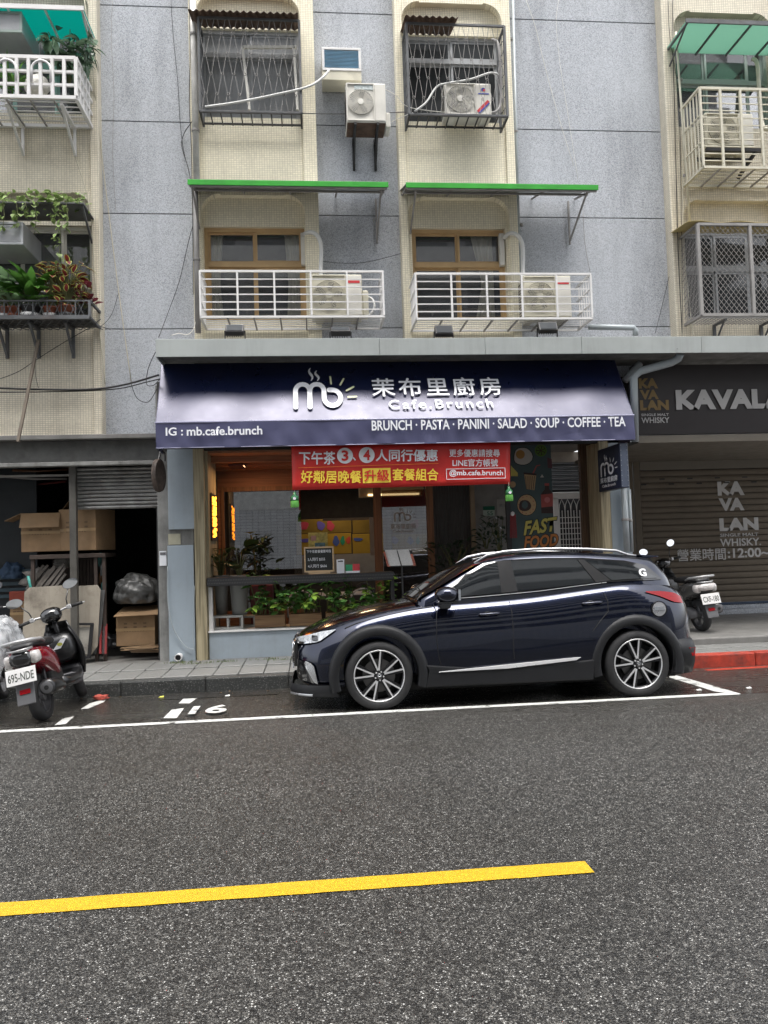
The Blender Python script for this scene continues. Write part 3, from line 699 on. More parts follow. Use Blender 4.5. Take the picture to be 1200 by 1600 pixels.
# ------------------------------------------------------------------ air conditioners
def outdoor_unit(label, X0, X1, Z0, Z1, Y0, dep, mat, fanfrac=.68, brand=None, brandcol=None, style='spokes', feet=True, cx_=None):
    t = thing('air_conditioner', label, 'air conditioner', ((X0+X1)/2, Y0+dep/2, Z0), 'outdoor air conditioning units')
    W, H = X1-X0, Z1-Z0
    MB().box(X0, X1, Y0+.012, Y0+dep, Z0, Z1).build('casing', mat, t, bevel=.012)
    xf = X0+W*fanfrac; fx, fz = (X0+xf)/2, (Z0+Z1)/2; r = min(xf-X0, H)/2*.88
    if cx_: fx = cx_
    MB().lathe([(r*.98, -.004), (r*.98, .03), (0.001, .03)], (fx, Y0+.006, fz), 'y', 28).build('fan_well', DARKM, t, smooth=False)
    m = MB()
    for k in range(5):
        a = 2*math.pi*k/5; p0 = Vector((fx, Y0+.004, fz))
        d = Vector((math.cos(a), 0, math.sin(a))); e = Vector((-math.sin(a), 0, math.cos(a)))
        m.add([p0+d*r*.2-e*.02, p0+d*r*.2+e*.02, p0+d*r*.85+e*.09+Vector((0,.012,0)), p0+d*r*.9-e*.02], [(0,1,2,3)])
    m.build('fan_blades', M('fan_blade_grey', (.12,.12,.12), .5), t)
    m = MB()
    nr = 8
    for k in range(1, nr+1):
        rr = r*(.22+.78*k/nr); ring = [(fx+rr*math.cos(i*math.pi/12), Y0-.008, fz+rr*math.sin(i*math.pi/12)) for i in range(25)]
        m.tube(ring, .0042, 4, cap=False)
    for i in range(36):
        a = i*math.pi/18; m.bar((fx+r*.2*math.cos(a), Y0-.006, fz+r*.2*math.sin(a)), (fx+r*math.cos(a+.25), Y0-.006, fz+r*math.sin(a+.25)), .0042)
    m.build('fan_grille', mat, t, kind='stuff')
    MB().lathe([(.001, -.020), (r*.24, -.018), (r*.26, 0), (.001, 0)], (fx, Y0, fz), 'y', 20).build('fan_hub', mat, t)
    q = MB()
    q.box(X0+.01, xf-.005, Y0-.006, Y0+.012, Z1-.03, Z1-.012); q.box(X0+.01, xf-.005, Y0-.006, Y0+.012, Z0+.012, Z0+.03); q.box(X0+.008, X0+.022, Y0-.006, Y0+.012, Z0+.03, Z1-.03); q.box(xf-.02, xf-.006, Y0-.006, Y0+.012, Z0+.03, Z1-.03)
    q.build('grille_border', mat, t, bevel=.004)
    if fanfrac < .95: MB().box(xf, X1-.012, Y0+.004, Y0+.012, Z0+.02, Z1-.02).build('service_panel', WHITEP, t, bevel=.004)
    m = MB()
    for i in range(12): z = Z0+.06+(H-.12)*i/12; m.box(X0-.002, X0+.001, Y0+.05, Y0+dep-.04, z, z+(H-.12)/24)
    m.build('side_louvres', DARKM, t)
    if feet:
        for x in (X0+W*.15, X1-W*.15): MB().box(x-.05, x+.05, Y0-.02, Y0+dep, Z0-.035, Z0).build('foot', mat, t, bevel=.006)
    if brand:
        text(brand, 'brand_lettering', brandcol, t, (xf+W*.02, Y0+.004, Z1-H*.17), (X1-W*.035, Y0+.004, Z1-H*.17), (xf+W*.02, Y0+.004, Z1-H*.11), bold=.02, depth=.002)
    return t
REDP = M('red_print', (.55,.04,.05), .5, var=0); BLUEPR = M('blue_print', (.03,.06,.35), .5, var=0); GREYP = M('grey_print', (.15,.15,.16), .5, var=0)
Ya = 10.34
for (lab, x0, y0, x1, y1) in (('cream air conditioner in the white rack on the left, beside a curved hose', 487, 428, 566, 494), ('cream air conditioner in the white rack on the right', 818, 430, 893, 496)):
    X0, X1, Z0, Z1 = rc(x0, y0, x1, y1, Ya)
    t = outdoor_unit(lab, X0, X1, Z0, Z1, Ya, .28, CREAMP, .68)
    MB().box(X0+(X1-X0)*.71, X1-.03, Ya+.0, Ya+.004, Z1-.125, Z1-.09).build('red_label', REDP, t)
    if x0 == 487: MB().box(X1, X1+.09, Ya+.05, Ya+.24, Z0+.02, Z0+.38).build('valve_cover', CREAMP, t, bevel=.02)
# the middle unit on wall brackets
Ym = 10.42; X0, X1, Z0, Z1 = rc(541, 129, 603, 190, Ym)
t = outdoor_unit('square stained air conditioner bracketed to the grey wall between the upper windows', X0, X1, Z0, Z1, Ym, .42, WHITEP, .72, style='spokes', feet=False)
MB().box(X0+.12, X1-.16, Ym+.004, Ym+.012, Z1-.10, Z1-.035).build('name_plate', M('faded_label', (.45,.50,.50), .5, var=.4, vs=30), t)
MB().box(X1, X1+.07, Ym+.1, Ym+.36, Z0-.02, Z0+.2).build('valve_cover', WHITEP, t, bevel=.015)
MB().box(X0+.01, X1-.01, Ym+.03, Ym+.4, Z0-.012, Z0-.001).build('rusted_base', RUST, t)
for x in (X0+.12, X1-.12):
    m = MB(); m.bar((x, Ym-.01, Z0-.03), (x, YG, Z0-.03), .035); m.bar((x, YG-.02, Z0+.05), (x, YG-.02, Z0-.42), .035); m.bar((x, Ym+.05, Z0-.04), (x, YG-.02, Z0-.42), .02); m.build('wall_bracket', DARKM, t)
# unit in the right grille
Y3 = 10.46; X0, X1, Z0, Z1 = rc(695, 129, 768, 180, Y3)
t = outdoor_unit('white air conditioner with a blue and red logo inside the right upper grille', X0, X1, Z0, Z1, Y3, .28, WHITEP, .66)
cxx, czz = X0+(X1-X0)*.83, Z1-.10
q = MB(); q.add([(cxx+.03*math.cos(R_(a)), Y3-.001, czz+.03*math.sin(R_(a))) for a in range(20, 260, 20)], [tuple(range(12))]); q.build('logo', BLUEPR, t)
q = MB(); q.add([(cxx+.012+.02*math.cos(R_(a)), Y3-.003, czz-.008+.02*math.sin(R_(a))) for a in range(0, 360, 30)], [tuple(range(12))]); q.build('logo', REDP, t)
MB().box(X0+(X1-X0)*.72, X1-.035, Y3-.001, Y3+.004, Z1-.165, Z1-.15).build('brand_strip', BLUEPR, t)
a = Vector((X0+(X1-X0)*.72, Y3-.002, Z0+.04)); MB().obox(a, (.16, 0, .16), (0, .003, 0), (-.03, 0, .03)).build('sticker', REDP, t)
MB().obox(a+Vector((.012,-.002,-.012)), (.15, 0, .15), (0, .002, 0), (-.015, 0, .015)).build('sticker', BLUEPR, t)
# unit in the top right balcony
Y4 = 10.42; X0, X1, Z0, Z1 = rc(1103, 176, 1178, 228, Y4)
t = outdoor_unit('pale air conditioner on a black stand in the top right balcony', X0, X1, Z0, Z1, Y4, .3, CREAMP, .70, brand='Panasonic', brandcol=GREYP)
m = MB(); m.box(X0-.02, X1+.12, Y4-.03, Y4+.02, Z0-.09, Z0-.04); m.box(X0-.02, X1+.12, Y4+.26, Y4+.3, Z0-.09, Z0-.04); m.bar((X1, Y4, Z0-.09), (X1-.12, 10.7, Z0-.35), .04); m.build('stand', DARKM, t)

def box_ac(label, X0, X1, Y0, Y1, Z0, Z1, mat, fm, grp='window air conditioners'):
    t = thing('window_air_conditioner', label, 'air conditioner', ((X0+X1)/2, Y1, Z0), grp)
    m = MB(); m.box(X0, X1, Y0+.02, Y1, Z0, Z1); m.build('casing', mat, t, bevel=.01)
    q = MB(); f = .035; q.box(X0, X1, Y0, Y0+.02, Z1-f, Z1); q.box(X0, X1, Y0, Y0+.02, Z0, Z0+f); q.box(X0, X0+f, Y0, Y0+.02, Z0+f, Z1-f); q.box(X1-f, X1, Y0, Y0+.02, Z0+f, Z1-f); q.build('front_frame', fm, t, bevel=.004)
    n = 13; src = None
    for i in range(n):
        z = Z0+f+.006+(Z1-Z0-2*f-.012)*(i+.5)/n
        if src is None: src = MB().obox((X0+f, Y0+.004, z-.006), (X1-X0-2*f, 0, 0), (0, .014, .01), (0, 0, .011)).build('louvre', M('louvre_blue', (.10,.22,.33), .35) if mat is WHITEP else GREYF, t); cz = z
        else: inst(src, t, ((X0+X1)/2, Y0+.011, z+.001))
    return t
Y5 = 10.62; X0, X1, Z0, Z1 = rc(503, 74, 564, 108, Y5)
t = box_ac('small square window air conditioner with blue louvres on the grey wall', X0, X1, Y5, 11.05, Z0-.02, Z1, WHITEP, WHITE)
MB().obox((X0, Y5+.01, Z0-.02), (X1-X0, 0, 0), (0, .0, -.13), (0, .3, 0)).build('drip_tray', CREAMP, t)
Y6 = 10.3; q = rc(-60, 22, 34, 50, Y6); box_ac('grey box air conditioner under the teal canopy at the top left corner', q[0], q[1], Y6, 11.0, at(15,50,Y6).z, at(15,17,Y6).z, GREYF, GREENF)
q = rc(-60, 346, 36, 382, Y6); box_ac('grey box air conditioner beneath the trailing vine at the left edge', q[0], q[1], Y6, 11.0, at(15,382,Y6).z, at(15,346,Y6).z, GREYF, GREYF)

# hoses and ducts
def hose(label, pts, r, mat, name='hose', cat='hose', Y=None, smoothn=4, sides=8):
    P = [at(a, b, c) for a, b, c in pts]; Q = []
    for i in range(len(P)-1):       # catmull-rom
        p0, p1, p2, p3 = P[max(i-1,0)], P[i], P[i+1], P[min(i+2, len(P)-1)]
        for k in range(smoothn):
            u = k/smoothn; Q.append(.5*((2*p1)+(-p0+p2)*u+(2*p0-5*p1+4*p2-p3)*u*u+(-p0+3*p1-3*p2+p3)*u**3))
    Q.append(P[-1]); o = MB().tube(Q, r, sides).build(name, mat, smooth=True); return tag(o, label, cat)
def duct(label, px, hosepts):
    X0, X1, Z0, Z1 = px; o = MB().box(X0, X1, 10.88, 10.97, Z0, Z1).build('duct_cover', WHITEP, bevel=.01); tag(o, label, 'duct cover')
    return o
duct('white duct strip at the right side of the left wooden framed window', rc(470, 363, 480, 413, 10.88), None)
duct('white duct strip at the right side of the right wooden framed window', rc(781, 364, 789, 414, 10.88), None)
hose('grey curved hose dropping into the left white balcony rack', [(475,366,10.87),(483,363,10.74),(492,365,10.7),(499,374,10.7),(502,390,10.7),(501,424,10.6),(503,440,10.55)], .03, WPIPE)
hose('grey curved hose dropping into the right white balcony rack', [(788,372,10.87),(795,365,10.74),(806,366,10.7),(814,376,10.7),(817,392,10.7),(817,426,10.6),(818,440,10.55)], .03, WPIPE)
hose('white loop of hose beside the left rack air conditioner', [(572,463,10.5),(582,468,10.45),(585,480,10.4),(578,492,10.4),(570,494,10.4)], .016, WPIPE)
hose('white drain hose rising from the left grille to the blue louvred unit', [(320,167,10.4),(370,160,10.4),(430,148,10.4),(480,136,10.4),(503,122,10.5),(514,110,10.58)], .016, WPIPE)
hose('white hose crossing the right upper grille', [(648,174,10.36),(666,160,10.36),(682,136,10.4),(700,130,10.4),(735,124,10.4),(765,114,10.4),(778,116,10.5)], .014, WPIPE)
hose('pair of pale hoses curving down at the right inside the upper grille', [(768,62,10.7),(777,66,10.65),(781,90,10.6),(783,150,10.6),(778,172,10.55),(765,177,10.5)], .02, IRONL)
hose('pale green hose bending down beside the top right window', [(1176,92,10.8),(1183,100,10.75),(1186,140,10.7),(1190,190,10.6),(1198,202,10.5),(1215,196,10.4)], .03, CREAMP)
# rain pipes and strings of cable on the facade
def vpipe(label, x0, y0, x1, y1, Y, r, mat):
    a, b = at(x0, y0, Y), at(x1, y1, Y); b.x = a.x if abs(a.x-b.x) < .06 else b.x
    t = thing('downpipe', label, 'downpipe', (a.x, Y, b.z)); MB().tube([a, b], r, 12).build('pipe', mat, t, smooth=True)
    n = max(1, int(abs(a.z-b.z)/1.2))
    for i in range(n): z = b.z+(a.z-b.z)*(i+.5)/n; MB().lathe([(r*1.02,-.02),(r*1.25,-.015),(r*1.25,.015),(r*1.02,.02)], (a.x+(b.x-a.x)*(i+.5)/n, Y, z), 'z', 12).build('collar', IRONL, t)
    return t
vpipe('white downpipe along the left edge of the left window column', 301, -20, 309, 280, 10.72, .045, M('weathered_white_pipe', (.50,.49,.46), .6, dirt=.5, var=.2))
vpipe('grey downpipe beside the left wooden framed window', 305, 292, 312, 520, 10.72, .04, IRONL)
vpipe('thin grey downpipe on the right edge of the right window column', 801, -10, 812, 425, 10.9, .022, PIPEM)
vpipe('cream conduit down the edge of the right window column', 1056, 50, 1078, 350, 10.73, .015, CREAMP)
def cable(label, pts, r=.006, mat=None, n=4): return hose(label, pts, r, mat or WIREB, 'cable', 'cable', smoothn=n, sides=5)
cable('thin black cable hanging down the left grey granite panel from the top', [(267,0,10.97),(271,60,10.97),(278,130,10.97),(281,185,10.97),(286,230,10.96),(296,272,10.9)], .004)
cable('black cable drooping from the granite to the left green canopy', [(300,190,10.75),(288,208,10.96),(284,228,10.96),(294,262,10.9),(299,290,10.7),(301,330,10.7),(302,460,10.7)], .006)
cable('slanting black cable from the white rack down to the eave corner', [(302,350,10.7),(294,380,10.95),(280,440,10.95),(262,490,10.9),(248,527,10.3)], .005)
cable('cream string slanting down the left cream tiles from the balcony', [(100,185,10.78),(116,240,10.78),(132,290,10.78),(143,345,10.78),(148,430,10.78),(156,520,10.78),(164,600,10.78)], .007, WIREW)
cable('long yellowed string slanting across the left granite panel', [(132,0,10.6),(146,120,10.75),(160,250,10.93),(172,350,10.93),(186,460,10.93),(205,597,10.93)], .007, WIREW)
cable('white string falling down the right granite panel', [(822,0,10.96),(836,40,10.96),(848,90,10.96),(872,180,10.96),(897,260,10.96)], .004, WHITEP)
cable('second white string falling near the middle of the right granite panel', [(873,0,10.96),(869,35,10.96),(875,100,10.96),(886,170,10.96),(903,280,10.96)], .003, WHITEP)
cable('faint grey cable down the right granite panel below the canopy', [(911,330,10.96),(914,380,10.96),(922,425,10.96)], .004, IRONL)
cable('black cable from the granite seam down to the eave on the right', [(1046,430,10.96),(1034,480,10.96),(1024,520,10.9)], .004)
cable('bundle of black cable down the right cream pilaster', [(1051,0,10.78),(1052,90,10.78),(1056,250,10.78),(1060,400,10.78),(1066,520,10.7)], .006)
cable('second black cable down the right cream pilaster', [(1044,0,10.78),(1047,60,10.78),(1060,150,10.78),(1064,300,10.78),(1066,520,10.6),(1058,545,9.98)], .004)
cable('cream cable down the right cream pilaster', [(1067,160,10.76),(1067,330,10.76),(1070,400,10.76),(1080,500,10.76),(1084,525,10.7)], .006, CREAMP)
cable('white cable linking the middle air conditioner to the right grille', [(603,140,10.5),(620,150,10.5),(640,168,10.5),(700,176,10.4)], .005, WHITEP)
cable('pair of grey cables from the middle unit to the right grille', [(612,190,10.6),(625,184,10.6),(645,176,10.5)], .005, WHITEP)
cable('horizontal black cable between the upper grilles', [(470,177,10.7),(540,178,10.7),(640,175,10.7)], .006)
cable('black cable drooping along the grey wall right of the left rack', [(503,408,10.9),(530,411,10.95),(570,410,10.95),(620,398,10.95),(640,392,10.8)], .004)
cable('thick black cable bundle slung across the left facade', [(-20,606,10.6),(80,609,10.6),(150,608,10.6),(200,600,10.55),(248,586,10.2)], .014)
cable('second black cable slung just above the bundle', [(-20,613,10.62),(90,612,10.62),(180,608,10.6),(225,598,10.5),(250,592,10.2)], .008)
cable('black cable running up from the left edge to the planter shelf', [(0,592,10.7),(30,580,10.7),(60,560,10.7),(100,535,10.7),(140,512,10.5)], .005)
cable('grey cable hanging beside the first granite panel string', [(176,0,10.96),(174,60,10.96),(178,150,10.96),(176,240,10.96),(181,330,10.96)], .003, IRONL)
cable('thin black cable sagging from the planter shelf to the granite wall', [(146,512,10.4),(160,508,10.7),(175,490,10.95),(186,455,10.96)], .004)
cable('black cable hanging in a loop under the bundle near the eave', [(205,600,10.5),(214,622,10.5),(232,628,10.4),(246,606,10.3)], .005)
cable('white wire wandering over the middle granite strip', [(632,240,10.96),(624,280,10.96),(630,330,10.96),(622,380,10.96)], .003, WHITEP)
cable('dark cable following the left white downpipe', [(296,0,10.74),(297,80,10.74),(296,160,10.74),(299,230,10.74),(300,280,10.74)], .006)
cable('loose black cable loops at the eave corner', [(243,550,10.1),(232,575,10.3),(229,600,10.4),(240,602,10.3),(250,592,10.2)], .005)
cable('thin pale cable lying on the eave at the left', [(268,524,10.2),(280,521,10.3),(292,523,10.3),(302,515,10.6),(306,500,10.72)], .005, WHITEP)
cable('two vertical wires behind the planter shelf pole', [(57,535,10.78),(55,580,10.78),(60,606,10.78)], .004)
o = MB().bar(at(60,531,10.6), at(28,690,10.4), .035).build('wooden_pole', M('old_timber', (.17,.14,.11), .8)); tag(o, 'old grey wooden pole leaning under the planter shelf', 'pole')

# ------------------------------------------------------------------ eave with metal fascia
ZE0, ZE1 = 4.10, 4.33
ev = thing('eave', 'long grey metal fascia eave above the cafe awning and whisky sign', 'eave', (3, 10.4, ZE0))
edges = [243, 593, 758, 909, 1096, 1290]; XE = [at(e, 540, 10.0).x for e in edges]; XE[-1] = 8.6
for a, b in zip(XE, XE[1:]):
    MB().box(a+.002, b-.002, 10.0, 10.02, ZE0, ZE1+random.uniform(-.004, .004)).build('fascia_sheet', FASC, ev, bevel=.003, bseg=1)
MB().box(XE[0]+.02, 8.6, 10.022, 10.98, ZE0+.06, ZE1-.03).build('eave_slab', CONC, ev)
MB().box(XE[0], XE[0]+.015, 10.022, 10.9, ZE0, ZE1).build('end_sheet', FASC, ev)
MB().box(XE[0]+.4, 4.2, 10.6, 10.97, 3.75, ZE0+.06).build('soffit_beam', DARKC, ev)
def spot(label, px, py, tilt, sz=.24):
    p = at(px, py, 10.12); t = thing('floodlight', label, 'floodlight', (p.x, 10.12, ZE1), 'black floodlights along the eave')
    R = Matrix.Translation(p) @ Matrix.Rotation(R_(tilt), 4, 'X')
    MB().box(-sz/2, sz/2, -.05, .03, -.07, .07).xform(R).build('housing', DARKM, t, bevel=.008)
    m = MB()
    for i in range(7): m.box(-sz/2+.02+i*(sz-.04)/7, -sz/2+.03+i*(sz-.04)/7, .03, .055, -.06, .06)
    m.xform(R).build('cooling_fins', DARKM, t)
    MB().box(-sz/2+.02, sz/2-.02, -.056, -.051, -.055, .055).xform(R).build('lens', M('lamp_lens', (.05,.055,.06), .5, spec=.1, var=0), t)
    m = MB(); m.bar((p.x-sz/2-.01, 10.12, p.z), (p.x-sz/2-.01, 10.14, ZE1-.01), .015); m.bar((p.x+sz/2+.01, 10.12, p.z), (p.x+sz/2+.01, 10.14, ZE1-.01), .015); m.bar((p.x-sz/2-.01, 10.14, ZE1), (p.x+sz/2+.01, 10.14, ZE1), .015); m.build('yoke', DARKM, t)
spot('black floodlight on the eave under the left rack, leftmost of four', 367, 517, -35)
spot('black floodlight on the eave under the left rack air conditioner', 532, 519, -50, .26)
spot('black floodlight on the eave just under the start of the right rack', 693, 518, -20)
spot('black floodlight on the eave under the right rack, rightmost of four', 855, 513, -25, .26)
vp = thing('rain_pipe', 'short grey horizontal rain pipe lying above the eave on the right', 'pipe', at(950, 520, 10.5))
MB().tube([at(920,511,10.5), at(990,512,10.5), at(993,516,10.5), at(993,524,10.5)], .04, 12).build('pipe', PIPEM, vp, smooth=True)
t = thing('downpipe', 'grey plastic downpipe elbowing from the eave past the gold whisky lettering', 'downpipe', at(990, 690, 10.15))
pp = [at(1063,553,10.1), at(1060,560,10.15), at(1050,566,10.2), at(1000,580,10.3), at(990,590,10.3), at(992,690,10.3)]
MB().tube(pp, .055, 14).build('pipe', PIPEM, t, smooth=True)
MB().tube([at(1000,568,10.6), at(976,595,10.6)], .05, 12).build('branch_pipe', PIPEM, t, smooth=True)
# ------------------------------------------------------------------ cafe awning
aw = thing('awning', 'long navy blue cafe awning printed with a white cup logo and menu words', 'awning', (1.2, 10.3, 2.9))
AT, AF = 10.50, 9.90
TL_, TR_ = at(252, 569, AT), at(960, 563, AT); FL, FR = at(243, 657, AF), at(990, 653, AF)
TL_.z = TR_.z = (TL_.z+TR_.z)/2; FL.z = FR.z = (FL.z+FR.z)/2; VB = (at(245, 701, AF).z + at(990, 686, AF).z)/2
rows = []
for j in range(9):
    v = j/8; r = []
    for i in range(61):
        u = i/60; p = (TL_.lerp(TR_, u)).lerp(FL.lerp(FR, u), v)
        sag = -.018*math.sin(math.pi*v)*(.6+.4*math.cos(u*math.pi*12)) + .004*math.sin(u*47+v*5)
        r.append(p+Vector((0, -sag*.3, sag)))
    rows.append(r)
MB().grid(rows).build('slope_cloth', NAVY, aw, smooth=True, fixn=False)
rows = []
for j in range(7):
    v = j/6; r = []
    for i in range(121):
        u = i/120; p = FL.lerp(FR, u); wv = .012*math.sin(u*60+v*2)*v + .008*math.sin(u*140-v*4)*v + .006*math.sin(u*23)
        r.append(Vector((p.x, AF-.006+wv, p.z+(VB-p.z)*v+.006*math.sin(u*31)*v)))
    rows.append(r)
MB().grid(rows).build('valance', NAVYV, aw, smooth=True, fixn=False)
MB().tube([FL+Vector((-.01,0,.004)), FR+Vector((.01,0,.004))], .012, 8).build('front_hem', M('lavender_hem', (.33,.33,.45), .5), aw, smooth=True)
MB().tube([(FL.x, AF-.005, VB), (FR.x, AF-.005, VB)], .006, 6).build('bottom_hem', MATS['lavender_hem'], aw, smooth=True)
for T_, F_, in ((TL_, FL), (TR_, FR)):
    MB().add([T_, F_, (F_.x, AF, VB), (T_.x, AT, VB)], [(0,1,2,3)]).build('end_cloth', NAVYV, aw, solid=.003)
m = MB()
for i in range(8):
    u = (i+.5)/8; a, b = TL_.lerp(TR_, u), FL.lerp(FR, u); m.bar(a+Vector((0,.02,-.04)), b+Vector((0,.02,-.04)), .025); m.bar(b+Vector((0,.02,-.04)), (b.x, 10.6, b.z-.1), .02)
m.bar(FL+Vector((0,.03,-.04)), FR+Vector((0,.03,-.04)), .03); m.build('awning_frame', GREYF, aw)
# print on the slope: u along x (metres from FL), v up the slope (metres from front edge)
ux = (FR-FL).normalized(); SL = (TL_-FL); SL = Vector((0, SL.y, SL.z)); sln = SL.length; uv_ = SL.normalized(); nrm = ux.cross(uv_)
def on_slope(px, py):      # photo pixel to slope plane point
    d = ray(px, py); n = nrm; return CAM + d*((FL+nrm*.022-CAM).dot(n)/d.dot(n))
def slope_text(s, x0, y0, x1, y1, **kw):
    bl, br, tl = on_slope(x0, y1), on_slope(x1, y1), on_slope(x0, y0)
    br = bl + ux*(br-bl).dot(ux); tl = bl + uv_*(tl-bl).dot(uv_)
    return text(s, 'lettering', WPRINT, aw, bl, br, tl, **kw)
def val_text(s, x0, y0, x1, y1, **kw):
    Y = AF-.035; a, b, c = at(x0, y1, Y), at(x1, y1, Y), at(x0, y0, Y)
    return text(s, 'lettering', WPRINT, aw, a, (b.x, Y, a.z), (a.x, Y, c.z), **kw)
slope_text('茉布里廚房', 582, 591, 786, 620, bold=.014, spacing=1.22)
slope_text('Cafe.Brunch', 608, 625, 772, 639, bold=.012, spacing=1.25)
val_text('IG :', 259, 668, 286, 681, bold=.02)
val_text('mb.cafe.brunch', 292, 667, 410, 681, bold=.02)
val_text('BRUNCH · PASTA · PANINI · SALAD · SOUP · COFFEE · TEA', 581, 657, 978, 673, bold=.018)
def logo(f, s, mat, parent, sun=YPRINT, steam=True):
    """mb cup logo; f maps (u,v) -> point, unit box about 1 high"""
    m = MB()
    m_ = [(0,0),(0,.45)]+arc(.19,.45,.19,180,0,10)+[(.38,0)]
    ribbon(m, m_, .13*s, f)
    m2 = [(.38,.45)]+arc(.57,.45,.19,180,0,10)+[(.76,.25)]+arc(.98,.25,.22,180,450,18)+[(.90,.47)]
    ribbon(m, m2, .13*s, f)
    for dx, h in ((0,1.), (.17,.92)):
        pts = [(.42+dx+.045*math.sin(t*2*math.pi/10*1.0)*1.0, .74+(h-.74+.12)*t/10) for t in range(11)]
        ribbon(m, pts, [.02+.05*math.sin(math.pi*t/10) for t in range(11)], f, cap=False)
    m.build('cup_logo', mat, parent)
    q = MB()
    for a, r0, r1 in ((95,.40,.60),(60,.42,.62),(28,.42,.64),(2,.40,.62)):
        ribbon(q, [(1.0+r0*math.cos(R_(a)), .25+r0*math.sin(R_(a))), (1.0+r1*math.cos(R_(a)), .25+r1*math.sin(R_(a)))], .05, f)
    q.build('sun_rays', sun, parent)
L0 = on_slope(462, 636); Lw = (on_slope(558, 636)-L0).dot(ux)/1.62; Lh = (on_slope(480, 577)-on_slope(462,636)).dot(uv_)/1.08
logo(lambda u, v: L0 + ux*(u*Lw) + uv_*(v*Lh), 1, WPRINT, aw)
# ------------------------------------------------------------------ red banner
YBN = 10.05
bn = thing('banner', 'red banner with white and yellow meal offers hung under the awning', 'banner', at(626, 765, YBN))
A, B, C_, D = at(455, 697, YBN), at(797, 692, YBN), at(797, 756, YBN), at(457, 766, YBN)
A.z = VB+.03; B.z = VB+.03
rows = [[(A.lerp(B, i/40)).lerp(D.lerp(C_, i/40), j/8) + Vector((0, .008*math.sin(i*.9+j*.6)+.006*math.sin(i*.31), 0)) for i in range(41)] for j in range(9)]
MB().grid(rows).build('banner_cloth', REDB, bn, smooth=True, solid=.002)
def bt(s, x0, y0, x1, y1, mat=WPRINT, **kw):
    Y = YBN-.022; a, b, c = at(x0, y1, Y), at(x1, y1-(x1-x0)*.0, Y), at(x0, y0, Y); return text(s, 'lettering', mat, bn, a, (b.x, Y, b.z), (c.x, Y, c.z), **kw)
bt('下午茶', 467, 705, 524, 726, bold=.025); bt('、', 551, 714, 556, 720, bold=.03); bt('人同行優惠', 587, 702, 684, 721, bold=.025)
bt('好鄰居晚餐', 470, 735, 565, 755, GOLDY, bold=.025); bt('套餐組合', 613, 732, 685, 751, GOLDY, bold=.025)
bt('更多優惠請搜尋', 702, 702, 781, 714, bold=.015); bt('LINE官方帳號', 707, 717, 778, 729, bold=.015); bt('@mb.cafe.brunch', 702, 734, 786, 745, bold=.02)
for cx, ch in ((539, '3'), (573, '4')):
    c = at(cx, 712 if cx < 560 else 711, YBN-.02); MB().add([(c.x+.105*math.cos(k*math.pi/12), c.y, c.z+.105*math.sin(k*math.pi/12)) for k in range(24)], [tuple(range(24))]).build('number_disc', WPRINT, bn)
    text(ch, 'lettering', REDB, bn, c+Vector((-.045,-.004,-.07)), c+Vector((.045,-.004,-.07)), c+Vector((-.045,-.004,.07)), bold=.03)
a, b = at(567, 755, YBN-.02), at(610, 731, YBN-.02); MB().add([(a.x,a.y,a.z),(b.x,a.y,a.z+.003),(b.x,a.y,b.z),(a.x,a.y,b.z)], [(0,1,2,3)]).build('yellow_block', GOLDY, bn)
bt2 = YBN-.026; text('升級', 'lettering', REDB, bn, (a.x+.02, bt2, a.z+.02), (b.x-.02, bt2, a.z+.02), (a.x+.02, bt2, b.z-.02), bold=.02)
a, b = at(466, 731, YBN-.02), at(685, 726, YBN-.02); MB().bar(a, (b.x, a.y, a.z+.02), .006).build('rule', M('orange_rule', (.85,.25,.03), .5, var=0), bn)
a, b = at(698, 749, YBN-.02), at(789, 731, YBN-.02); m = MB()
for (p, q) in (((a.x,a.z),(b.x,a.z)), ((b.x,a.z),(b.x,b.z)), ((b.x,b.z),(a.x,b.z)), ((a.x,b.z),(a.x,a.z))): m.bar((p[0],a.y,p[1]), (q[0],a.y,q[1]), .008)
m.build('outline', WPRINT, bn)
GREENB = M('green_bottle', (.03,.16,.06), .2, var=.05); LGREENB = M('light_green_bottle', (.16,.5,.10), .25, var=.05)
for lab, px, py in (('green bottle weight hanging from the left corner of the red banner', 460, 769), ('green bottle weight hanging from the right corner of the red banner', 795, 760)):
    c = at(px, py, YBN); t = thing('hanging_bottle', lab, 'bottle', c+Vector((0,0,-.2)), 'bottles weighting the banner corners')
    MB().lathe([(.001,-.0),(.018,-.0),(.018,-.03),(.05,-.06),(.052,-.115),(.001,-.115)], c, 'z', 14).build('bottle_top', GREENB, t, smooth=True)
    MB().lathe([(.053,-.115),(.054,-.19),(.045,-.2),(.001,-.2)], c, 'z', 14).build('bottle_base', LGREENB, t, smooth=True)
    MB().add([c+Vector((.02*math.cos(k),-.054,-.085+.02*math.sin(k))) for k in [i*.785 for i in range(8)]], [tuple(range(8))]).build('label_disc', WPRINT, t)
    MB().bar(c, c+Vector((0,0,.06)), .004).build('string', WIREW, t)
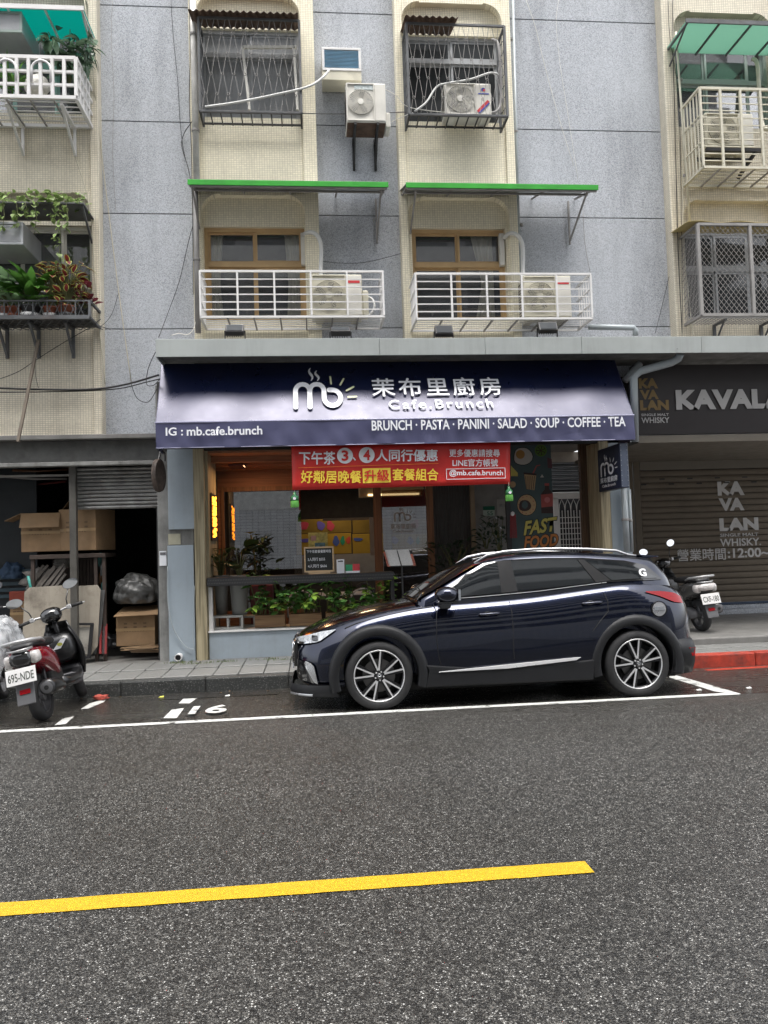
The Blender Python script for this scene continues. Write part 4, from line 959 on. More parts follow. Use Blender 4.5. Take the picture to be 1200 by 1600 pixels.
# ------------------------------------------------------------------ cafe front
cf = thing('cafe_shopfront', 'open fronted cafe with orange lit ceiling, glass partition and low pale blue wall', 'shopfront', (1.2, 10.8, .1))
def pbox(name, mat, x0, y0, x1, y1, Y, dep, parent=cf, bevel=0., zb=None, zt=None, **kw):
    X0, X1, Z0, Z1 = rc(x0, y0, x1, y1, Y)
    if zb is not None: Z0 = zb
    if zt is not None: Z1 = zt
    return MB().box(X0, X1, Y, Y+dep, Z0, Z1).build(name, mat, parent, bevel=bevel, **kw)
ZC = 2.95
pbox('pillar', CONC, 247, 690, 303, 1032, 10.79, .5, zb=.08, zt=3.9)
pbox('meter_panel', BLUEP, 262, 690, 303, 827, 10.73, .055, bevel=.006, zt=3.0)
pbox('meter_panel', BLUEP, 263, 852, 304, 1032, 10.735, .05, bevel=.006, zb=.09)
pbox('notice', M('yellowed_notice', (.42,.40,.30), .8, dirt=.4), 263, 834, 282, 851, 10.775, .01)
pbox('notice', WPRINT, 249, 861, 260, 884, 10.775, .01); pbox('notice_print', GREYP, 250, 863, 259, 867, 10.77, .004)
pbox('grained_pillar', WOODP, 304, 690, 321, 1030, 10.72, .10, zb=.09, zt=3.0, bevel=.004)
pbox('grained_pillar_side', WOODP, 313, 690, 327, 1030, 10.822, .9, zb=.09, zt=3.0)
# low wall
lwx1 = at(640, 1000, 10.78).x
X0, _, _, _ = rc(327, 985, 400, 1030, 10.78); zw = at(400, 986, 10.78).z
MB().box(X0, lwx1, 10.78, 10.86, .08, zw).build('low_wall', BLUEP, cf, bevel=.004)
MB().box(X0-.01, lwx1+.01, 10.75, 11.4, zw+.001, zw+.022).build('sill', WHITE, cf, bevel=.004)
MB().box(X0-.0, X0+.05, 10.8, 10.9, zw+.022, at(327,918,10.8).z).build('counter_post', WHITE, cf)
# counter shelf of perforated black metal
Yk = 10.62; zk1, zk0 = at(450, 899, Yk).z, at(450, 912, Yk).z; kx0, kx1 = at(323, 905, Yk).x, at(616, 900, Yk).x
MB().box(kx0, kx1, Yk, 10.98, zk0, zk1).build('counter_shelf', DARKM, cf, bevel=.004)
m = MB()
n = int((kx1-kx0)/.022)
for i in range(n):
    for j in range(2):
        x = kx0+.01+i*.022+(j % 2)*.011; z = zk0+(zk1-zk0)*(.33+.36*j); m.box(x, x+.010, Yk-.001, Yk+.001, z-.009, z+.009)
m.build('shelf_perforation', M('perforation_shadow', (.08,.08,.08), .6, var=0), cf, kind='stuff')
MB().box(kx1-.05, kx1, Yk+.02, 10.98, zw, zk0).build('shelf_leg', DARKM, cf)
# recessed shop: side walls, ceiling, back
ksx_ = at(992, 630, 10.6).x
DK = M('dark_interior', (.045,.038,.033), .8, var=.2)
LX0, LX1 = -1.5, 3.75
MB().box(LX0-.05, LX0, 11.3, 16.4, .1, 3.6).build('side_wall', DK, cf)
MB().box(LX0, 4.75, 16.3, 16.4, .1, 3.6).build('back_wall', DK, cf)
CEIL = M('orange_ceiling', (.30,.14,.075), .6, var=.15)
MB().box(LX0, 2.55, 10.85, 12.55, ZC, ZC+.06).build('ceiling', CEIL, cf)
MB().box(2.55, ksx_-.02, 10.87, 13.35, 3.15, 3.2).build('ceiling', M('grey_arcade_ceiling', (.20,.18,.16), .7), cf)
for y in (11.2, 11.75, 12.3): MB().box(LX0, 2.55, y, y+.12, ZC-.09, ZC).build('ceiling_beam', ORANGEW, cf, bevel=.005)
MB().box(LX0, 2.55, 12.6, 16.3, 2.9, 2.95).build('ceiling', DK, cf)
MB().box(-1.2, -.98, 11.4, 11.9, ZC-.12, ZC-.095).build('ceiling_speaker', M('dark_red_box', (.06,.02,.02), .6), cf)
YW2 = 12.55
# window frame with dark glass on the left
gx0, gx1 = at(346, 800, YW2).x, at(470, 800, YW2).x; gzt = at(420, 765, YW2).z
m = MB(); fx1 = at(600, 800, YW2).x
m.box(LX0, gx0, YW2, YW2+.1, .1, ZC-.02); m.box(gx0, 2.55, YW2, YW2+.1, gzt+.02, ZC-.02); m.box(gx0, gx1, YW2, YW2+.1, .1, .62); m.build('window_wall', ORANGEW, cf)
m = MB(); m.box(gx0, gx0+.05, YW2-.03, YW2-.002, .62, gzt+.07); m.box(gx0+.05, gx1, YW2-.03, YW2-.002, gzt-.02, gzt+.05); m.build('window_frame', DOORW, cf)
MB().box(gx0+.05, gx1, YW2+.03, YW2+.04, .62, gzt+.02).build('pane', CAFEG, cf, label='dark window pane reflecting a pale tiled building')
# brown posts and the glass with the logo
for (a, b, yt) in ((585, 597, 755), (668, 678, 755)):
    pbox('door_post', DOORW, a, yt, b, 895, YW2-.05, .12, zb=.1, zt=ZC-.02)
p0x, p1x = at(598, 830, YW2).x, at(668, 830, YW2).x
MB().box(p0x, p1x, YW2+.0, YW2+.01, .15, at(633, 765, YW2).z).build('pane', CAFEG, cf)
Lo = at(617, 814, YW2-.01); lw = (at(650, 814, YW2).x-Lo.x)/1.62
logo(lambda u, v: Vector((Lo.x+u*lw, YW2-.012, Lo.z+v*lw*.95)), 1, M('grey_vinyl', (.42,.40,.37), .6, var=0), cf, MATS['grey_vinyl'])
ptext('茉布里廚房', 'lettering', MATS['grey_vinyl'], cf, 610, 818, 650, 827, YW2-.012, bold=.01)
ptext('Cafe.Brunch', 'lettering', MATS['grey_vinyl'], cf, 614, 828, 646, 832, YW2-.012, bold=.01)
# warm ceiling light strip
pbox('cornice', M('warm_cornice', (.45,.36,.22), .6), 562, 760, 662, 775, 12.9, .3)
pbox('light_strip', emis('warm_strip', (1,.72,.36), .9), 575, 771, 655, 774, 12.88, .015)
sc_l = bpy.data.lights.new('cafe_fill', 'AREA'); sc_l.energy = 5; sc_l.color = (1,.55,.25); sc_l.size = .3  # added warm light under the cafe ceiling, stands for no fitting
lo = bpy.data.objects.new('cafe_fill', sc_l); col.objects.link(lo); lo.location = (-.9, 11.55, 2.84)
sc_l2 = bpy.data.lights.new('cafe_fill', 'AREA'); sc_l2.energy = 3.5; sc_l2.color = (1,.7,.42); sc_l2.size = .4  # second added light, brightens the deep interior, no fitting there
lo = bpy.data.objects.new('cafe_fill', sc_l2); col.objects.link(lo); lo.location = (.5, 14.6, 2.85)
# yellow poster wall deep inside
YP = 15.0
YEL = M('yellow_panel', (.40,.27,.03), .6, var=.1)
for (x0, x1) in ((462, 550), (550, 601), (612, 690)):
    pbox('yellow_panel', YEL, x0+1, 834, x1-1, 866, YP, .03, bevel=.004)
    pbox('yellow_panel', M('mustard_panel', (.20,.14,.02), .6), x0+1, 811, x1-1, 833, YP, .03, bevel=.004)
cols_ = [(.12,.10,.5),(.02,.30,.16),(.6,.08,.05),(.06,.12,.45),(.45,.05,.10),(.5,.25,.02)]
for i, (a, b, c, d, k) in enumerate([(468,814,482,829,4),(495,814,507,829,0),(510,814,522,829,4),(520,838,530,852,3),(532,838,539,851,1),(541,838,548,850,2),(470,841,484,848,0),(552,840,566,846,3),(612,838,622,850,0),(636,839,646,850,3),(650,839,656,850,1),(643,812,655,826,4)]):
    X0, X1, Z0, Z1 = rc(a, b, c, d, YP-.01)
    o = MB(); cxx, czz = (X0+X1)/2, (Z0+Z1)/2
    o.add([(cxx+(X1-X0)/2*math.cos(t)*(1+.2*math.sin(3*t+i)), YP-.006, czz+(Z1-Z0)/2*math.sin(t)*(1+.2*math.cos(2*t+i))) for t in [q*math.pi/7 for q in range(14)]], [tuple(range(14))]).build('printed_shape', M('print_%s' % 'indigo emerald scarlet cobalt crimson amber'.split()[k], cols_[k], .6, var=0), cf)
pbox('white_partition', M('pale_interior', (.34,.33,.31), .7), 460, 866, 600, 896, 14.9, .05)
pbox('white_partition', MATS['pale_interior'], 578, 808, 585, 868, 13.4, .05); pbox('white_partition', MATS['pale_interior'], 600, 808, 611, 868, 13.4, .05)
pbox('shelf_front', M('pale_edge', (.30,.25,.18), .6), 505, 809, 590, 812, 13.6, .3)
# leaning poster behind the chalkboard
t = thing('poster', 'small pale yellow poster standing behind the chalkboard', 'poster', at(497, 862, 11.6))
pbox('poster_sheet', M('poster_yellow', (.5,.45,.12), .4, var=.5, vs=14), 482, 832, 512, 860, 11.6, .01, t)
pbox('poster_picture', M('poster_blue', (.10,.2,.22), .4, var=.6, vs=22), 492, 848, 508, 857, 11.59, .004, t); pbox('poster_picture', M('poster_pink', (.5,.3,.26), .4), 486, 837, 494, 845, 11.59, .004, t)
# right part: dark ribbed wall, beige edge, number plate
rx0, rx1 = at(678, 820, 12.9).x, at(736, 820, 12.9).x; n = 14; src = None
for i in range(n):
    x = rx0+(rx1-rx0)*i/n
    if src is None: src = MB().box(x, x+(rx1-rx0)/n-.006, 12.9, 12.95, .1, 2.95).build('wall_board', M('dark_board', (.075,.068,.06), .6), cf)
    else: inst(src, cf, (x+((rx1-rx0)/n-.006)/2, 12.925, 1.525))
pbox('corner_trim', M('beige_trim', (.30,.22,.14), .6), 736, 750, 743, 880, 12.85, .1, zb=.1, zt=3.1)
pbox('grey_wall', M('grey_plaster', (.27,.26,.245), .8, dirt=.2), 743, 740, 776, 880, 12.95, .06, zb=.1, zt=3.15)
pbox('dim_wall', M('grey_plaster', None), 776, 740, 800, 880, 13.3, .06, zb=.1, zt=3.15)
pbox('house_number_plate', M('dark_green_plate', (.015,.12,.07), .4), 755, 791, 773, 797, 12.93, .012); pbox('house_number_plate', M('pale_green_plate', (.45,.52,.45), .4), 755, 797, 773, 806, 12.93, .012)
ptext('55', 'lettering', MATS['dark_green_plate'], cf, 761, 799, 770, 805, 12.925, bold=.01)
pbox('dim_notice', M('dim_notice_white', (.4,.38,.35), .7), 777, 780, 795, 808, 13.2, .012); ptext('敦化', 'lettering', GREYP, cf, 780, 787, 792, 792, 13.19)
# ------------------------------------------------------------------ illustrated food board
YFB = 11.6
fb = thing('food_board', 'dark green board with egg, cup, doughnut, bottle and FAST FOOD print', 'signboard', at(831, 870, YFB))
X0, X1, Z0, Z1 = rc(798, 690, 864, 880, YFB)
MB().box(X0, X1, YFB, YFB+.04, .3, 3.1).build('board', M('board_teal', (.07,.11,.115), .6, var=.05), fb)
def flat(pts, name, mat, lay, close=True):
    Y = YFB-.002*lay; P = [at(x, y, Y) for x, y in pts]; return MB().add(P, [tuple(range(len(P)))]).build(name, mat, fb)
def blob(cx, cy, r, n=16, wob=0., ry=None): return [(cx+r*math.cos(t)*(1+wob*math.sin(3*t+1)), cy+(ry or r)*math.sin(t)*(1+wob*math.cos(2*t))) for t in [k*2*math.pi/n for k in range(n)]]
EW, EY, TN, BR_, PK = M('egg_white', (.52,.50,.46), .6, var=0), M('egg_yolk', (.42,.22,.06), .6, var=0), M('biscuit_tan', (.52,.36,.19), .6, var=0), M('cola_brown', (.055,.03,.028), .6, var=0), M('label_red', (.42,.09,.08), .6, var=0)
LM, YT, OT, BLK = M('lime_green', (.10,.22,.03), .6, var=0), M('banana_yellow', (.66,.58,.14), .6, var=0), M('orange_print', (.62,.24,.07), .6, var=0), M('outline_black', (.02,.02,.02), .6, var=0)
flat(blob(817,713,15.5,18,.08), 'egg_outline', BLK, 1); flat(blob(817,713,14.3,18,.08), 'egg', EW, 2); flat(blob(813,710,7), 'yolk', EY, 3)
flat(blob(845,704,9.5), 'lime', LM, 1); flat(blob(845,704,7.5), 'lime', BR_, 2)
for k in range(7): a = k*.9; flat([(845+1.2*math.cos(a),704+1.2*math.sin(a)),(845+7*math.cos(a-.33),704+7*math.sin(a-.33)),(845+7*math.cos(a+.33),704+7*math.sin(a+.33))], 'lime_segment', LM, 3)
flat([(798,727),(809,739),(809,744),(798,744)], 'cheese', YT, 1)
flat([(819,739),(838,741),(835,766),(822,764)], 'cup', TN, 1); flat([(818,738),(838,740),(838,743),(818,741)], 'cup_lid', BR_, 2)
for k in range(5): flat([(821+k*3.4,744),(822+k*3.4,744),(823+k*2.6,765),(822+k*2.6,765)], 'cup_stripe', BR_, 3)
flat([(832,739),(838,727),(844,726),(844,727.5),(839,728.5),(834,740)], 'straw', PK, 2)
flat(blob(823,789,15.5,20,0,17), 'doughnut_outline', BLK, 1); flat(blob(823,789,14.6,20,0,16), 'doughnut', TN, 2); flat(blob(820,790,9.5,16,.08), 'icing', BR_, 3); flat(blob(820,789,5,14,0,6), 'hole', MATS['board_teal'], 4)
for k in range(12): a = k*.53; flat(blob(822.5+12.*math.cos(a), 789+13.4*math.sin(a), .9, 6), 'sprinkle', PK, 4)
flat([(852,758),(858,758),(858,764),(864,771),(864,802),(846,802),(845,772),(851,765)], 'bottle_print', BR_, 1); flat([(845,773),(864,771),(864,791),(846,793)], 'bottle_label', PK, 2); flat(blob(855,781,4.5), 'label_spot', M('pale_red', (.6,.2,.2), .6, var=0), 3); flat([(851,755),(858,755),(858,759),(851,759)], 'bottle_cap', PK, 3)
flat(blob(801,757,5,12), 'biscuit', TN, 1); flat([(844,746),(847,741),(850,746)], 'triangle', EW, 1)
flat([(855,715),(862,717),(863,732),(856,731)], 'lolly', M('plum', (.12,.05,.06), .6, var=0), 1)
def btext(s, x0, y0, x1, y1, mat, lay, rot=.0, **kw):
    Y = YFB-.003*lay; a, b, c = at(x0, y1, Y), at(x1, y1-rot, Y), at(x0+rot*.5, y0, Y); text(s, 'lettering', mat, fb, a, (b.x, Y, b.z), (c.x, Y, c.z), **kw)
btext('FOOD', 818, 837, 872, 859, BLK, 2, 5, bold=.08); btext('FOOD', 818.5, 838, 871, 858, OT, 3, 5, bold=.035)
btext('FAST', 817.5, 813, 868, 838, BLK, 4, 7, bold=.08); btext('FAST', 818, 814, 867, 837, YT, 5, 7, bold=.035)
# back of the arcade: louvre and white gate
t = thing('louvre_shutter', 'grey horizontal louvres above the white gate at the back', 'louvre', at(886, 768, 13.2)); src = None
X0, X1, Z0, Z1 = rc(855, 722, 925, 768, 13.25)
for i in range(8):
    z = Z0+(Z1-Z0)*(i+.5)/8
    if src is None: src = MB().obox((X0, 13.2, z), (X1-X0, 0, 0), (0, .07, .045), (0, 0, .012)).build('louvre', GREYF, t); s0 = z
    else: c = Vector((X0+X1, 0, 0))/2; inst(src, t, ((X0+X1)/2, 13.235, z+.0285))
MB().box(X0, X1, 13.35, 13.4, Z0, Z1+.1).build('backing', ROOMD, t)
pbox('arcade_wall', M('beige_arcade_wall', (.42,.37,.31), .7), 855, 690, 925, 722, 13.2, .1, zt=3.15)
t = thing('lattice_gate', 'white lattice gate with pointed tops behind the food board', 'gate', at(890, 870, 13.3))
X0, X1, Z0, Z1 = rc(866, 778, 925, 870, 13.3)
LG = M('gate_white', (.80,.78,.75), .5, var=.05)
pbox('gate_header', LG, 855, 769, 925, 779, 13.28, .08, t); MB().box(X0, X0+.09, 13.28, 13.34, .2, Z1).build('gate_stile', LG, t)
m = MB(); n = 11
for i in range(n+1): x = X0+.1+(X1-X0-.1)*i/n; m.box(x-.006, x+.006, 13.29, 13.30, .2, Z1-.22)
for i in range(18): z = .35+(Z1-.6-.0)*i/18*1.0; m.box(X0+.09, X1, 13.301, 13.31, z-.006, z+.006)
for i in range(n//2+1):
    x0 = X0+.1+(X1-X0-.1)*(2*i)/n; w_ = (X1-X0-.1)*2/n
    m.tube([(x0,13.295,Z1-.22),(x0+w_*.1,13.295,Z1-.12),(x0+w_*.5,13.295,Z1-.02),(x0+w_*.9,13.295,Z1-.12),(x0+w_,13.295,Z1-.22)], .007, 5)
m.build('lattice', LG, t, kind='stuff'); MB().box(X0, X1, 13.5, 13.52, .2, Z1).build('backing', ROOMD, t)
# right pillars of the cafe
bx0, bx1 = at(907, 780, 11.3).x, at(940, 780, 11.3).x; n = 9; src = None
for i in range(n):
    x = bx0+(bx1-bx0)*i/n
    if src is None: src = MB().box(x, x+(bx1-bx0)/n-.005, 11.25, 11.33, .1, 3.1).build('brown_slat', BROWN, cf)
    else: inst(src, cf, (x+((bx1-bx0)/n-.005)/2, 11.29, 1.6))
MB().box(bx0+.02, bx1, 11.335, 11.37, .1, 3.1).build('slat_backing', BROWN, cf)
pbox('grained_pillar', WOODP, 939, 690, 954, 880, 10.74, .5, zb=.1, zt=3.0, bevel=.004)
pbox('pillar', BLUEP, 954, 690, 985, 880, 10.78, .5, zb=.1, zt=3.9, bevel=.006)
MB().box(at(247,700,10.8).x, at(985,700,10.8).x, 10.78, 10.86, 2.98, 3.95).build('header_wall', DARKC, cf)
vpipe('pale grey twin downpipe at the right end of the cafe', 975, 762, 979, 862, 10.68, .045, PIPEM)
vpipe('thin pale pipe right beside the twin downpipe', 983, 765, 987, 862, 10.72, .025, PIPEM)
# projecting box sign
sg = thing('projecting_sign', 'small navy box sign with white cup logo jutting out under the awning end', 'sign', at(972, 765, 10.1))
sx0, sx1 = at(969, 730, 9.95).x, at(982, 730, 9.95).x; sz0, sz1 = at(975, 762, 9.95).z, at(975, 692, 9.95).z
MB().box(sx0, sx1, 9.95, 10.75, sz0, sz1).build('sign_box', M('sign_navy', (.012,.017,.04), .35, var=.1), sg, bevel=.006)
MB().box(sx0+.008, sx1-.008, 9.942, 9.95, sz0+.01, sz1-.01).build('edge_plate', M('navy_grey_plate', (.07,.085,.12), .4), sg)
m = MB()
for i in range(9):
    for x in (sx0+.016, sx1-.016): m.box(x-.004, x+.004, 9.938, 9.942, sz0+.03+i*(sz1-sz0-.06)/8-.004, sz0+.03+i*(sz1-sz0-.06)/8+.004)
m.build('rivets', GREYF, sg)
fy = lambda u, v: Vector((sx0-.004, 10.62-u*.36, sz0+.22+v*.26))
logo(fy, 1, WPRINT, sg, WPRINT)
text('茉布里廚房', 'lettering', WPRINT, sg, (sx0-.003, 10.66, sz0+.11), (sx0-.003, 10.05, sz0+.11), (sx0-.003, 10.66, sz0+.19), bold=.02)
text('Cafe.Brunch', 'lettering', WPRINT, sg, (sx0-.003, 10.6, sz0+.05), (sx0-.003, 10.12, sz0+.05), (sx0-.003, 10.6, sz0+.09), bold=.02)
MB().box(sx0+.02, sx0+.1, 10.75, 10.80, sz0+.1, sz1-.1).build('wall_mount', DARKM, sg)
# ------------------------------------------------------------------ whisky shop
ks = thing('whisky_shopfront', 'closed shop with brown roller shutter and charcoal sign of large pale capitals', 'shopfront', (6.5, 13, .2))
KB = M('sign_charcoal', (.030,.024,.024), .35, var=.06); KBR = M('bronze_frame', (.115,.088,.056), .45, var=.08); KT = M('taupe_trim', (.17,.15,.12), .6, var=.05)
ksx = at(992, 630, 10.6).x
MB().box(ksx, 9.6, 10.6, 10.75, at(1100, 678, 10.6).z, 4.08).build('sign_panel', KB, ks, bevel=.006)
zt0 = at(1100, 691, 10.6).z; MB().box(ksx, 9.6, 10.55, 10.8, zt0, at(1100, 680, 10.6).z).build('sign_trim', KT, ks, bevel=.004)
MB().box(ksx, 9.6, 10.8, 13.3, zt0+.0, zt0+.05).build('arcade_ceiling', M('taupe_ceiling', (.17,.15,.12), .6), ks)
YK = 13.2; sh0, sh1 = at(1003, 800, YK).x, 10.5; zst = at(1100, 733, YK).z; zsb = .36+.03
MB().box(sh0-.02, 10.5, YK-.05, YK+.0, zst, at(1100, 720, YK).z).build('shutter_header', KT, ks, bevel=.004)
MB().box(sh0-.02, 10.5, YK-.02, YK+.2, at(1100,720,YK).z+.003, zt0).build('upper_panel', KBR, ks)
for (a, b, yy) in ((984, 992, YK-.1), (993, 1003, YK-.06)):
    X0, X1, _, _ = rc(a, 800, b, 810, yy); MB().box(X0, X1-.006, yy, YK+.1, .19, zt0+.02).build('frame_post', KBR, ks, bevel=.004)
MB().box(at(926,800,YK-.1).x, at(984,800,YK-.1).x, YK-.1, YK, .19, 3.1).build('side_wall', BROWN, ks)
SHT = M('brown_shutter', (.165,.138,.108), .75, spec=.15, var=.08, dirt=.2); n = 22; sp_ = (zst-zsb)/n; src = None
for i in range(n):
    z = zsb+i*sp_
    if src is None:
        m = MB(); prof = [(YK+.004, 0), (YK-.004, sp_*.3), (YK-.004, sp_*.6), (YK+.002, sp_-.02), (YK+.04, sp_-.018), (YK+.042, sp_-.004), (YK+.042, 0)]
        m.prismx([(a, z+b) for a, b in prof], sh0, sh1); src = m.build('shutter_slat', SHT, ks); c0 = z+(sp_-.004)/2
    else: inst(src, ks, ((sh0+sh1)/2, YK+.019, z+(sp_-.004)/2))
MB().box(sh0, sh1, YK-.02, YK+.03, zsb-.05, zsb-.003).build('bottom_bar', M('blue_bar', (.03,.05,.09), .5), ks)
MB().box(sh0, sh1, YK+.05, YK+.06, zsb, zst+.1).build('shutter_backing', ROOMD, ks)  # added unseen plate, keeps bright sky out of the slat gaps
m = MB()
for k in range(10):
    for (yy, off) in ((748, 0), (756, -.35)):
        x = sh0+.35+k*.52+off; z = at(1060, yy, YK).z; m.box(x, x+.1, YK-.006, YK-.001, z-.012, z+.012)
m.build('vent_slots', ROOMD, ks)
GOLD = M('dull_gold', (.23,.15,.05), .5, var=.05); SILV = M('pale_grey_letter', (.50,.49,.48), .5, var=.05); DSIL = M('dim_print', (.52,.51,.50), .6, var=.1)
Yq = 10.595
for s, b in (('KA', (998,591,1028,607)), ('VA', (1000,609,1029,624)), ('LAN', (1000,625,1045,641))): ptext(s, 'lettering', GOLD, ks, *b, Yq, bold=.055)
ptext('SINGLE MALT', 'lettering', SILV, ks, 1002, 646, 1045, 650, Yq, bold=.02); ptext('WHISKY', 'lettering', SILV, ks, 1002, 652, 1046, 661, Yq, bold=.02)
o = ptext('KAVALAN', 'lettering', SILV, ks, 1056, 608, 1259, 639, Yq-.01, bold=.055, spacing=1.05)
Yt = YK-.004
for s, b in (('KA', (1121,752,1163,774)), ('VA', (1123,778,1163,798)), ('LAN', (1124,809,1185,829))): ptext(s, 'lettering', DSIL, ks, *b, Yt, bold=.055)
ptext('SINGLE MALT', 'lettering', DSIL, ks, 1125, 833, 1185, 838, Yt, bold=.02); ptext('WHISKY.', 'lettering', DSIL, ks, 1125, 841, 1189, 853, Yt, bold=.02)
ptext('營業時間', 'lettering', DSIL, ks, 1058, 857, 1134, 876, Yt, bold=.012); ptext(':12:00~', 'lettering', DSIL, ks, 1137, 856, 1202, 871, Yt, bold=.025)
# ------------------------------------------------------------------ left: storage shop with a half raised shutter
st = thing('storage_shopfront', 'grimy storage shop with a half raised metal roller shutter at the left', 'shopfront', (-3.4, 11, .1))
MB().box(-7, at(249,705,10.78).x, 10.76, 11.0, at(120,722,10.76).z, 3.15).build('lintel_beam', M('sooty_beam', (.10,.10,.095), .7, var=.3, dirt=.6, bump=.3, bs=6), st, bevel=.01)
MB().box(-7, at(249,705,10.7).x, 10.62, 10.8, 3.15, 3.21).build('lintel_ledge', CONCL, st, bevel=.006)
MB().box(-7, at(249,705,10.7).x, 10.66, 10.8, at(120,728,10.7).z, at(120,722,10.7).z).build('lintel_ledge', CONC, st, bevel=.006)
SM = M('steel_shutter', (.30,.30,.29), .38, metal=.3, var=.25, vs=6, dirt=.6, dcol=(.08,.05,.03)); YH = 10.96
hx0, hx1, hz0, hz1 = rc(113, 729, 247, 795, YH); n = 11; sp_ = (hz1-hz0)/n; src = None
for i in range(n):
    z = hz0+i*sp_; prof = [(YH+.02, 0), (YH, .008), (YH-.008, sp_*.45), (YH, sp_*.8), (YH+.016, sp_-.006), (YH+.03, sp_-.002), (YH+.03, 0)]
    if src is None: src = MB().prismx([(a, z+b) for a, b in prof], hx0, hx1).build('shutter_slat', SM, st)
    else: inst(src, st, ((hx0+hx1)/2, YH+.011, z+(sp_-.002)/2))
px_, _, _, _ = rc(107, 728, 119, 1035, 10.85)
a, b = at(114, 728, 10.85), at(123, 1035, 10.85)
MB().bar((a.x, 10.85, .1), (a.x, 10.85, a.z+.05), .09).build('steel_post', M('grimy_steel', (.09,.085,.075), .5, metal=.2, var=.4, dirt=.6), st, bevel=.006)
MB().bar((at(247,900,10.9).x, 10.95, .1), (at(247,900,10.9).x, 10.95, hz0), .035).build('guide_rail', DARKM, st)
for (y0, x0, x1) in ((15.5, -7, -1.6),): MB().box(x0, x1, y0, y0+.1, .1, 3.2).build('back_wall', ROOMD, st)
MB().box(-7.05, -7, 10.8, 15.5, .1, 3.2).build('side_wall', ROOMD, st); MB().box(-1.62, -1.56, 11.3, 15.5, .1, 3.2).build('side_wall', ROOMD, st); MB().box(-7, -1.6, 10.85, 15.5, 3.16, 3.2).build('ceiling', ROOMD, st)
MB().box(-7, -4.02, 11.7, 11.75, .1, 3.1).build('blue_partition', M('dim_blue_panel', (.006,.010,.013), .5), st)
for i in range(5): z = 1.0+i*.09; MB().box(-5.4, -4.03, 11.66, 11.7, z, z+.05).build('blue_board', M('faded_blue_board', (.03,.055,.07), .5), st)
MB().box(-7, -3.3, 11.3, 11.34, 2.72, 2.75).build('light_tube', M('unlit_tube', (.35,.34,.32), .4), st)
def carton(label, px, Y, dep, rot=0, flaps=0, group='brown cardboard cartons'):
    X0, X1, Z0, Z1 = rc(*px, Y); t = thing('carton', label, 'carton', ((X0+X1)/2, Y+dep/2, Z0), group)
    cx, cy = (X0+X1)/2, Y+dep/2; RM = Matrix.Translation((cx, cy, 0)) @ Matrix.Rotation(R_(rot), 4, 'Z') @ Matrix.Translation((-cx, -cy, 0))
    MB().box(X0, X1, Y, Y+dep, Z0, Z1).xform(RM).build('box', CARD, t, bevel=.006)
    MB().box(X0-.001, X1+.001, Y-.003, Y-.0005, (Z0+Z1)/2-.02, (Z0+Z1)/2+.02).xform(RM).build('tape', M('tan_tape', (.36,.24,.12), .3), t)
    if flaps:
        MB().obox((X0, Y, Z1), (X1-X0, 0, 0), (0, -.09, -.20), (0, .006, .004)).xform(RM).build('flap', CARD, t)
        MB().obox((X0, Y, Z1), (-.22, 0, -.10), (0, dep, 0), (0, 0, .006)).xform(RM).build('flap', CARD, t)
        MB().obox((X1, Y, Z1), (.12, 0, .16), (0, dep, 0), (0, 0, .006)).xform(RM).build('flap', CARD, t)
    m = MB()
    for r in range(3):
        for c in range(3 if r < 2 else 8):
            x = X0+(X1-X0)*((.2+c*.25) if r < 2 else (.2+c*.07)); z = Z0+(Z1-Z0)*(.66-.11*r); m.box(x, x+(.045 if r < 2 else .02), Y-.0025, Y-.0005, z, z+.022)
    m.xform(RM).build('printed_marks', M('faint_ink', (.14,.09,.05), .8, var=0), t)
    return t
carton('open cardboard carton with raised flaps on top of the cart, left of the post', (32, 802, 92, 862), 11.15, .4, 4, 1)
carton('closed taped cardboard carton on top of the cart behind the steel post', (96, 795, 160, 860), 11.1, .55, -14)
carton('cardboard carton on the floor under the plastic bag by the shutter opening', (182, 958, 243, 1009), 11.15, .4, -2)
carton('small carton with red lid behind the plywood at the far left', (15, 940, 38, 978), 11.5, .3, 3)
tag(pbox('red_crate', M('worn_red', (.25,.04,.02), .6), 14, 924, 39, 939, 11.5, .28, None, bevel=.01), 'worn red box on the small carton at the far left', 'box')
X0, X1, Z0, Z1 = rc(181, 946, 245, 960, 11.1)
tag(MB().obox((X0-.02, 11.05, Z0-.02), (X1-X0+.04, 0, .01), (.03, .45, .10), (0, 0, .008)).build('carton_sheet', CARD), 'flat cardboard sheet covering the floor carton', 'cardboard')
# cart rack
t = thing('rack', 'dark wooden rack on which the big cartons stand', 'rack', at(105, 1020, 11.2))
tx0, tx1, tz = at(48, 866, 11.1).x, at(166, 866, 11.1).x, at(100, 866, 11.1).z
MB().box(tx0, tx1, 11.05, 11.65, tz-.06, tz).build('rack_top', M('dark_timber', (.05,.035,.028), .7, var=.3), t, bevel=.006)
for x in (tx0+.03, at(150,900,11.1).x, tx1-.03): MB().bar((x, 11.1, .1), (x, 11.1, tz-.06), .045).build('leg', MATS['dark_timber'], t)
n = 12; a = at(82,900,11.5).x; b = at(146,900,11.5).x; src = None
for i in range(n):
    x = a+(b-a)*i/n
    if src is None: src = MB().box(x, x+(b-a)/n-.008, 11.5, 11.52, .5, tz-.07).build('board', MATS['dark_timber'], t)
    else: inst(src, t, (x+((b-a)/n-.008)/2, 11.51, (.5+tz-.07)/2))
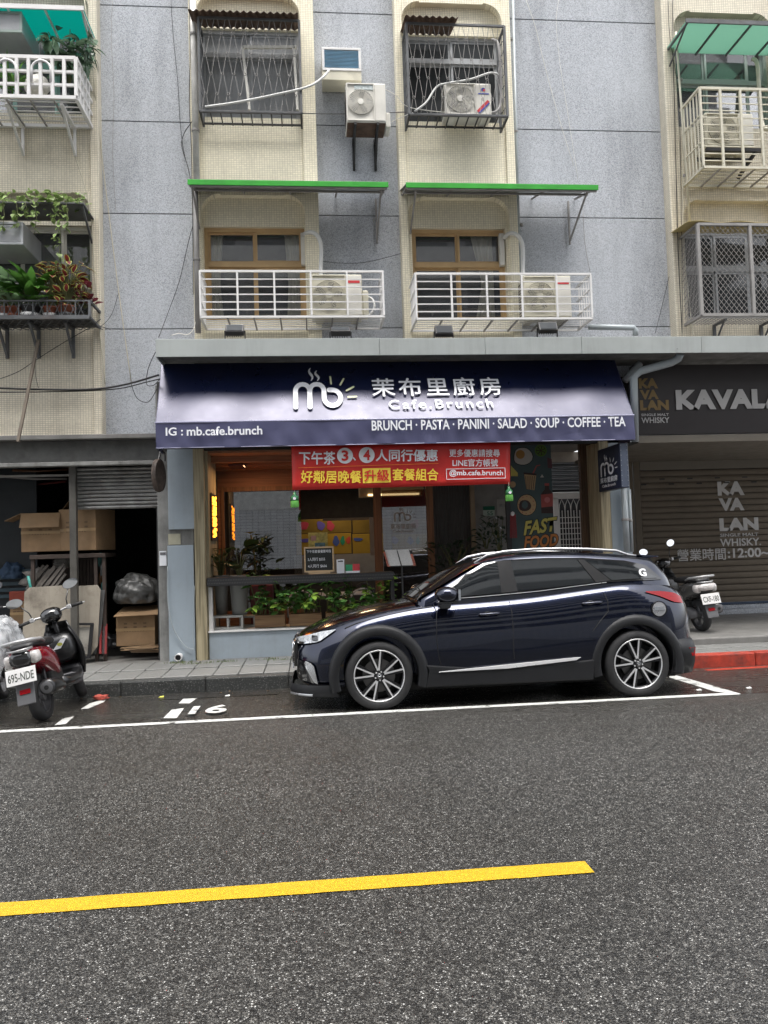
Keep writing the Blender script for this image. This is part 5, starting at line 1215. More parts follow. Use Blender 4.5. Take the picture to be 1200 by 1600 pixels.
def lump(name, label, cat, c, r, mat, seed=1, n=2, amp=.2, sq=(1,1,1), kind=None, bump_=3.):
    rnd = random.Random(seed); bm = bmesh.new(); bmesh.ops.create_icosphere(bm, subdivisions=n, radius=1)
    from mathutils import noise as nz
    for v in bm.verts:
        d = 1+amp*nz.noise(v.co*bump_+Vector((seed*3.1, 0, 0)))*2+amp*.5*nz.noise(v.co*bump_*3+Vector((0, seed, 0))); v.co = Vector((v.co.x*sq[0]*r*d, v.co.y*sq[1]*r*d, max(-.55*r*sq[2], v.co.z*sq[2]*r*d)))
    me = bpy.data.meshes.new(name); bm.to_mesh(me); bm.free(); me.materials.append(mat)
    me.polygons.foreach_set('use_smooth', [n > 2]*len(me.polygons))
    o = bpy.data.objects.new(name, me); link(o, None, c); return tag(o, label, cat, None, kind)
PLAST = M('clear_plastic', (.55,.56,.57), .18, var=.3, vs=9, bump=.6, bs=7, trans=.35)
PBAG = M('dusty_plastic_bag', (.075,.075,.072), .38, var=.6, vs=8, bump=1., bs=12)
lump('plastic_bag', 'large crumpled clear plastic bag on the floor carton', 'bag', at(214, 926, 11.35), .31, PBAG, 3, 5, .10, (1.02, .7, .88), bump_=2.6)
lump('rubble_bag', 'pile of dusty grey offcuts stuffed in the rack', 'rubbish', at(68, 905, 11.3), .17, M('grey_dust', (.13,.12,.11), .9, var=.5, vs=12), 8, 3, .35, (1.5, .6, .9))
m = MB(); rnd = random.Random(4)
for i in range(11):
    p = at(62+rnd.uniform(-12,28), 905+rnd.uniform(-8,12), 11.18); m.bar(p+Vector((-.1,0,-.14)), p+Vector((.13,.02,.15+rnd.uniform(-.05,.05))), rnd.uniform(.03,.05), .03)
o = m.build('timber_offcuts', M('dusty_offcut', (.19,.17,.15), .9, var=.4)); tag(o, 'dusty timber offcuts leaning in the rack behind the plywood', 'timber')
m = MB(); 
for i in range(16):
    p = at(195+rnd.uniform(-8,40), 1016+rnd.uniform(-5,3), 11.0); a = rnd.uniform(-.35,.35); m.bar(p, p+Vector((.45*math.cos(a), .3*math.sin(a), rnd.uniform(-.01,.03))), .04, .012)
tag(m.build('wood_scraps', woodmat('scrap_wood', (.16,.10,.055), (.30,.20,.11), 0)), 'heap of splintered wood scraps under the floor carton', 'scrap wood')
# plywood sheets
def sheet(label, pts, Y, mat, th=.02, name='plywood_sheet', cat='board'):
    P = [at(x, y, Y) for x, y in pts]; o = MB().prism([(p.x, max(.11, p.z)) for p in P], Y, Y+th).build(name, mat, bevel=.003); return tag(o, label, cat)
PLY = M('stained_plywood', (.36,.32,.26), .7, var=.15, vs=2, dirt=.85, dcol=(.10,.08,.06), streak=.4)
sheet('pale stained plywood sheet leaning behind the red scooter', [(38,925),(46,918),(110,914),(112,1000),(110,1028),(34,1024)], 10.97, PLY)
sheet('pale stained plywood sheet right of the steel post with cut corner', [(118,916),(152,914),(157,922),(152,1010),(142,1024),(118,1027)], 10.99, PLY)
sheet('thin grey board on edge behind the right plywood', [(157,922),(164,922),(158,985),(150,1022),(146,1022)], 11.04, M('grey_board', (.10,.10,.10), .7))
t = thing('framed_panel', 'dirty white panel in a black frame leaning on the right plywood', 'panel', at(132, 1028, 10.9)); Yf = 10.93
P = [at(x, y, Yf) for x, y in ((120,980),(142,980),(137,1022),(120,1024))]; MB().prism([(p.x, p.z) for p in P], Yf, Yf+.01).build('panel', M('mouldy_white', (.38,.36,.32), .7, var=.3, dirt=.9, dcol=(.07,.06,.05)), t)
for (a, b) in (((118,975),(146,975)), ((144,975),(139,1028)), ((118,1027),(139,1027))): MB().bar(at(*a, Yf-.01), at(*b, Yf-.01), .045, .03).build('frame_rail', DARKM, t)
for i, (x, c) in enumerate(((158,(.22,.02,.02)),(163,(.04,.03,.03)),(166,(.18,.02,.02)))):
    tag(MB().bar(at(x, 975, 11.1), at(x+2, 1020, 11.1)+Vector((0,-.1,0)), .03).build('stick', M('stick_red' if i != 1 else 'stick_black', c, .6, var=0)), ['red stick upright beside the rack', 'black stick between two red sticks', 'right red stick beside the dark opening'][i], 'stick')
# round hanging sign seen edge on at the shutter corner
t = thing('oval_sign', 'rusty oval hanging sign on a black bracket at the shutter corner', 'sign', at(248, 765, 10.4))
c = at(248, 743, 10.4); m = MB().lathe([(.001,-.03),(.30,-.03),(.31,0),(.30,.03),(.001,.03)], (0,0,0), 'x', 24)
m.xform(Matrix.Translation(c) @ Matrix.Rotation(R_(-14), 4, 'Z') @ Matrix.Diagonal((1,.55,.72,1))).build('sign_disc', M('rust_sign', (.07,.05,.04), .7, var=.5, vs=10, dirt=.5), t)
m = MB(); m.tube([c+Vector((0,0,.2)), c+Vector((.01,.1,.36)), c+Vector((.02,.35,.33))], .012, 6); m.tube([c+Vector((0,.02,.38)), c+Vector((.08,.05,.30)), c+Vector((.05,.2,.22))], .010, 6); m.build('bracket', DARKM, t)
cable('grey conduit curving down the blue meter panel', [(262,885,10.7),(262,930,10.7),(266,965,10.7),(275,990,10.7),(290,1010,10.7),(304,1015,10.7)], .008, PIPEM)
cable('thin grey wire dropping beside the grained pillar', [(304,915,10.7),(303,940,10.7),(301,990,10.7),(304,1014,10.7)], .005, PIPEM)
t = thing('drain_pipe', 'short white drain pipe end at the foot of the blue pillar', 'pipe', at(279, 1030, 10.6))
c = at(279, 1027, 10.66); MB().lathe([(.040,-.05),(.048,-.05),(.048,.08),(.040,.08)], c, 'y', 18, closed=True).build('pipe', WHITE, t, smooth=False); MB().lathe([(.001,0),(.04,0)], c, 'y', 18).build('pipe_mouth', ROOMD, t)
# ------------------------------------------------------------------ plants
def leafmat(name, c, edge=None, rough=.35, var=.35):
    m = bpy.data.materials.new(name); m.use_nodes = True; t = m.node_tree; b = t.nodes['Principled BSDF']; L = t.links.new
    oi = t.nodes.new('ShaderNodeObjectInfo'); mx = t.nodes.new('ShaderNodeMix'); mx.data_type = 'RGBA'
    L(oi.outputs['Random'], mx.inputs[0]); mx.inputs[6].default_value = tuple(v*(1-var) for v in c)+(1,); mx.inputs[7].default_value = tuple(v*(1+var) for v in c)+(1,)
    cur = mx.outputs[2]
    if edge:
        tc = t.nodes.new('ShaderNodeTexCoord'); sp = t.nodes.new('ShaderNodeSeparateXYZ'); L(tc.outputs['UV'], sp.inputs[0])
        r = t.nodes.new('ShaderNodeMapRange'); r.inputs['From Min'].default_value = edge[1]; r.inputs['From Max'].default_value = edge[1]+.12; L(sp.outputs['X'], r.inputs['Value'])
        m2 = t.nodes.new('ShaderNodeMix'); m2.data_type = 'RGBA'; L(r.outputs[0], m2.inputs[0]); L(cur, m2.inputs[6]); m2.inputs[7].default_value = edge[0]+(1,); cur = m2.outputs[2]
    L(cur, b.inputs['Base Color']); b.inputs['Roughness'].default_value = rough
    tl = t.nodes.new('ShaderNodeBsdfTranslucent'); L(cur, tl.inputs[0]); ms = t.nodes.new('ShaderNodeMixShader'); ms.inputs[0].default_value = .3
    L(b.outputs[0], ms.inputs[1]); L(tl.outputs[0], ms.inputs[2]); L(ms.outputs[0], t.nodes['Material Output'].inputs[0])
    return m
LEAVES = {}
def leaf_mesh(key, Ln, W, mat, fold=.25, droop=.25, n=6, wpos=.45):
    if key in LEAVES: return LEAVES[key]
    vs_, fs, uv = [], [], []
    for i in range(n+1):
        t = i/n; w_ = W/2*(math.sin(math.pi*t**(.9 if wpos > .4 else .7))**.8 if 0 < t < 1 else .0)
        x = Ln*t; z = -droop*Ln*t*t
        vs_ += [(x, -w_, z+fold*w_), (x, 0, z), (x, w_, z+fold*w_)]
    for i in range(n):
        a = i*3; fs += [(a, a+3, a+4, a+1), (a+1, a+4, a+5, a+2)]
    me = bpy.data.meshes.new('leaf'); me.from_pydata(vs_, [], fs); me.materials.append(mat)
    ul = me.uv_layers.new(name='UVMap')
    for l in me.loops: ul.data[l.index].uv = (0 if l.vertex_index % 3 == 1 else 1, l.vertex_index/ (3*n))
    me.polygons.foreach_set('use_smooth', [True]*len(me.polygons)); LEAVES[key] = me; return me
def put_leaf(me, parent, p, az, el, s=1., roll=0., name='leaf'):
    o = bpy.data.objects.new(name, me); col.objects.link(o); o.parent = parent; o.location = Vector(p)-ORG[parent.name]
    o.rotation_euler = (Matrix.Rotation(az, 3, 'Z') @ Matrix.Rotation(-el, 3, 'Y') @ Matrix.Rotation(roll, 3, 'X')).to_euler(); o.scale = (s, s, s); ORG[o.name] = Vector(p); return o
JADE = leafmat('jade_leaf', (.10,.22,.06), rough=.22, var=.55); JADEL = leafmat('young_leaf', (.32,.50,.08), rough=.3)
DKG = leafmat('dark_leaf', (.022,.05,.022), rough=.3); DIEF = leafmat('glossy_mid_leaf', (.075,.19,.035), rough=.25); VAR = leafmat('silver_leaf', (.17,.27,.14), rough=.3)
COL = leafmat('coleus_leaf', (.13,.018,.02), ((.46,.50,.13), .64), .5, .3); VINE = leafmat('vine_leaf', (.22,.32,.10), ((.45,.48,.28), .8), .5, .4); BALC = leafmat('grey_green_leaf', (.10,.16,.10), rough=.25)
STEM = M('plant_stem', (.12,.13,.05), .7, var=.2)
rnd = random.Random(21)
# hedge-like rubber plants in wooden boxes behind the low wall
WBX = woodmat('planter_wood', (.20,.11,.055), (.34,.20,.10), 0)
spans = [(394, 448, 'leafy rubber plant in the leftmost wooden box behind the low blue wall'), (448, 505, 'leafy rubber plant in the second wooden box behind the low blue wall'), (505, 560, 'leafy rubber plant in the third wooden box, above the car bonnet'), (560, 612, 'leafy rubber plant at the right end of the counter, above the car bonnet')]
for (a, b, lab) in spans:
    Y = 10.94; X0, X1, Z0, Z1 = rc(a, 903, b, 962, Y); zb = zw+.03
    t = thing('potted_plant', lab, 'plant', ((X0+X1)/2, Y, zb), 'rubber plants in wooden boxes along the cafe front')
    bx = MB().box(X0+.03, X1-.03, Y-.02, Y+.2, zb, zb+.17).build('planter_box', WBX, t, bevel=.006)
    MB().box(X0+.05, X1-.05, Y, Y+.18, zb+.171, zb+.175).build('soil', M('soil', (.03,.022,.015), .9), t)
    m = MB()
    heads = []
    for k in range(20):
        x = rnd.uniform(X0+.03, X1-.03); top = Vector((x+rnd.uniform(-.08,.08), Y-.02-rnd.uniform(.0,.30), rnd.uniform(Z0+.10, Z1+.02)))
        m.tube([(x, Y+.08, zb+.16), (x+rnd.uniform(-.03,.03), Y+.05, (zb+top.z)/2), top], .007, 5); heads.append((top, (x, Y+.08, zb+.16)))
    m.build('stems', STEM, t)
    mes = [leaf_mesh('jade', .125, .08, JADE), leaf_mesh('jade_b', .105, .075, JADE, fold=.05, droop=.6), leaf_mesh('jade_c', .14, .075, JADE, fold=.5, droop=.1), leaf_mesh('jade_d', .09, .065, JADE, fold=-.15, droop=.4)]; me, mel = mes[0], leaf_mesh('jadel', .115, .072, JADEL)
    for h, root in heads:
        yl = rnd.random() < .22
        for q in range(7):
            f = 1 if q < 3 else rnd.uniform(.35, .95); p = Vector(root).lerp(h, f)
            put_leaf(mel if yl and q < 4 else rnd.choice(mes), t, p, rnd.uniform(-2.9, .3) if rnd.random() < .75 else rnd.uniform(0, 6.28), rnd.uniform(-.3, .8), rnd.uniform(.75, 1.2), rnd.uniform(-.6, .6))
# grey pots on cinder blocks
POT = M('grey_ribbed_pot', (.20,.205,.20), .6, var=.08, dirt=.2)
for (a, b, Y, lab) in ((334, 358, 11.15, 'tall grey pot at the left behind the counter with small dark leaves'), (358, 390, 11.05, 'tall grey tapered pot holding a big round leaved plant')):
    X0, X1, Z0, Z1 = rc(a, 912, b, 961, Y); cx = (X0+X1)/2; r = (X1-X0)/2
    t = thing('potted_plant', lab, 'plant', (cx, Y, Z0), 'grey pots on the cinder blocks')
    m = MB().lathe([(.001, 0), (r*.72, 0), (r*.97, Z1-Z0+.10), (r*1.04, Z1-Z0+.12), (r*.93, Z1-Z0+.12), (r*.90, Z1-Z0+.05), (.001, Z1-Z0+.05)], (cx, Y, Z0), 'z', 28); m.build('pot', POT, t, smooth=True)
    big = a > 340; me = leaf_mesh('calathea', .26, .20, DKG, droop=.3) if big else leaf_mesh('smalld', .12, .06, DKG)
    s = MB()
    for k in range(11 if big else 34):
        az = rnd.uniform(0, 6.28); r1 = rnd.uniform(.03, .2); zz = Z1+.12+rnd.uniform(.05, .42 if big else .38); p = (cx+r1*math.cos(az), Y+.0+r1*math.sin(az), zz)
        s.tube([(cx, Y, Z1+.05), (cx+r1*.5*math.cos(az), Y+r1*.5*math.sin(az), (zz+Z1)/2+.1), p], .006, 5); put_leaf(me, t, p, az if math.sin(az) < .4 else -az, rnd.uniform(.0, .9), rnd.uniform(.7, 1.1), rnd.uniform(-.4, .4))
    s.build('stems', STEM, t)
CIND = M('cinder_block', (.42,.42,.40), .85, var=.15, bump=.5, bs=90)
for (a, b, Y, lab) in ((332, 378, 10.92, 'pale cinder block under the left grey pot, front row'), (374, 393, 11.1, 'pale cinder block under the right grey pot, set further back')):
    X0, X1, Z0, Z1 = rc(a, 962, b, 983, Y); X1 = X0+.42; Z0 = zw+.023; t = MB(); h = Z1-Z0
    w_ = .03
    for (u, v) in ((X0, X0+w_), ((X0+X1)/2-w_/2, (X0+X1)/2+w_/2), (X1-w_, X1)): t.box(u, v, Y, Y+.17, Z0+w_, Z1-w_)
    t.box(X0, X1, Y, Y+.17, Z0, Z0+w_); t.box(X0, X1, Y, Y+.17, Z1-w_, Z1)
    tag(t.build('cinder_block', CIND, bevel=.004), lab, 'cinder block', 'cinder blocks on the cafe sill')
tag(MB().box(at(392,965,11.35).x, at(400,965,11.35).x+.25, 11.35, 11.6, zw+.03, zw+.6).build('red_stool', M('dark_red_paint', (.12,.01,.012), .4), bevel=.01), 'dark red stool behind the counter plants', 'stool')
# big shrub behind the glass on the left with a yellow flower
t = thing('potted_plant', 'dark tall plant with one yellow bloom behind the counter near the window', 'plant', at(400, 895, 12.0))
me = leaf_mesh('wide_dark', .16, .07, DKG)
for k in range(70):
    p = at(rnd.gauss(400, 13), rnd.uniform(838, 898), 12.0+rnd.uniform(-.15,.2)); put_leaf(me, t, p, rnd.uniform(0,6.28), rnd.uniform(-.4,.9), rnd.uniform(.6,1.2))
MB().tube([at(400,905,12.0), at(398,870,12.0), at(392,836,12.0)], .012, 6).build('stem', STEM, t)
me = leaf_mesh('petal', .10, .06, M('yellow_petal', (.55,.40,.02), .6))
for k in range(9): put_leaf(me, t, at(391,834,11.9), k*.7, .5, .9, name='petal')
# counter things
CHK = M('chalkboard', (.018,.02,.018), .7, var=.2)
Yt_ = 10.72; t = thing('chalkboard_stand', 'small framed chalkboard with handwriting standing on the black counter', 'chalkboard', at(499, 897, Yt_))
A, B = at(477, 857, Yt_), at(520, 889, Yt_)
def tilt(mb): return mb.xform(Matrix.Translation((0, Yt_, zk1)) @ Matrix.Rotation(R_(-7), 4, 'X') @ Matrix.Translation((0, -Yt_, -zk1)))
zb_ = zk1+.05; zt_ = A.z
tilt(MB().box(A.x, B.x, Yt_, Yt_+.012, zb_, zt_)).build('slate', CHK, t)
PINE = woodmat('pale_pine', (.45,.30,.16), (.58,.42,.25), 0)
for (x0, x1, z0, z1) in ((A.x-.02, B.x+.02, zt_, zt_+.022), (A.x-.02, B.x+.02, zb_-.022, zb_), (A.x-.02, A.x, zb_, zt_), (B.x, B.x+.02, zb_, zt_)): tilt(MB().box(x0, x1, Yt_-.006, Yt_+.018, z0, z1)).build('frame_rail', PINE, t)
m = MB(); xm = (A.x+B.x)/2; m.box(xm-.12, xm-.09, Yt_-.04, Yt_+.1, zk1, zk1+.03); m.box(xm+.09, xm+.12, Yt_-.04, Yt_+.1, zk1, zk1+.03); m.box(xm-.15, xm+.15, Yt_-.03, Yt_-.0, zk1+.002, zk1+.028); m.build('foot', PINE, t)
def chalk(s, u0, v0, u1, v1):
    o = text(s, 'chalk_writing', WPRINT, t, (A.x+(B.x-A.x)*u0, Yt_-.002, zb_+(zt_-zb_)*v0), (A.x+(B.x-A.x)*u1, Yt_-.002, zb_+(zt_-zb_)*v0), (A.x+(B.x-A.x)*u0, Yt_-.002+.0, zb_+(zt_-zb_)*v1), bold=-.005)
    o.rotation_euler = (R_(-7), 0, 0); o.location.y += .12*(((v0+v1)/2)*(zt_-zb_)+.05)
chalk('下午茶套餐優惠時段', .05, .78, .95, .92); chalk('3人同行 $555', .08, .42, .72, .58); chalk('4人同行 $666', .08, .12, .78, .28)
t = thing('card_stand', 'white paper card standing on the counter beside the chalkboard', 'card', at(531, 895, 10.75)); pbox('card', WPRINT, 526, 874, 538, 896, 10.75, .006, t, zb=zk1); pbox('heading', GREYP, 528, 876, 536, 878, 10.748, .001, t)
t = thing('card_stand', 'green and red printed card lying against the counter edge', 'card', at(552, 895, 10.75))
pbox('card', M('green_print', (.04,.30,.14), .5), 540, 882, 551, 893, 10.75, .006, t); pbox('card', M('red_card', (.60,.06,.07), .5), 551, 881, 562, 892, 10.75, .006, t); pbox('card_base', WPRINT, 540, 892, 562, 896, 10.745, .012, t, zb=zk1)
# music stand with menu
t = thing('menu_stand', 'black music stand holding an open menu beside the car bonnet', 'menu stand', at(623, 1000, 10.6)); Ys = 10.6
bl, br_, tl_ = at(608, 886, Ys), at(648, 886, Ys-.0), at(598, 862, Ys+.12)
ex = Vector((br_.x-bl.x, .0, .0)); ey = Vector((tl_.x-bl.x+.03, .12, tl_.z-bl.z)); n_ = ex.cross(ey).normalized()
MB().obox(bl-ex*.04, ex*1.1, ey, n_*.01).build('desk', DARKM, t)
for k, (u0, u1) in enumerate(((0, .46), (.5, .95))): MB().obox(bl+ex*u0+n_*.012+ey*.04, ex*(u1-u0), ey*1.02, n_*.006).build('page', M('menu_page', (.55,.54,.52), .6, var=.15, vs=60), t)
m = MB()
for k in range(12): m.obox(bl+ex*.465+n_*.018+ey*(.06+.08*k), ex*.03, ey*.03, n_*.01)
m.build('ring_binding', DARKM, t)
MB().obox(bl-ex*.07+n_*.014, ex*.12, ey*.95, n_*.004).build('photo_strip', M('menu_photo', (.35,.10,.06), .5, var=.8, vs=50), t); MB().obox(bl+ex*.93+n_*.013, ex*.12, ey*.75, n_*.004).build('photo_strip', MATS['menu_photo'], t)
c = bl+ex*.5; MB().tube([c, (c.x, Ys+.03, .35)], .012, 8).build('pole', DARKM, t)
m = MB()
for a in (0, 2.1, 4.2): m.bar((c.x, Ys+.03, .35), (c.x+.25*math.cos(a), Ys+.03+.2*math.sin(a), .11), .015)
m.build('tripod_feet', DARKM, t)
# chairs inside, as seen over the counter
def chair(label, x, Y, mat, rz=0, s=1):
    t = thing('chair', label, 'chair', (x, Y, .105), 'cafe chairs behind the counter'); m = Matrix.Translation((x, Y, .105)) @ Matrix.Rotation(rz, 4, 'Z')
    MB().box(-.21,.21,-.2,.2,.43,.455).xform(m).build('seat', mat, t, bevel=.01)
    pts = [(-.2,.2,.45)]+[(.2*math.cos(R_(a)), .22, .62+.22*math.sin(R_(a))) for a in range(180, -1, -20)]+[(.2,.2,.45)]
    MB().tube(pts, .014, 8).xform(m).build('backrest', mat, t, smooth=True)
    for a, b in ((-.18,-.17),(.18,-.17),(-.18,.17),(.18,.17)): MB().tube([(a, b, .44), (a*1.15, b*1.15, 0)], .012, 8).xform(m).build('leg', mat, t)
CH = M('pale_chair_metal', (.45,.44,.42), .4); CHD = M('dark_chair', (.03,.03,.03), .5)
chair('pale metal chair behind the chalkboard', at(470,895,12).x, 12.0, CH, 3.1); chair('pale metal chair behind the green and red cards', at(560,895,12).x, 12.0, CH, 3.3); chair('black chair near the brown door post', at(575,880,13.4).x, 13.4, CHD, .4); chair('black chair in the dark by the menu stand', at(637,890,13.6).x, 13.7, CHD, 2.6)
t = thing('table', 'white cafe table deep behind the counter cards', 'table', (at(520,900,12.9).x, 12.9, .105)); x = at(520,900,12.9).x
MB().box(x-.6, x+.6, 12.6, 13.2, .80, .83).build('tabletop', WHITE, t, bevel=.006); MB().box(x-.04, x+.04, 12.86, 12.94, .105, .80).build('leg', CHD, t)
# shrubs right of the door
def shrub(label, px, py0, py1, Y, n, L_, W_, mat, spread, pot=None, key=None, clumps=None):
    base = at(px, py1, Y); t = thing('potted_plant', label, 'plant', (base.x, Y, .11 if pot is None else base.z), 'dark shrubs by the cafe door')
    me = leaf_mesh(key or label[:6], L_, W_, mat); m = MB(); top = at(px, py0, Y)
    for k in range(6):
        a = rnd.uniform(0, 6.28); r_ = spread*.6; m.tube([(base.x, Y, base.z), (base.x+r_*.4*math.cos(a), Y+r_*.3*math.sin(a), (base.z+top.z)/2), (base.x+r_*math.cos(a), Y+r_*.6*math.sin(a), top.z-.06)], [.012,.008,.004], 5)
    m.build('stems', STEM, t)
    for k in range(n):
        a = rnd.uniform(0, 6.28); v = rnd.random()**.7; r_ = spread*math.sqrt(rnd.random())*(1.1-.5*abs(v-.5)); put_leaf(me, t, (base.x+r_*math.cos(a), Y+.7*r_*math.sin(a), base.z+(top.z-base.z)*v), a, rnd.uniform(-.3,1), rnd.uniform(.6,1.2), rnd.uniform(-.5,.5))
    return t
shrub('dark broad shrub just right of the brown door', 712, 845, 905, 12.3, 120, .13, .055, DKG, .42, key='sh1')
t = shrub('small round topped plant in a grey pot by the number plate', 760, 826, 862, 12.4, 80, .09, .045, DKG, .22, pot=1, key='sh2')
c = at(764, 862, 12.4); MB().lathe([(.001,-.28),(.10,-.28),(.16,.04),(.17,.05),(.15,.05),(.001,.03)], c, 'z', 20).build('pot', M('dim_grey_pot', (.18,.17,.16), .6), t, smooth=True)
shrub('spreading dark tree plant left of the food board', 783, 805, 880, 11.9, 150, .12, .045, DKG, .30, key='sh3')
tag(MB().box(at(790,800,11.55).x, at(797,800,11.55).x, 11.5, 11.56, .1, 3.0).build('door_jamb', DARKM), 'thin black post left of the illustrated food board', 'post')
t = thing('tassel', 'red tassel hanging beside the food board', 'tassel', at(801, 842, 11.5)); c0 = at(801, 804, 11.5)
for k in range(6): x = c0.x-.035+k*.014; MB().bar((x, 11.5-.004*k, c0.z), (x+.006*(k-2.5), 11.5, c0.z-.36), .010).build('strand', M('tassel_red', (.28,.03,.035), .7), t)
MB().lathe([(.001,.05),(.03,.03),(.03,-.01),(.001,-.03)], c0, 'z', 12).build('knot', WPRINT, t)
# orange LED sign just inside the left pillar
t = thing('led_sign', 'glowing orange vertical character sign just inside the grained pillar', 'sign', at(331, 840, 11.2)); LED = emis('orange_led', (1,.30,.02), 2.6)
_, _, Z0, Z1 = rc(327, 775, 335, 842, 11.25); X0 = at(327, 850, 10.822).x+.02
MB().box(X0-.01, X0, 11.0, 11.6, Z0-.03, Z1+.03).build('panel', DARKM, t)
m = MB(); r5 = random.Random(5)
for ch in range(4):
    for i in range(7):
        for j in range(7):
            if r5.random() < .62: z = Z1-(ch+ (i+.5)/8)*(Z1-Z0)/4; y = 11.10+j*.052; m.box(X0+.001, X0+.014, y, y+.034, z-.010, z+.010)
m.build('lit_dots', LED, t)
# ------------------------------------------------------------------ plants and shelves on the left facade
Yp = 10.3; t = thing('plant_shelf', 'dark iron shelf cage under the second floor window at the left', 'plant shelf', at(70, 500, YB))
sxa, sxb = -5.0, at(140, 480, Yp).x; sz0, sz1 = at(70, 496, Yp).z, at(70, 470, Yp).z
m = MB()
for z in (sz0, sz1): m.bar((sxa, Yp, z), (sxb, Yp, z), .05 if z == sz0 else .02); m.bar((sxb, Yp, z), (sxb, YB, z), .03)
for x in (sxb,): m.bar((x, Yp, sz0), (x, Yp, sz1), .03)
for i in range(12): x = sxa+(sxb-sxa)*i/12; m.bar((x, Yp, sz0), (x, Yp, sz1), .012)
m.build('frame', RUSTG, t)
m = MB(); k = 0; x = sxa; h = sz1-sz0
while x < sxb-.1: m.bar((x, Yp-.002, sz0), (x+.1, Yp-.002, sz1), .006); m.bar((x+.1, Yp+.004, sz0), (x, Yp+.004, sz1), .006); m.bar((x, Yp, sz0-.02), (x+.3, YB, sz0-.02), .008); m.bar((x+.3, Yp, sz0-.024), (x, YB, sz0-.024), .008); x += .1
m.build('wire_mesh', RUSTG, t, kind='stuff')
MB().box(sxa, sxb, Yp+.05, YB-.02, sz0+.0, sz0+.012).build('shelf_sheet', DARKM, t)
for px in (3, 53, 108):
    x = at(px, 510, 10.6).x; m = MB(); m.bar((x, Yp+.1, sz0-.03), (x, YB, sz0-.03), .035); m.bar((x, Yp+.15, sz0-.03), (x, YB-.02, sz0-.4), .03); m.bar((x, YB-.02, sz0), (x, YB-.02, sz0-.42), .04); m.build('wall_bracket', RUSTG, t)
def pot(label, px, py, Y, r, h, mat, base=None, saucer=True):
    c = at(px, py, Y); c.z = sz0+.03; t = thing('potted_plant', label, 'plant', c, 'potted plants on the left iron shelf')
    MB().lathe([(.001,0),(r*.75,0),(r,h),(r*1.08,h),(r*1.08,h+.02),(r*.9,h+.02),(.001,h-.01)], c, 'z', 20).build('pot', mat, t, smooth=True)
    if saucer: MB().lathe([(.001,-.01),(r*.8,-.01),(r*1.1,.045),(r*1.02,.045),(.001,.01)], c, 'z', 20).build('saucer', base or WHITE, t, smooth=True)
    return t, c+Vector((0,0,h))
TC = M('terracotta', (.28,.09,.05), .7, var=.15); BP = M('black_pot', (.03,.03,.032), .5)
def rosette(t, c, me, n, rmax, zmax, elr=(.2,1.2), stems=True, s=(.8,1.2), front=True):
    m = MB()
    for k in range(n):
        az = rnd.uniform(0, 6.28); r_ = rnd.uniform(.0, rmax); zz = rnd.uniform(.03, zmax)
        p = c+Vector((r_*math.cos(az), .6*r_*math.sin(az), zz)); m.tube([c, c+Vector((r_*.4*math.cos(az), .3*r_*math.sin(az), zz*.6)), p], .005, 4)
        put_leaf(me, t, p, az, rnd.uniform(*elr), rnd.uniform(*s), rnd.uniform(-.4,.4))
    m.build('stems', STEM, t)
t, c = pot('silvery leaved plant at the far left of the iron shelf', 8, 470, 10.45, .10, .12, TC); rosette(t, c, leaf_mesh('silver', .20, .09, VAR, droop=.5), 40, .20, .40)
t, c = pot('bright green broad leaved plant in a black pot with white saucer', 48, 470, 10.42, .12, .13, BP); rosette(t, c, leaf_mesh('dief', .32, .115, DIEF, droop=.45), 46, .14, .34, (.1,1.3))
t, c = pot('second silvery plant in a red pot on the iron shelf', 22, 470, 10.42, .085, .12, TC, TC); rosette(t, c, leaf_mesh('silver', .20, .09, VAR), 34, .20, .40)
t, c = pot('red and yellow coleus in a small red pot with white saucer', 79, 470, 10.42, .09, .12, TC); rosette(t, c, leaf_mesh('coleus', .13, .075, COL, droop=.4), 44, .22, .46, (-.2,.9))
t, c = pot('large bushy coleus in the red pot on a black tray', 104, 470, 10.42, .115, .13, TC, BP); rosette(t, c, leaf_mesh('coleus', .13, .075, COL, droop=.4), 80, .30, .60, (-.3,.9)); rosette(t, c+Vector((.22,0,.0)), leaf_mesh('coleus2', .12, .06, leafmat('purple_leaf', (.12,.02,.03), None, .5)), 26, .16, .34, (-.3,.9))
# trailing vine on its ledge
t = thing('trailing_vine', 'variegated vine trailing from the ledge above the left second floor window', 'vine', at(70, 315, 10.4))
vb = at(132, 322, 10.35); z0 = at(60, 318, 10.35).z
MB().box(-5.0, vb.x, 10.3, YB+.05, z0-.02, z0+.0).build('ledge', RUSTG, t); MB().bar((vb.x-.03, 10.35, z0-.02), (vb.x-.03, YB, z0-.35), .025).build('bracket', RUSTG, t)
me = leaf_mesh('vine', .085, .062, VINE, droop=.3)
for k in range(230):
    put_leaf(me, t, (rnd.uniform(-4.7, vb.x), 10.30+rnd.uniform(-.08,.25), z0+rnd.uniform(-.02,.14)), rnd.uniform(0,6.28), rnd.uniform(-.6,.8), rnd.uniform(.7,1.3), rnd.uniform(-.6,.6))
m = MB()
for (px, ln, dens) in ((5,.40,14),(26,.38,14),(40,.22,8),(55,.45,16),(92,.85,34),(104,.42,14),(84,.3,8)):
    x = at(px, 340, 10.3).x; m.tube([(x, 10.28, z0), (x+.03, 10.26, z0-ln*.5), (x, 10.27, z0-ln)], .004, 4)
    for k in range(dens):
        v = rnd.random(); put_leaf(me, t, (x+rnd.uniform(-.03,.03), 10.26+rnd.uniform(-.02,.02), z0-ln*v), rnd.uniform(0,6.28), rnd.uniform(-1.2,.2), rnd.uniform(.6,1.1))
m.build('stems', STEM, t)
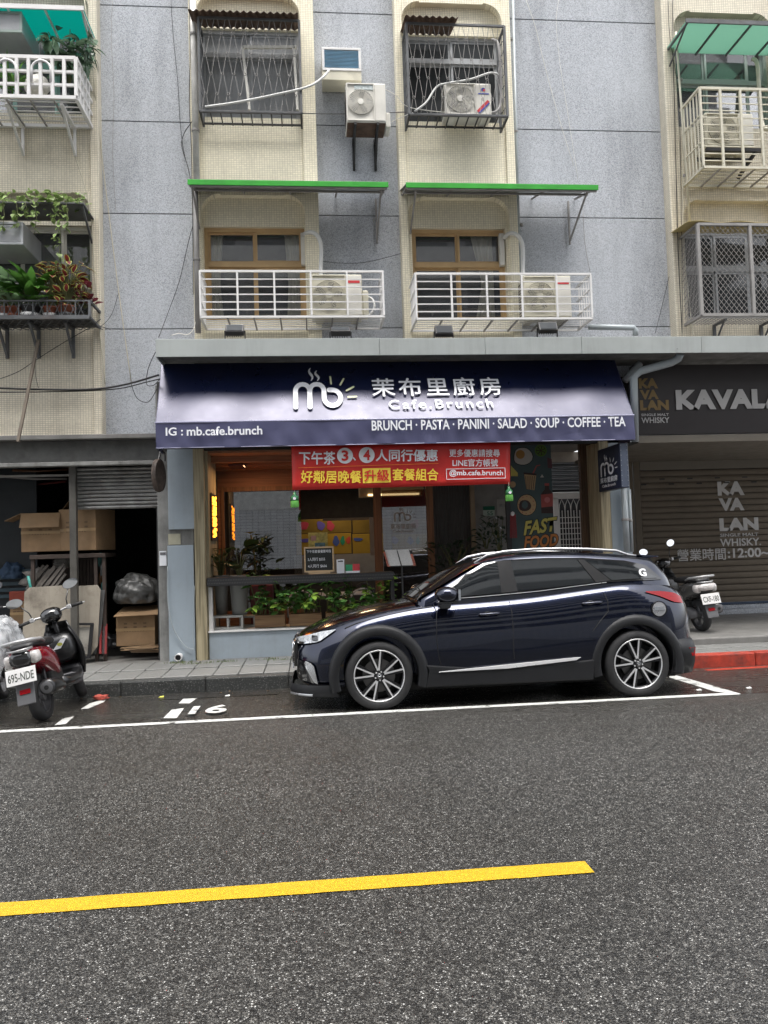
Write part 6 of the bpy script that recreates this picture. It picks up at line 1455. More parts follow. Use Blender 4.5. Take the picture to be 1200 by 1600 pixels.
# plants in the top left balcony
t = thing('balcony_plant', 'grey green leafy plant spilling over the top left white balcony corner', 'plant', at(105, 110, 10.5))
me = leaf_mesh('balc', .20, .095, BALC, droop=.5); m = MB()
root = at(108, 135, 10.6)
for k in range(12):
    tip = at(rnd.uniform(62, 150), rnd.uniform(45, 90), 10.35+rnd.uniform(-.1,.3)); m.tube([root, root.lerp(tip, .5)+Vector((0,0,.1)), tip], .006, 4)
    for q in range(10): put_leaf(me, t, root.lerp(tip, rnd.uniform(.45,1.05))+Vector((rnd.uniform(-.07,.07),0,rnd.uniform(-.05,.1))), rnd.uniform(-3.1,.2), rnd.uniform(-1.2,.3), rnd.uniform(.7,1.2))
for k in range(26): put_leaf(leaf_mesh('slim', .16, .035, BALC, droop=.6), t, at(rnd.uniform(126,150), rnd.uniform(66,100), 10.3), rnd.uniform(-1.4,.6), rnd.uniform(-.9,.3), rnd.uniform(.7,1.2))
m.build('stems', STEM, t)
t = thing('balcony_plant', 'strappy green plant behind the arched loops of the top left balcony', 'plant', at(14, 145, 10.5)); me = leaf_mesh('strap', .42, .035, DIEF, droop=.7)
for k in range(26): put_leaf(me, t, at(rnd.uniform(-4,32), 142, 10.5), rnd.uniform(0,6.28), rnd.uniform(.7,1.4), rnd.uniform(.7,1.1))
lump('plastic_bag', 'white plastic bag hanging inside the top left balcony', 'bag', at(58, 135, 10.45), .16, WHITEP, 5, 3, .15, (1,.6,.9))
# small litter on the road
lump('red_rag', 'crumpled red rag lying in the gutter by the scooter', 'rag', atz(157, 1090, -.04), .065, M('rag_red', (.38,.07,.05), .8, var=.3), 6, 3, .25, (1.3,.8,.5))
for i, (px, py, c, lab) in enumerate(((252,1084,(.5,.5,.08),'yellow fallen leaf in the gutter near the kerb'),(355,1083,(.6,.6,.58),'white paper scrap by the kerb left of the car'),(1092,1080,(.6,.6,.58),'white scrap inside the parking line corner'),(1170,1077,(.6,.6,.58),'tiny white scrap on the asphalt at the right'))):
    p = atz(px, py, -.03); p.z = gz(p.y)+.006; MB().add([(p.x-.03,p.y-.02,p.z),(p.x+.03,p.y-.015,p.z),(p.x+.025,p.y+.02,p.z+.012),(p.x-.02,p.y+.02,p.z+.004)], [(0,1,2,3)]).build('litter', M('litter_%s' % 'yellow white white white'.split()[i], c, .7, var=0), None, label=lab, cat='litter')
# ------------------------------------------------------------------ the far side of the street (seen in the reflections)
op = thing('opposite_building', 'pale tiled block with rows of balcony bands across the street', 'building', (0, -13, 0))
OT_ = tilemat('pale_wall_tile', (.30,.30,.31), (.12,.12,.12), .30, .15, streak=.2, gr=.008); OB = M('band_white', (.62,.62,.60), .6, dirt=.2)
MB().box(-13, 21, -22, -14.1, 0, 50).build('wall', OT_, op); MB().box(-34, -13, -22, -14.1, 0, 17).build('low_wing', OT_, op); MB().box(21, 40, -22, -14.1, 0, 14).build('low_wing', OT_, op)
src = None
for f in range(13):
    z = 3.6+f*3.5
    MB().box(-13, 21, -14.1, -12.98, z, z+1.5).build('balcony_band', OB, op)
    for i in range(10):
        x = -12.6+i*3.4
        if src is None: src = MB().box(x, x+2.5, -14.16, -14.07, z+1.6, z+3.3).build('window', DGLASS, op)
        else: inst(src, op, (x+1.25, -14.115, z+2.45))
MB().box(-26, 30, -14.05, -13.0, .14, 3.6).build('ground_floor_wall', tilemat('white_wall_tile', (.62,.63,.64), (.20,.20,.21), .30, .15, streak=.2, gr=.008), op)
MB().box(-60, 60, -13, -4.0, -.2, .14).build('opposite_pavement', PAVE, None, kind='structure')

# ------------------------------------------------------------------ clutter in the storage shop
rnd = random.Random(33)
BAGM = M('dark_refuse_bag', (.02,.021,.024), .35, var=.4, bump=.8, bs=10)
for i, (px, py, Y, r, m_, lab) in enumerate(((20,1000,11.3,.20,BAGM,'dark refuse bag on the floor at the far left of the storage shop'),(170,1005,11.6,.16,BAGM,'small black bag in the gap beside the rack'),(100,880,11.45,.13,M('pale_cloth', (.20,.19,.17), .9),'bundle of pale cloth under the rack top'),(20,895,11.7,.17,M('blue_cloth', (.03,.06,.11), .8),'blue cloth bundle beside the rack at the far left'))):
    lump('bag', lab, 'bag', at(px, py, Y), r, m_, 11+i, 4, .16, (1,.8,.9))
for i in range(7):
    c = at(152+rnd.uniform(-3,12), 885+i*14, 11.35+rnd.uniform(0,.2)); tag(MB().lathe([(.001,0),(.04,0),(.042,.14),(.018,.18),(.018,.21),(.001,.21)], c, 'z', 12).build('bottle', M('bottle_%s' % ['teal','clear','amber'][i % 3], [(.03,.12,.11),(.18,.19,.19),(.12,.05,.01)][i % 3], .2, var=0), smooth=True), ['topmost','second from the top','third from the top','middle','fifth from the top','second lowest','lowest'][i].capitalize()+' dusty %s bottle at the right end of the rack' % ['teal','clear','amber'][i % 3], 'bottle', 'bottles on the rack shelves')
for i, (px0, py0, px1, py1, Y, c, lab) in enumerate(((44,900,50,925,11.0,(.05,.30,.26),'short teal plastic hose hooked on the rack'),(0,744,105,748,11.5,(.22,.21,.20),'pale tube lamp hanging under the ceiling at the left'),(20,757,105,752,11.9,(.16,.02,.015),'red pipe under the ceiling of the storage shop'),(20,735,108,733,11.7,(.12,.05,.02),'rusty beam rod under the lintel'))):
    a, b = at(px0, py0, Y), at(px1, py1, Y); tag(MB().tube([a, a.lerp(b, .5)+Vector((.0, .0, -.02)), b], .018, 8).build('pipe', M('rod_%s' % ['teal','grey','red','rust'][i], c, .5, var=0), smooth=True), lab, 'pipe')
# rubber stamps of daily use: fallen leaves and scraps along the kerb
LEAFD = M('fallen_leaf', (.16,.09,.03), .7, var=.4)
for k in range(26):
    x = rnd.uniform(-4.5, 6.5); y = 9.30-abs(rnd.gauss(0, .10)); a = rnd.uniform(0, 6.28); s_ = rnd.uniform(.012, .03); z = gz(min(y, 9.329))+.005
    if -.4 < x < 4.1: continue
    tag(MB().add([(x+s_*math.cos(a), y+s_*math.sin(a), z), (x-s_*.5*math.sin(a), y+s_*.5*math.cos(a), z+.008), (x-s_*math.cos(a), y-s_*math.sin(a), z), (x+s_*.5*math.sin(a), y-s_*.5*math.cos(a), z+.004)], [(0,1,2,3)]).build('fallen_leaf', LEAFD), 'small brown fallen leaf or scrap in the gutter along the kerb', 'leaf', 'leaves and scraps along the kerb')
# ------------------------------------------------------------------ the parked car (x: nose 0 -> tail 4.2, y: near side negative)
CARP = bpy.data.materials.new('deep_blue_paint'); CARP.use_nodes = True; _t = CARP.node_tree; _b = _t.nodes['Principled BSDF']
_b.inputs['Base Color'].default_value = (.0030,.0065,.024,1); _b.inputs['Metallic'].default_value = .9; _b.inputs['Roughness'].default_value = .24; _b.inputs['Specular IOR Level'].default_value = .3; _b.inputs['Coat Weight'].default_value = 1.; _b.inputs['Coat Roughness'].default_value = .035; _b.inputs['Coat IOR'].default_value = 1.6
_g = _t.nodes.new('ShaderNodeNewGeometry'); _v = _t.nodes.new('ShaderNodeTexVoronoi'); _v.inputs['Scale'].default_value = 140; _t.links.new(_g.outputs['Position'], _v.inputs['Vector'])
_r = _t.nodes.new('ShaderNodeMapRange'); _r.inputs['From Min'].default_value = .0; _r.inputs['From Max'].default_value = .25; _r.inputs['To Min'].default_value = 1; _r.inputs['To Max'].default_value = 0; _t.links.new(_v.outputs['Distance'], _r.inputs['Value'])
_bp = _t.nodes.new('ShaderNodeBump'); _bp.inputs['Strength'].default_value = .12; _bp.inputs['Distance'].default_value = .002; _t.links.new(_r.outputs[0], _bp.inputs['Height']); _t.links.new(_bp.outputs[0], _b.inputs['Coat Normal'])
CLAD = M('dark_grey_cladding', (.013,.0135,.015), .5, spec=.35, var=.08, obj=True); BLK2 = M('gloss_black_trim', (.01,.01,.011), .12, var=0, coat=1.); CHR = M('chrome', (.75,.76,.78), .12, metal=1., var=0)
CGL = M('tinted_car_glass', (.012,.014,.016), .03, var=0, coat=1., ior=1.6); RIMD = M('dark_alloy', (.03,.03,.032), .35, metal=.6, var=0); RIMF = M('machined_alloy', (.78,.78,.78), .32, metal=.6, var=0)
TLR = M('tail_lamp_red', (.26,.002,.005), .10, var=0, spec=.35); HLG = M('headlamp_glass', (.40,.42,.44), .06, var=.5, vs=40, coat=1.); SATIN = M('satin_silver', (.55,.55,.56), .3, metal=.7, var=0)
CB = Vector((-.205, 7.50+.885, -.02))      # nose position, centre line, tyre bottom
car = bpy.data.objects.new('parked_car', None); col.objects.link(car); ORG[car.name] = Vector((0,0,0))
car.location = (CB.x, CB.y, 0); car.rotation_euler = (R_(-1.6), 0, 0)
car.location.z = gz(7.62)+(-.885)*math.sin(R_(1.6))*1.0
tag(car, 'dark blue compact crossover car parked along the white line before the cafe', 'car')
def interp(tab, x):
    if x <= tab[0][0]: return tab[0][1]
    for (a, b), (c, d) in zip(tab, tab[1:]):
        if x <= c:
            i = tab.index((a, b)); t = (x-a)/(c-a)
            m0 = (d-tab[i-1][1])/(c-tab[i-1][0])*(c-a) if i > 0 else (d-b)
            m1 = (tab[i+2][1]-b)/(tab[i+2][0]-a)*(c-a) if i+2 < len(tab) else (d-b)
            return (2*t**3-3*t**2+1)*b+(t**3-2*t**2+t)*m0+(-2*t**3+3*t**2)*d+(t**3-t**2)*m1
    return tab[-1][1]
Wt = [(0,.50),(.05,.60),(.15,.71),(.3,.79),(.5,.845),(.8,.87),(1.2,.875),(2.2,.885),(3.2,.885),(3.6,.872),(3.85,.835),(4.0,.775),(4.08,.70),(4.15,.58),(4.2,.46)]
ZS = [(0,.60),(.05,.66),(.2,.735),(.5,.83),(.85,.915),(1.3,.975),(1.8,1.0),(2.4,1.03),(3.1,1.10),(3.5,1.13),(3.9,1.08),(4.1,.98),(4.2,.90)]      # shoulder line
ZT = [(0,.66),(.05,.72),(.15,.775),(.35,.865),(.7,.96),(1.1,1.025),(1.35,1.06),(1.8,1.06),(2.4,1.09),(3.1,1.16),(3.6,1.19),(3.95,1.14),(4.1,1.04),(4.2,.94)]  # centre top
ZB = [(0,.36),(.05,.26),(.15,.21),(.4,.20),(3.8,.22),(4.0,.27),(4.2,.42)]
xs = [0,.04,.1,.18,.3,.42,.55,.7,.85,1.0,1.15,1.3,1.5,1.7,1.95,2.2,2.5,2.8,3.0,3.15,3.3,3.45,3.6,3.75,3.88,3.98,4.06,4.13,4.18,4.2]
def section(x):
    W, zs, zt, zb = interp(Wt, x), interp(ZS, x), interp(ZT, x), interp(ZB, x)
    h = zs-zb; concave = .022*max(0, 1-abs(x-2.2)/1.3)
    pts = [(0, zb), (W*.75, zb), (W-.05, zb+.02), (W-.02, zb+h*.12), (W-.004, zb+h*.30), (W-concave*.5, zb+h*.46), (W-.010, zb+h*.60), (W-.024, zb+h*.72), (W-.050, zb+h*.84), (W-.088, zb+h*.94), (W-.135, zs+.006), (W-.18, zs+(zt-zs)*.42), (W*.62, zs+(zt-zs)*.80), (W*.33, zs+(zt-zs)*.96), (0, zt)]
    return pts
rows = []
for x in xs:
    p = section(x); rows.append([(x, -y, z) for y, z in p] + [(x, y, z) for y, z in reversed(p[1:-1])])
m = MB(); nrow = len(rows[0]); b0 = 0
for r in rows: m.v += r
for i in range(len(rows)-1):
    for j in range(nrow): m.f.append((i*nrow+j, i*nrow+(j+1) % nrow, (i+1)*nrow+(j+1) % nrow, (i+1)*nrow+j))
m.f.append(tuple(range(nrow))); m.f.append(tuple((len(rows)-1)*nrow+j for j in reversed(range(nrow))))
body = m.build('body', CARP, car, smooth=True)
def cyl(x, z, r, y0, y1, n=40): return MB().lathe([(.0001, y0), (r, y0), (r, y1), (.0001, y1)], (x, 0, z), 'y', n)
AX = [(.82, .335), (3.435, .335)]; RT = .332
cut = MB()
for x, z in AX:
    for sg in (-1, 1):
        q = cyl(x, z, .395, *(sorted((sg*.62, sg*1.0)))); n0 = len(cut.v); cut.v += q.v; cut.f += [tuple(i+n0 for i in f) for f in q.f]
        cut.box(x-.395, x+.395, min(sg*.62, sg*1.0), max(sg*.62, sg*1.0), z-.4, z-.08)
cu = cut.build('arch_cutter', CARP, None)
bpy.context.view_layer.update()
sb = body.modifiers.new('sub', 'SUBSURF'); sb.levels = 2; sb.render_levels = 2
bo = body.modifiers.new('arches', 'BOOLEAN'); bo.object = cu; bo.operation = 'DIFFERENCE'; bo.solver = 'EXACT'; bo.use_self = True
cu.matrix_world = car.matrix_basis @ Matrix.Translation(cu.location)
bpy.context.view_layer.update()
dg = bpy.context.evaluated_depsgraph_get()
nm = bpy.data.meshes.new_from_object(body.evaluated_get(dg)); body.modifiers.clear(); body.data = nm
bpy.data.objects.remove(cu)
for p_ in nm.polygons: p_.use_smooth = True
try: nm.set_sharp_from_angle(angle=R_(38))
except Exception: pass
# greenhouse
def wy(z, x, zb_): # half width of the cabin
    W = interp(Wt, min(max(x, .6), 3.6))-.10; return W-(z-zb_)*.47
ROOF = [(1.20,1.05),(1.45,1.19),(1.75,1.36),(1.98,1.455),(2.2,1.497),(2.6,1.512),(3.0,1.500),(3.4,1.468),(3.72,1.425),(3.80,1.40),(3.92,1.28),(4.03,1.13)]
BELT = [(1.20,1.0),(1.45,1.015),(1.98,1.03),(2.6,1.06),(3.1,1.12),(3.4,1.14),(3.8,1.15),(4.03,1.06)]
rows = []
xg = [1.20,1.32,1.45,1.6,1.75,1.87,1.98,2.2,2.4,2.6,2.8,3.0,3.2,3.4,3.56,3.72,3.78,3.85,3.93,4.03]
for x in xg:
    zr, zb_ = interp(ROOF, x), interp(BELT, x)-.085; zb_ = min(zb_, zr-.02); zs_ = zr-.075*min(1, (zr-zb_)/.3)
    W0 = interp(Wt, x)-.122; W1 = W0-(zs_-zb_)*.34
    if x > 3.7: W1 -= (x-3.7)*.25; W0 -= (x-3.7)*.15
    p = [(W0+.005, zb_), (W0-(W0-W1)*.33+.008, zb_+(zs_-zb_)*.35), (W0-(W0-W1)*.66+.006, zb_+(zs_-zb_)*.68), (W1, zs_), (W1-.05, zs_+(zr-zs_)*.50), (W1-.16, zs_+(zr-zs_)*.80), (W1*.45, zs_+(zr-zs_)*.96), (0, zr)]
    rows.append([(x, -y, z) for y, z in p]+[(x, y, z) for y, z in reversed(p[:-1])])
g = MB().grid(rows); nr = len(rows[0])
g.f.append(tuple(reversed(range(nr)))); g.f.append(tuple((len(rows)-1)*nr+j for j in range(nr)))
cab = g.build('cabin', CARP, car, smooth=True, sub=1)
# evaluate cabin half width at (x,z) from rows, for laying glass on it
def cab_y(x, z):
    i = max(0, min(len(xg)-2, next((k for k in range(len(xg)-1) if xg[k] <= x <= xg[k+1]), 0))); t = (x-xg[i])/(xg[i+1]-xg[i])
    def f(row):
        pr = [(-q[1], q[2]) for q in row[:8]]
        for (a, b), (c, d) in zip(pr, pr[1:]):
            if b <= z <= d: return a+(c-a)*(z-b)/(d-b+1e-9)
        return pr[0][0] if z < pr[0][1] else pr[3][0]
    return f(rows[i])*(1-t)+f(rows[i+1])*t
def side_patch(name, top, bot, mat, off, n=14, k=5, both=True, th=.004):
    """patch laid on the cabin side between two polylines (x,z)"""
    def samp(pl, u):
        L = [0]
        for a, b in zip(pl, pl[1:]): L.append(L[-1]+math.hypot(b[0]-a[0], b[1]-a[1]))
        d = u*L[-1]
        for i in range(len(pl)-1):
            if d <= L[i+1]+1e-9: t = (d-L[i])/(L[i+1]-L[i]); return (pl[i][0]+(pl[i+1][0]-pl[i][0])*t, pl[i][1]+(pl[i+1][1]-pl[i][1])*t)
        return pl[-1]
    for sg in ((-1, 1) if both else (-1,)):
        rs = []
        for j in range(k+1):
            r = []
            for i in range(n+1):
                a, b = samp(top, i/n), samp(bot, i/n); x = b[0]+(a[0]-b[0])*j/k; z = b[1]+(a[1]-b[1])*j/k
                r.append((x, sg*(cab_y(x, z)+off), z))
            rs.append(r)
        MB().grid(rs).build(name, mat, car, smooth=True)
# window surround, then panes proud of it
side_patch('window_surround', [(1.46,1.115),(1.70,1.26),(1.95,1.395),(2.2,1.425),(2.6,1.432),(3.0,1.42),(3.45,1.375),(3.66,1.32)], [(1.44,1.045),(1.8,1.055),(2.1,1.07),(2.5,1.092),(2.9,1.13),(3.2,1.155),(3.5,1.165),(3.84,1.165)], BLK2, .012, 20)
side_patch('front_door_glass', [(1.60,1.155),(1.80,1.29),(1.98,1.382),(2.10,1.403)], [(1.50,1.068),(1.7,1.073),(1.95,1.082),(2.10,1.09)], CGL, .018, 12)
side_patch('rear_door_glass', [(2.24,1.41),(2.6,1.414),(2.93,1.40)], [(2.27,1.10),(2.7,1.13),(3.08,1.160)], CGL, .018, 10)
side_patch('quarter_glass', [(3.02,1.395),(3.30,1.372),(3.44,1.355)], [(3.26,1.178),(3.5,1.185),(3.78,1.185)], CGL, .018, 8)
side_patch('pillar_trim', [(2.10,1.412),(2.24,1.418)], [(2.10,1.092),(2.27,1.10)], M('pillar_matt', (.02,.02,.021), .6, spec=.2, var=0), .019, 4)
side_patch('pillar_trim', [(2.94,1.404),(3.01,1.40)], [(3.09,1.160),(3.25,1.176)], MATS['pillar_matt'], .019, 4)
side_patch('belt_strip', [(1.44,1.049),(1.8,1.061),(2.1,1.076),(2.5,1.098),(2.9,1.136),(3.2,1.161)], [(1.44,1.043),(1.8,1.054),(2.1,1.069),(2.5,1.091),(2.9,1.129),(3.2,1.154)], SATIN, .020, 16, 1)
# windscreen, rear glass, roof rails
def top_patch(name, x0, x1, fr, mat, off, n=8):
    rs = []
    for i in range(n+1):
        x = x0+(x1-x0)*i/n; zr = interp(ROOF, x); k = next((q for q in range(len(xg)-1) if xg[q] <= x <= xg[q+1]), 0); t = (x-xg[k])/(xg[k+1]-xg[k])
        Wx = -(rows[k][3][1]*(1-t)+rows[k+1][3][1]*t); zs_ = rows[k][3][2]*(1-t)+rows[k+1][3][2]*t
        prof = [(-fr*Wx, zs_+(zr-zs_)*.35), (-fr*Wx*.8, zs_+(zr-zs_)*.72), (-fr*Wx*.45, zs_+(zr-zs_)*.96), (0, zr), (fr*Wx*.45, zs_+(zr-zs_)*.96), (fr*Wx*.8, zs_+(zr-zs_)*.72), (fr*Wx, zs_+(zr-zs_)*.35)]
        rs.append([(x-off*.6, y, z+off) for y, z in prof])
    MB().grid(rs).build(name, mat, car, smooth=True)
top_patch('windscreen', 1.23, 1.93, .97, CGL, .010)
top_patch('rear_glass', 3.83, 4.01, .9, CGL, .012, 4)
for sg in (-1, 1):
    pts = [(x, sg*(cab_y(x, 1.30)-.125), interp(ROOF, x)-.005+(.018 if 2.0 < x < 3.5 else -.012)) for x in (1.88,2.02,2.2,2.5,2.8,3.1,3.4,3.52,3.62)]
    MB().tube(pts, [.010,.014,.015,.015,.015,.015,.015,.013,.008], 8).build('roof_rail', SATIN, car, smooth=True)
# spoiler, fin
MB().prism([(3.66,1.435),(3.88,1.415),(3.90,1.395),(3.72,1.39)], -.50, .50).build('spoiler', CARP, car, bevel=.01)
MB().prism([(3.30,1.475),(3.48,1.465),(3.46,1.515),(3.43,1.52)], -.012, .012).build('antenna_fin', CARP, car, bevel=.005)
# cladding arches and sills
def arch_ring(x, z, r0, r1, a0, a1, y0, y1, name='wheel_arch', n=22):
    for sg in (-1, 1):
        m = MB(); prof = []
        for i in range(n+1):
            a = R_(a0+(a1-a0)*i/n); ca, sa = math.cos(a), math.sin(a)
            prof.append([(x+r0*ca, sg*(y0-.14), z+r0*sa), (x+r0*ca, sg*(y1), z+r0*sa), (x+(r0+.012)*ca, sg*(y1+.006), z+(r0+.012)*sa), (x+(r1-.03)*ca, sg*(y1+.004), z+(r1-.03)*sa), (x+r1*ca, sg*y0, z+r1*sa), (x+r1*ca, sg*(y0-.1), z+r1*sa)])
        m.grid(prof); m.build(name, CLAD, car, smooth=True)
arch_ring(.82, .335, .392, .492, -16, 198, .868, .893)
arch_ring(3.435, .335, .392, .492, -14, 194, .862, .890)
for sg in (-1, 1):
    y0, y1 = sorted((sg*.80, sg*.893))
    MB().prism([(1.27,.205),(1.31,.36),(1.28,.42),(1.70,.375),(2.6,.375),(2.98,.40),(2.96,.20)], y0, y1).build('sill_cladding', CLAD, car, bevel=.012)
    a, b = sorted((sg*.888, sg*.905)); MB().prism([(1.40,.345),(1.41,.352),(2.1,.392),(2.70,.425),(2.84,.430),(2.79,.402),(2.1,.352)], a, b).build('chrome_strip', M('bright_strip', (.80,.80,.80), .3, metal=.3, var=0), car, bevel=.003)
# underbody
MB().box(.5, 3.9, -.70, .70, .17, .30).build('underbody', M('underbody_black', (.012,.012,.012), .8), car)
for x, z in AX:
    for sg in (-1, 1):
        m = MB(); q = [(x+.40*math.cos(R_(a)), z+.40*math.sin(R_(a))) for a in range(-10, 191, 10)]
        m.grid([[(u, sg*.60, v) for u, v in q], [(u, sg*.86, v) for u, v in q]]); m.build('arch_liner', MATS['underbody_black'], car)
        MB().box(x-.40, x+.40, min(sg*.58, sg*.60), max(sg*.58, sg*.60), .15, .78).build('arch_liner', MATS['underbody_black'], car)
# front: lower lip, grille, headlamps, fog trim
def front_wrap(name, x_off, z0, z1, ymax, mat, thick=.03, back=.36, n=14):
    """strip following the nose plan curve"""
    rs0, rs1 = [], []
    pl = []
    for i in range(n+1):
        x = back*(1-i/n)**1.6; pl.append((x, interp(Wt, x)))
    path = [(x-x_off, -w_-.004) for x, w_ in pl if w_ <= ymax+1] + [(-x_off, -.25), (-x_off-.006, 0), (-x_off, .25)] + [(x-x_off, w_+.004) for x, w_ in reversed(pl)]
    zz0 = [z0]*len(path); MB().grid([[(x, y, z0) for x, y in path], [(x-thick*.5, y*1.004, (z0+z1)/2) for x, y in path], [(x, y, z1) for x, y in path]]).build(name, mat, car, smooth=True)
front_wrap('front_lip', .035, .145, .255, 1, CLAD, .05, .46)
front_wrap('lip_blade', .050, .150, .172, 1, SATIN, .01, .22)
def nose_patch(name, poly_top, poly_bot, mat, off, n=10, k=3, both=True):
    # (x,z) polylines on the front corner; y from body plan width
    for sg in ((-1, 1) if both else (-1,)):
        rs = []
        for j in range(k+1):
            r = []
            for i in range(n+1):
                u = i/n
                def s(pl): 
                    t = u*(len(pl)-1); q = min(int(t), len(pl)-2); t -= q; return (pl[q][0]+(pl[q+1][0]-pl[q][0])*t, pl[q][1]+(pl[q+1][1]-pl[q][1])*t)
                a, b = s(poly_top), s(poly_bot); x = b[0]+(a[0]-b[0])*j/k; z = b[1]+(a[1]-b[1])*j/k
                sec = section(x); y = None
                for (y0, z0), (y1, z1) in zip(sec[2:], sec[3:]):
                    if z0 <= z <= z1: y = y0+(y1-y0)*(z-z0)/(z1-z0+1e-9)
                y = y if y is not None else sec[10][0]
                dx = .0 if x > .25 else (.25-x)*.06
                r.append((x-off*.8-dx*.2, sg*(y+off), z))
            rs.append(r)
        MB().grid(rs).build(name, mat, car, smooth=True)
nose_patch('headlamp', [(.02,.700),(.12,.728),(.28,.772),(.42,.792)], [(.02,.655),(.12,.655),(.25,.675),(.42,.788)], HLG, .012)
nose_patch('headlamp_chrome', [(.0,.672),(.08,.672),(.16,.676)], [(.0,.652),(.08,.648),(.16,.662)], CHR, .018)
nose_patch('headlamp_projector', [(.19,.735),(.25,.735)], [(.19,.690),(.25,.690)], BLK2, .020)
nose_patch('fog_lamp_trim', [(.12,.49),(.17,.47),(.20,.44)], [(.10,.46),(.20,.28),(.235,.265)], CHR, .014)
nose_patch('fog_lamp_recess', [(.03,.50),(.10,.48),(.14,.44)], [(.03,.30),(.12,.29),(.19,.27)], BLK2, .008)
MB().prism([(-.012,.42),(-.006,.66),(.03,.70),(.06,.42)], -.50, .50).build('grille', BLK2, car, bevel=.012)
m = MB(); [m.box(-.018, -.008, -.46, .46, .45+k*.045, .456+k*.045) for k in range(5)]; m.build('grille_bars', RIMD, car)
MB().tube([(-.012,-.50,.66),(-.022,-.42,.50),(-.022,-.2,.43),(-.022,.2,.43),(-.022,.42,.50),(-.012,.50,.66)], .013, 8).build('grille_wing', CHR, car, smooth=True)
MB().box(-.035, -.02, -.17, .17, .36, .50).build('number_plate', WPRINT, car, bevel=.003)
MB().lathe([(.001,-.03),(.055,-.028),(.06,-.012),(.001,-.01)], (-.0, 0, .60), 'x', 24).build('badge', CHR, car)
# tail lamp, bumper, reflector, fuel cap
def body_y(x, z):
    sec = section(x)
    for (y0, z0), (y1, z1) in zip(sec[2:], sec[3:]):
        if z0 <= z <= z1: return y0+(y1-y0)*(z-z0)/(z1-z0+1e-9)
    return sec[10][0]
nose_patch('tail_lamp', [(3.60,1.055),(3.78,1.050),(3.94,1.025),(4.03,.985)], [(3.60,1.045),(3.76,.995),(3.90,.935),(4.04,.915)], TLR, .014)
_pl = [(3.80,.868),(3.90,.868),(4.0,.845),(4.07,.79),(4.12,.70),(4.16,.58),(4.19,.42),(4.21,.2),(4.215,0)]; _pl = [(x, -y) for x, y in _pl]+[(x, y) for x, y in reversed(_pl[:-1])]
MB().grid([[(3.6+(x-3.6)*(1+o*.5), y*(1+o), z) for x, y in _pl] for z, o in ((.20,-.10),(.215,-.05),(.30,-.005),(.40,.018),(.46,.022),(.50,.0),(.545,-.03),(.56,-.08))]).build('rear_bumper', CLAD, car, smooth=True)
for sg in (-1, 1):
    MB().add([(3.985,sg*.872,.475),(4.085,sg*.80,.465),(4.07,sg*.81,.385),(4.02,sg*.852,.385)], [(0,1,2,3)]).build('reflector', TLR, car, solid=.01)
c = (3.70, -(body_y(3.70,.87)+.012), .87); MB().lathe([(.001,-.006),(.070,-.004),(.074,.012),(.001,.012)], c, 'y', 28).build('fuel_cap', SATIN, car)
MB().lathe([(.076,-.003),(.083,-.003),(.083,.012),(.076,.012)], c, 'y', 28, closed=True).build('fuel_cap_ring', RIMD, car); MB().box(c[0]-.055, c[0]+.055, c[1]-.012, c[1]-.004, c[2]-.010, c[2]+.028).build('fuel_cap_bar', CHR, car)
kx = text('G', 'sticker', WPRINT, car, (3.56,-(cab_y(3.5,1.2)+.028),1.205), (3.64,-(cab_y(3.6,1.2)+.028),1.205), (3.56,-(cab_y(3.5,1.29)+.028),1.285), bold=.04)
# door seams, handles, mirror
SEAM = M('seam_black', (.004,.004,.005), .6, var=0)
def seam(pts):
    for sg in (-1, 1):
        P = []
        for x, z in pts:
            y = body_y(x, z) if z < interp(ZS, x)-.0 else cab_y(x, z); P.append((x, sg*(y+.0012), z))
        MB().tube(P, .0045, 4).build('door_seam', SEAM, car)
seam([(1.40,1.00),(1.42,.92),(1.405,.80),(1.40,.65),(1.41,.5),(1.43,.42)])
seam([(2.17,1.00),(2.175,.9),(2.17,.75),(2.165,.6),(2.165,.44)])
seam([(3.15,1.06),(3.17,.97),(3.16,.87),(3.05,.76),(2.98,.68)])
seam([(.50,.80),(.62,.845),(.85,.90),(1.15,.952),(1.38,.980)])
for (x, z) in ((1.94, .885), (3.0, .955)):
    for sg in (-1, 1):
        y = body_y(x, z)
        m = MB(); m.tube([(x-.10, sg*(y+.006), z-.002), (x-.08, sg*(y+.03), z), (x+.08, sg*(y+.032), z+.006), (x+.11, sg*(y+.008), z+.008)], [.010,.013,.013,.009], 8); h = m.build('door_handle', CARP, car, smooth=True)
        MB().lathe([(.001,-.003*1),(.045,-.001),(.048,.004),(.001,.004)], (x-.01, sg*(y+.0), z-.018), 'y', 18).build('handle_cup', BLK2, car)
for sg in (-1, 1):
    m = MB().lathe([(.001,-.0),(.055,.012),(.078,.05),(.085,.11),(.078,.17),(.045,.215),(.001,.225)], (0,0,0), 'y', 18)
    Mx = Matrix.Translation((1.50, sg*.84, 1.10)) @ Matrix.Rotation(R_(0 if sg > 0 else 180), 4, 'Z') @ Matrix.Diagonal((1.45,1.05,.95,1))
    mir = m.xform(Mx).build('wing_mirror', CARP, car, smooth=True)
    MB().prism([(1.43,.96),(1.54,.96),(1.56,1.045),(1.45,1.045)], *sorted((sg*.78, sg*.93))).build('mirror_foot', BLK2, car, bevel=.012)
    MB().box(1.600, 1.622, *sorted((sg*.885, sg*1.05)), 1.045, 1.150).build('mirror_glass', M('mirror_silver', (.6,.6,.6), .02, metal=1., var=0), mir)
    MB().box(1.40, 1.60, *sorted((sg*.86, sg*1.02)), 1.015, 1.034).build('mirror_base', BLK2, mir, bevel=.006)
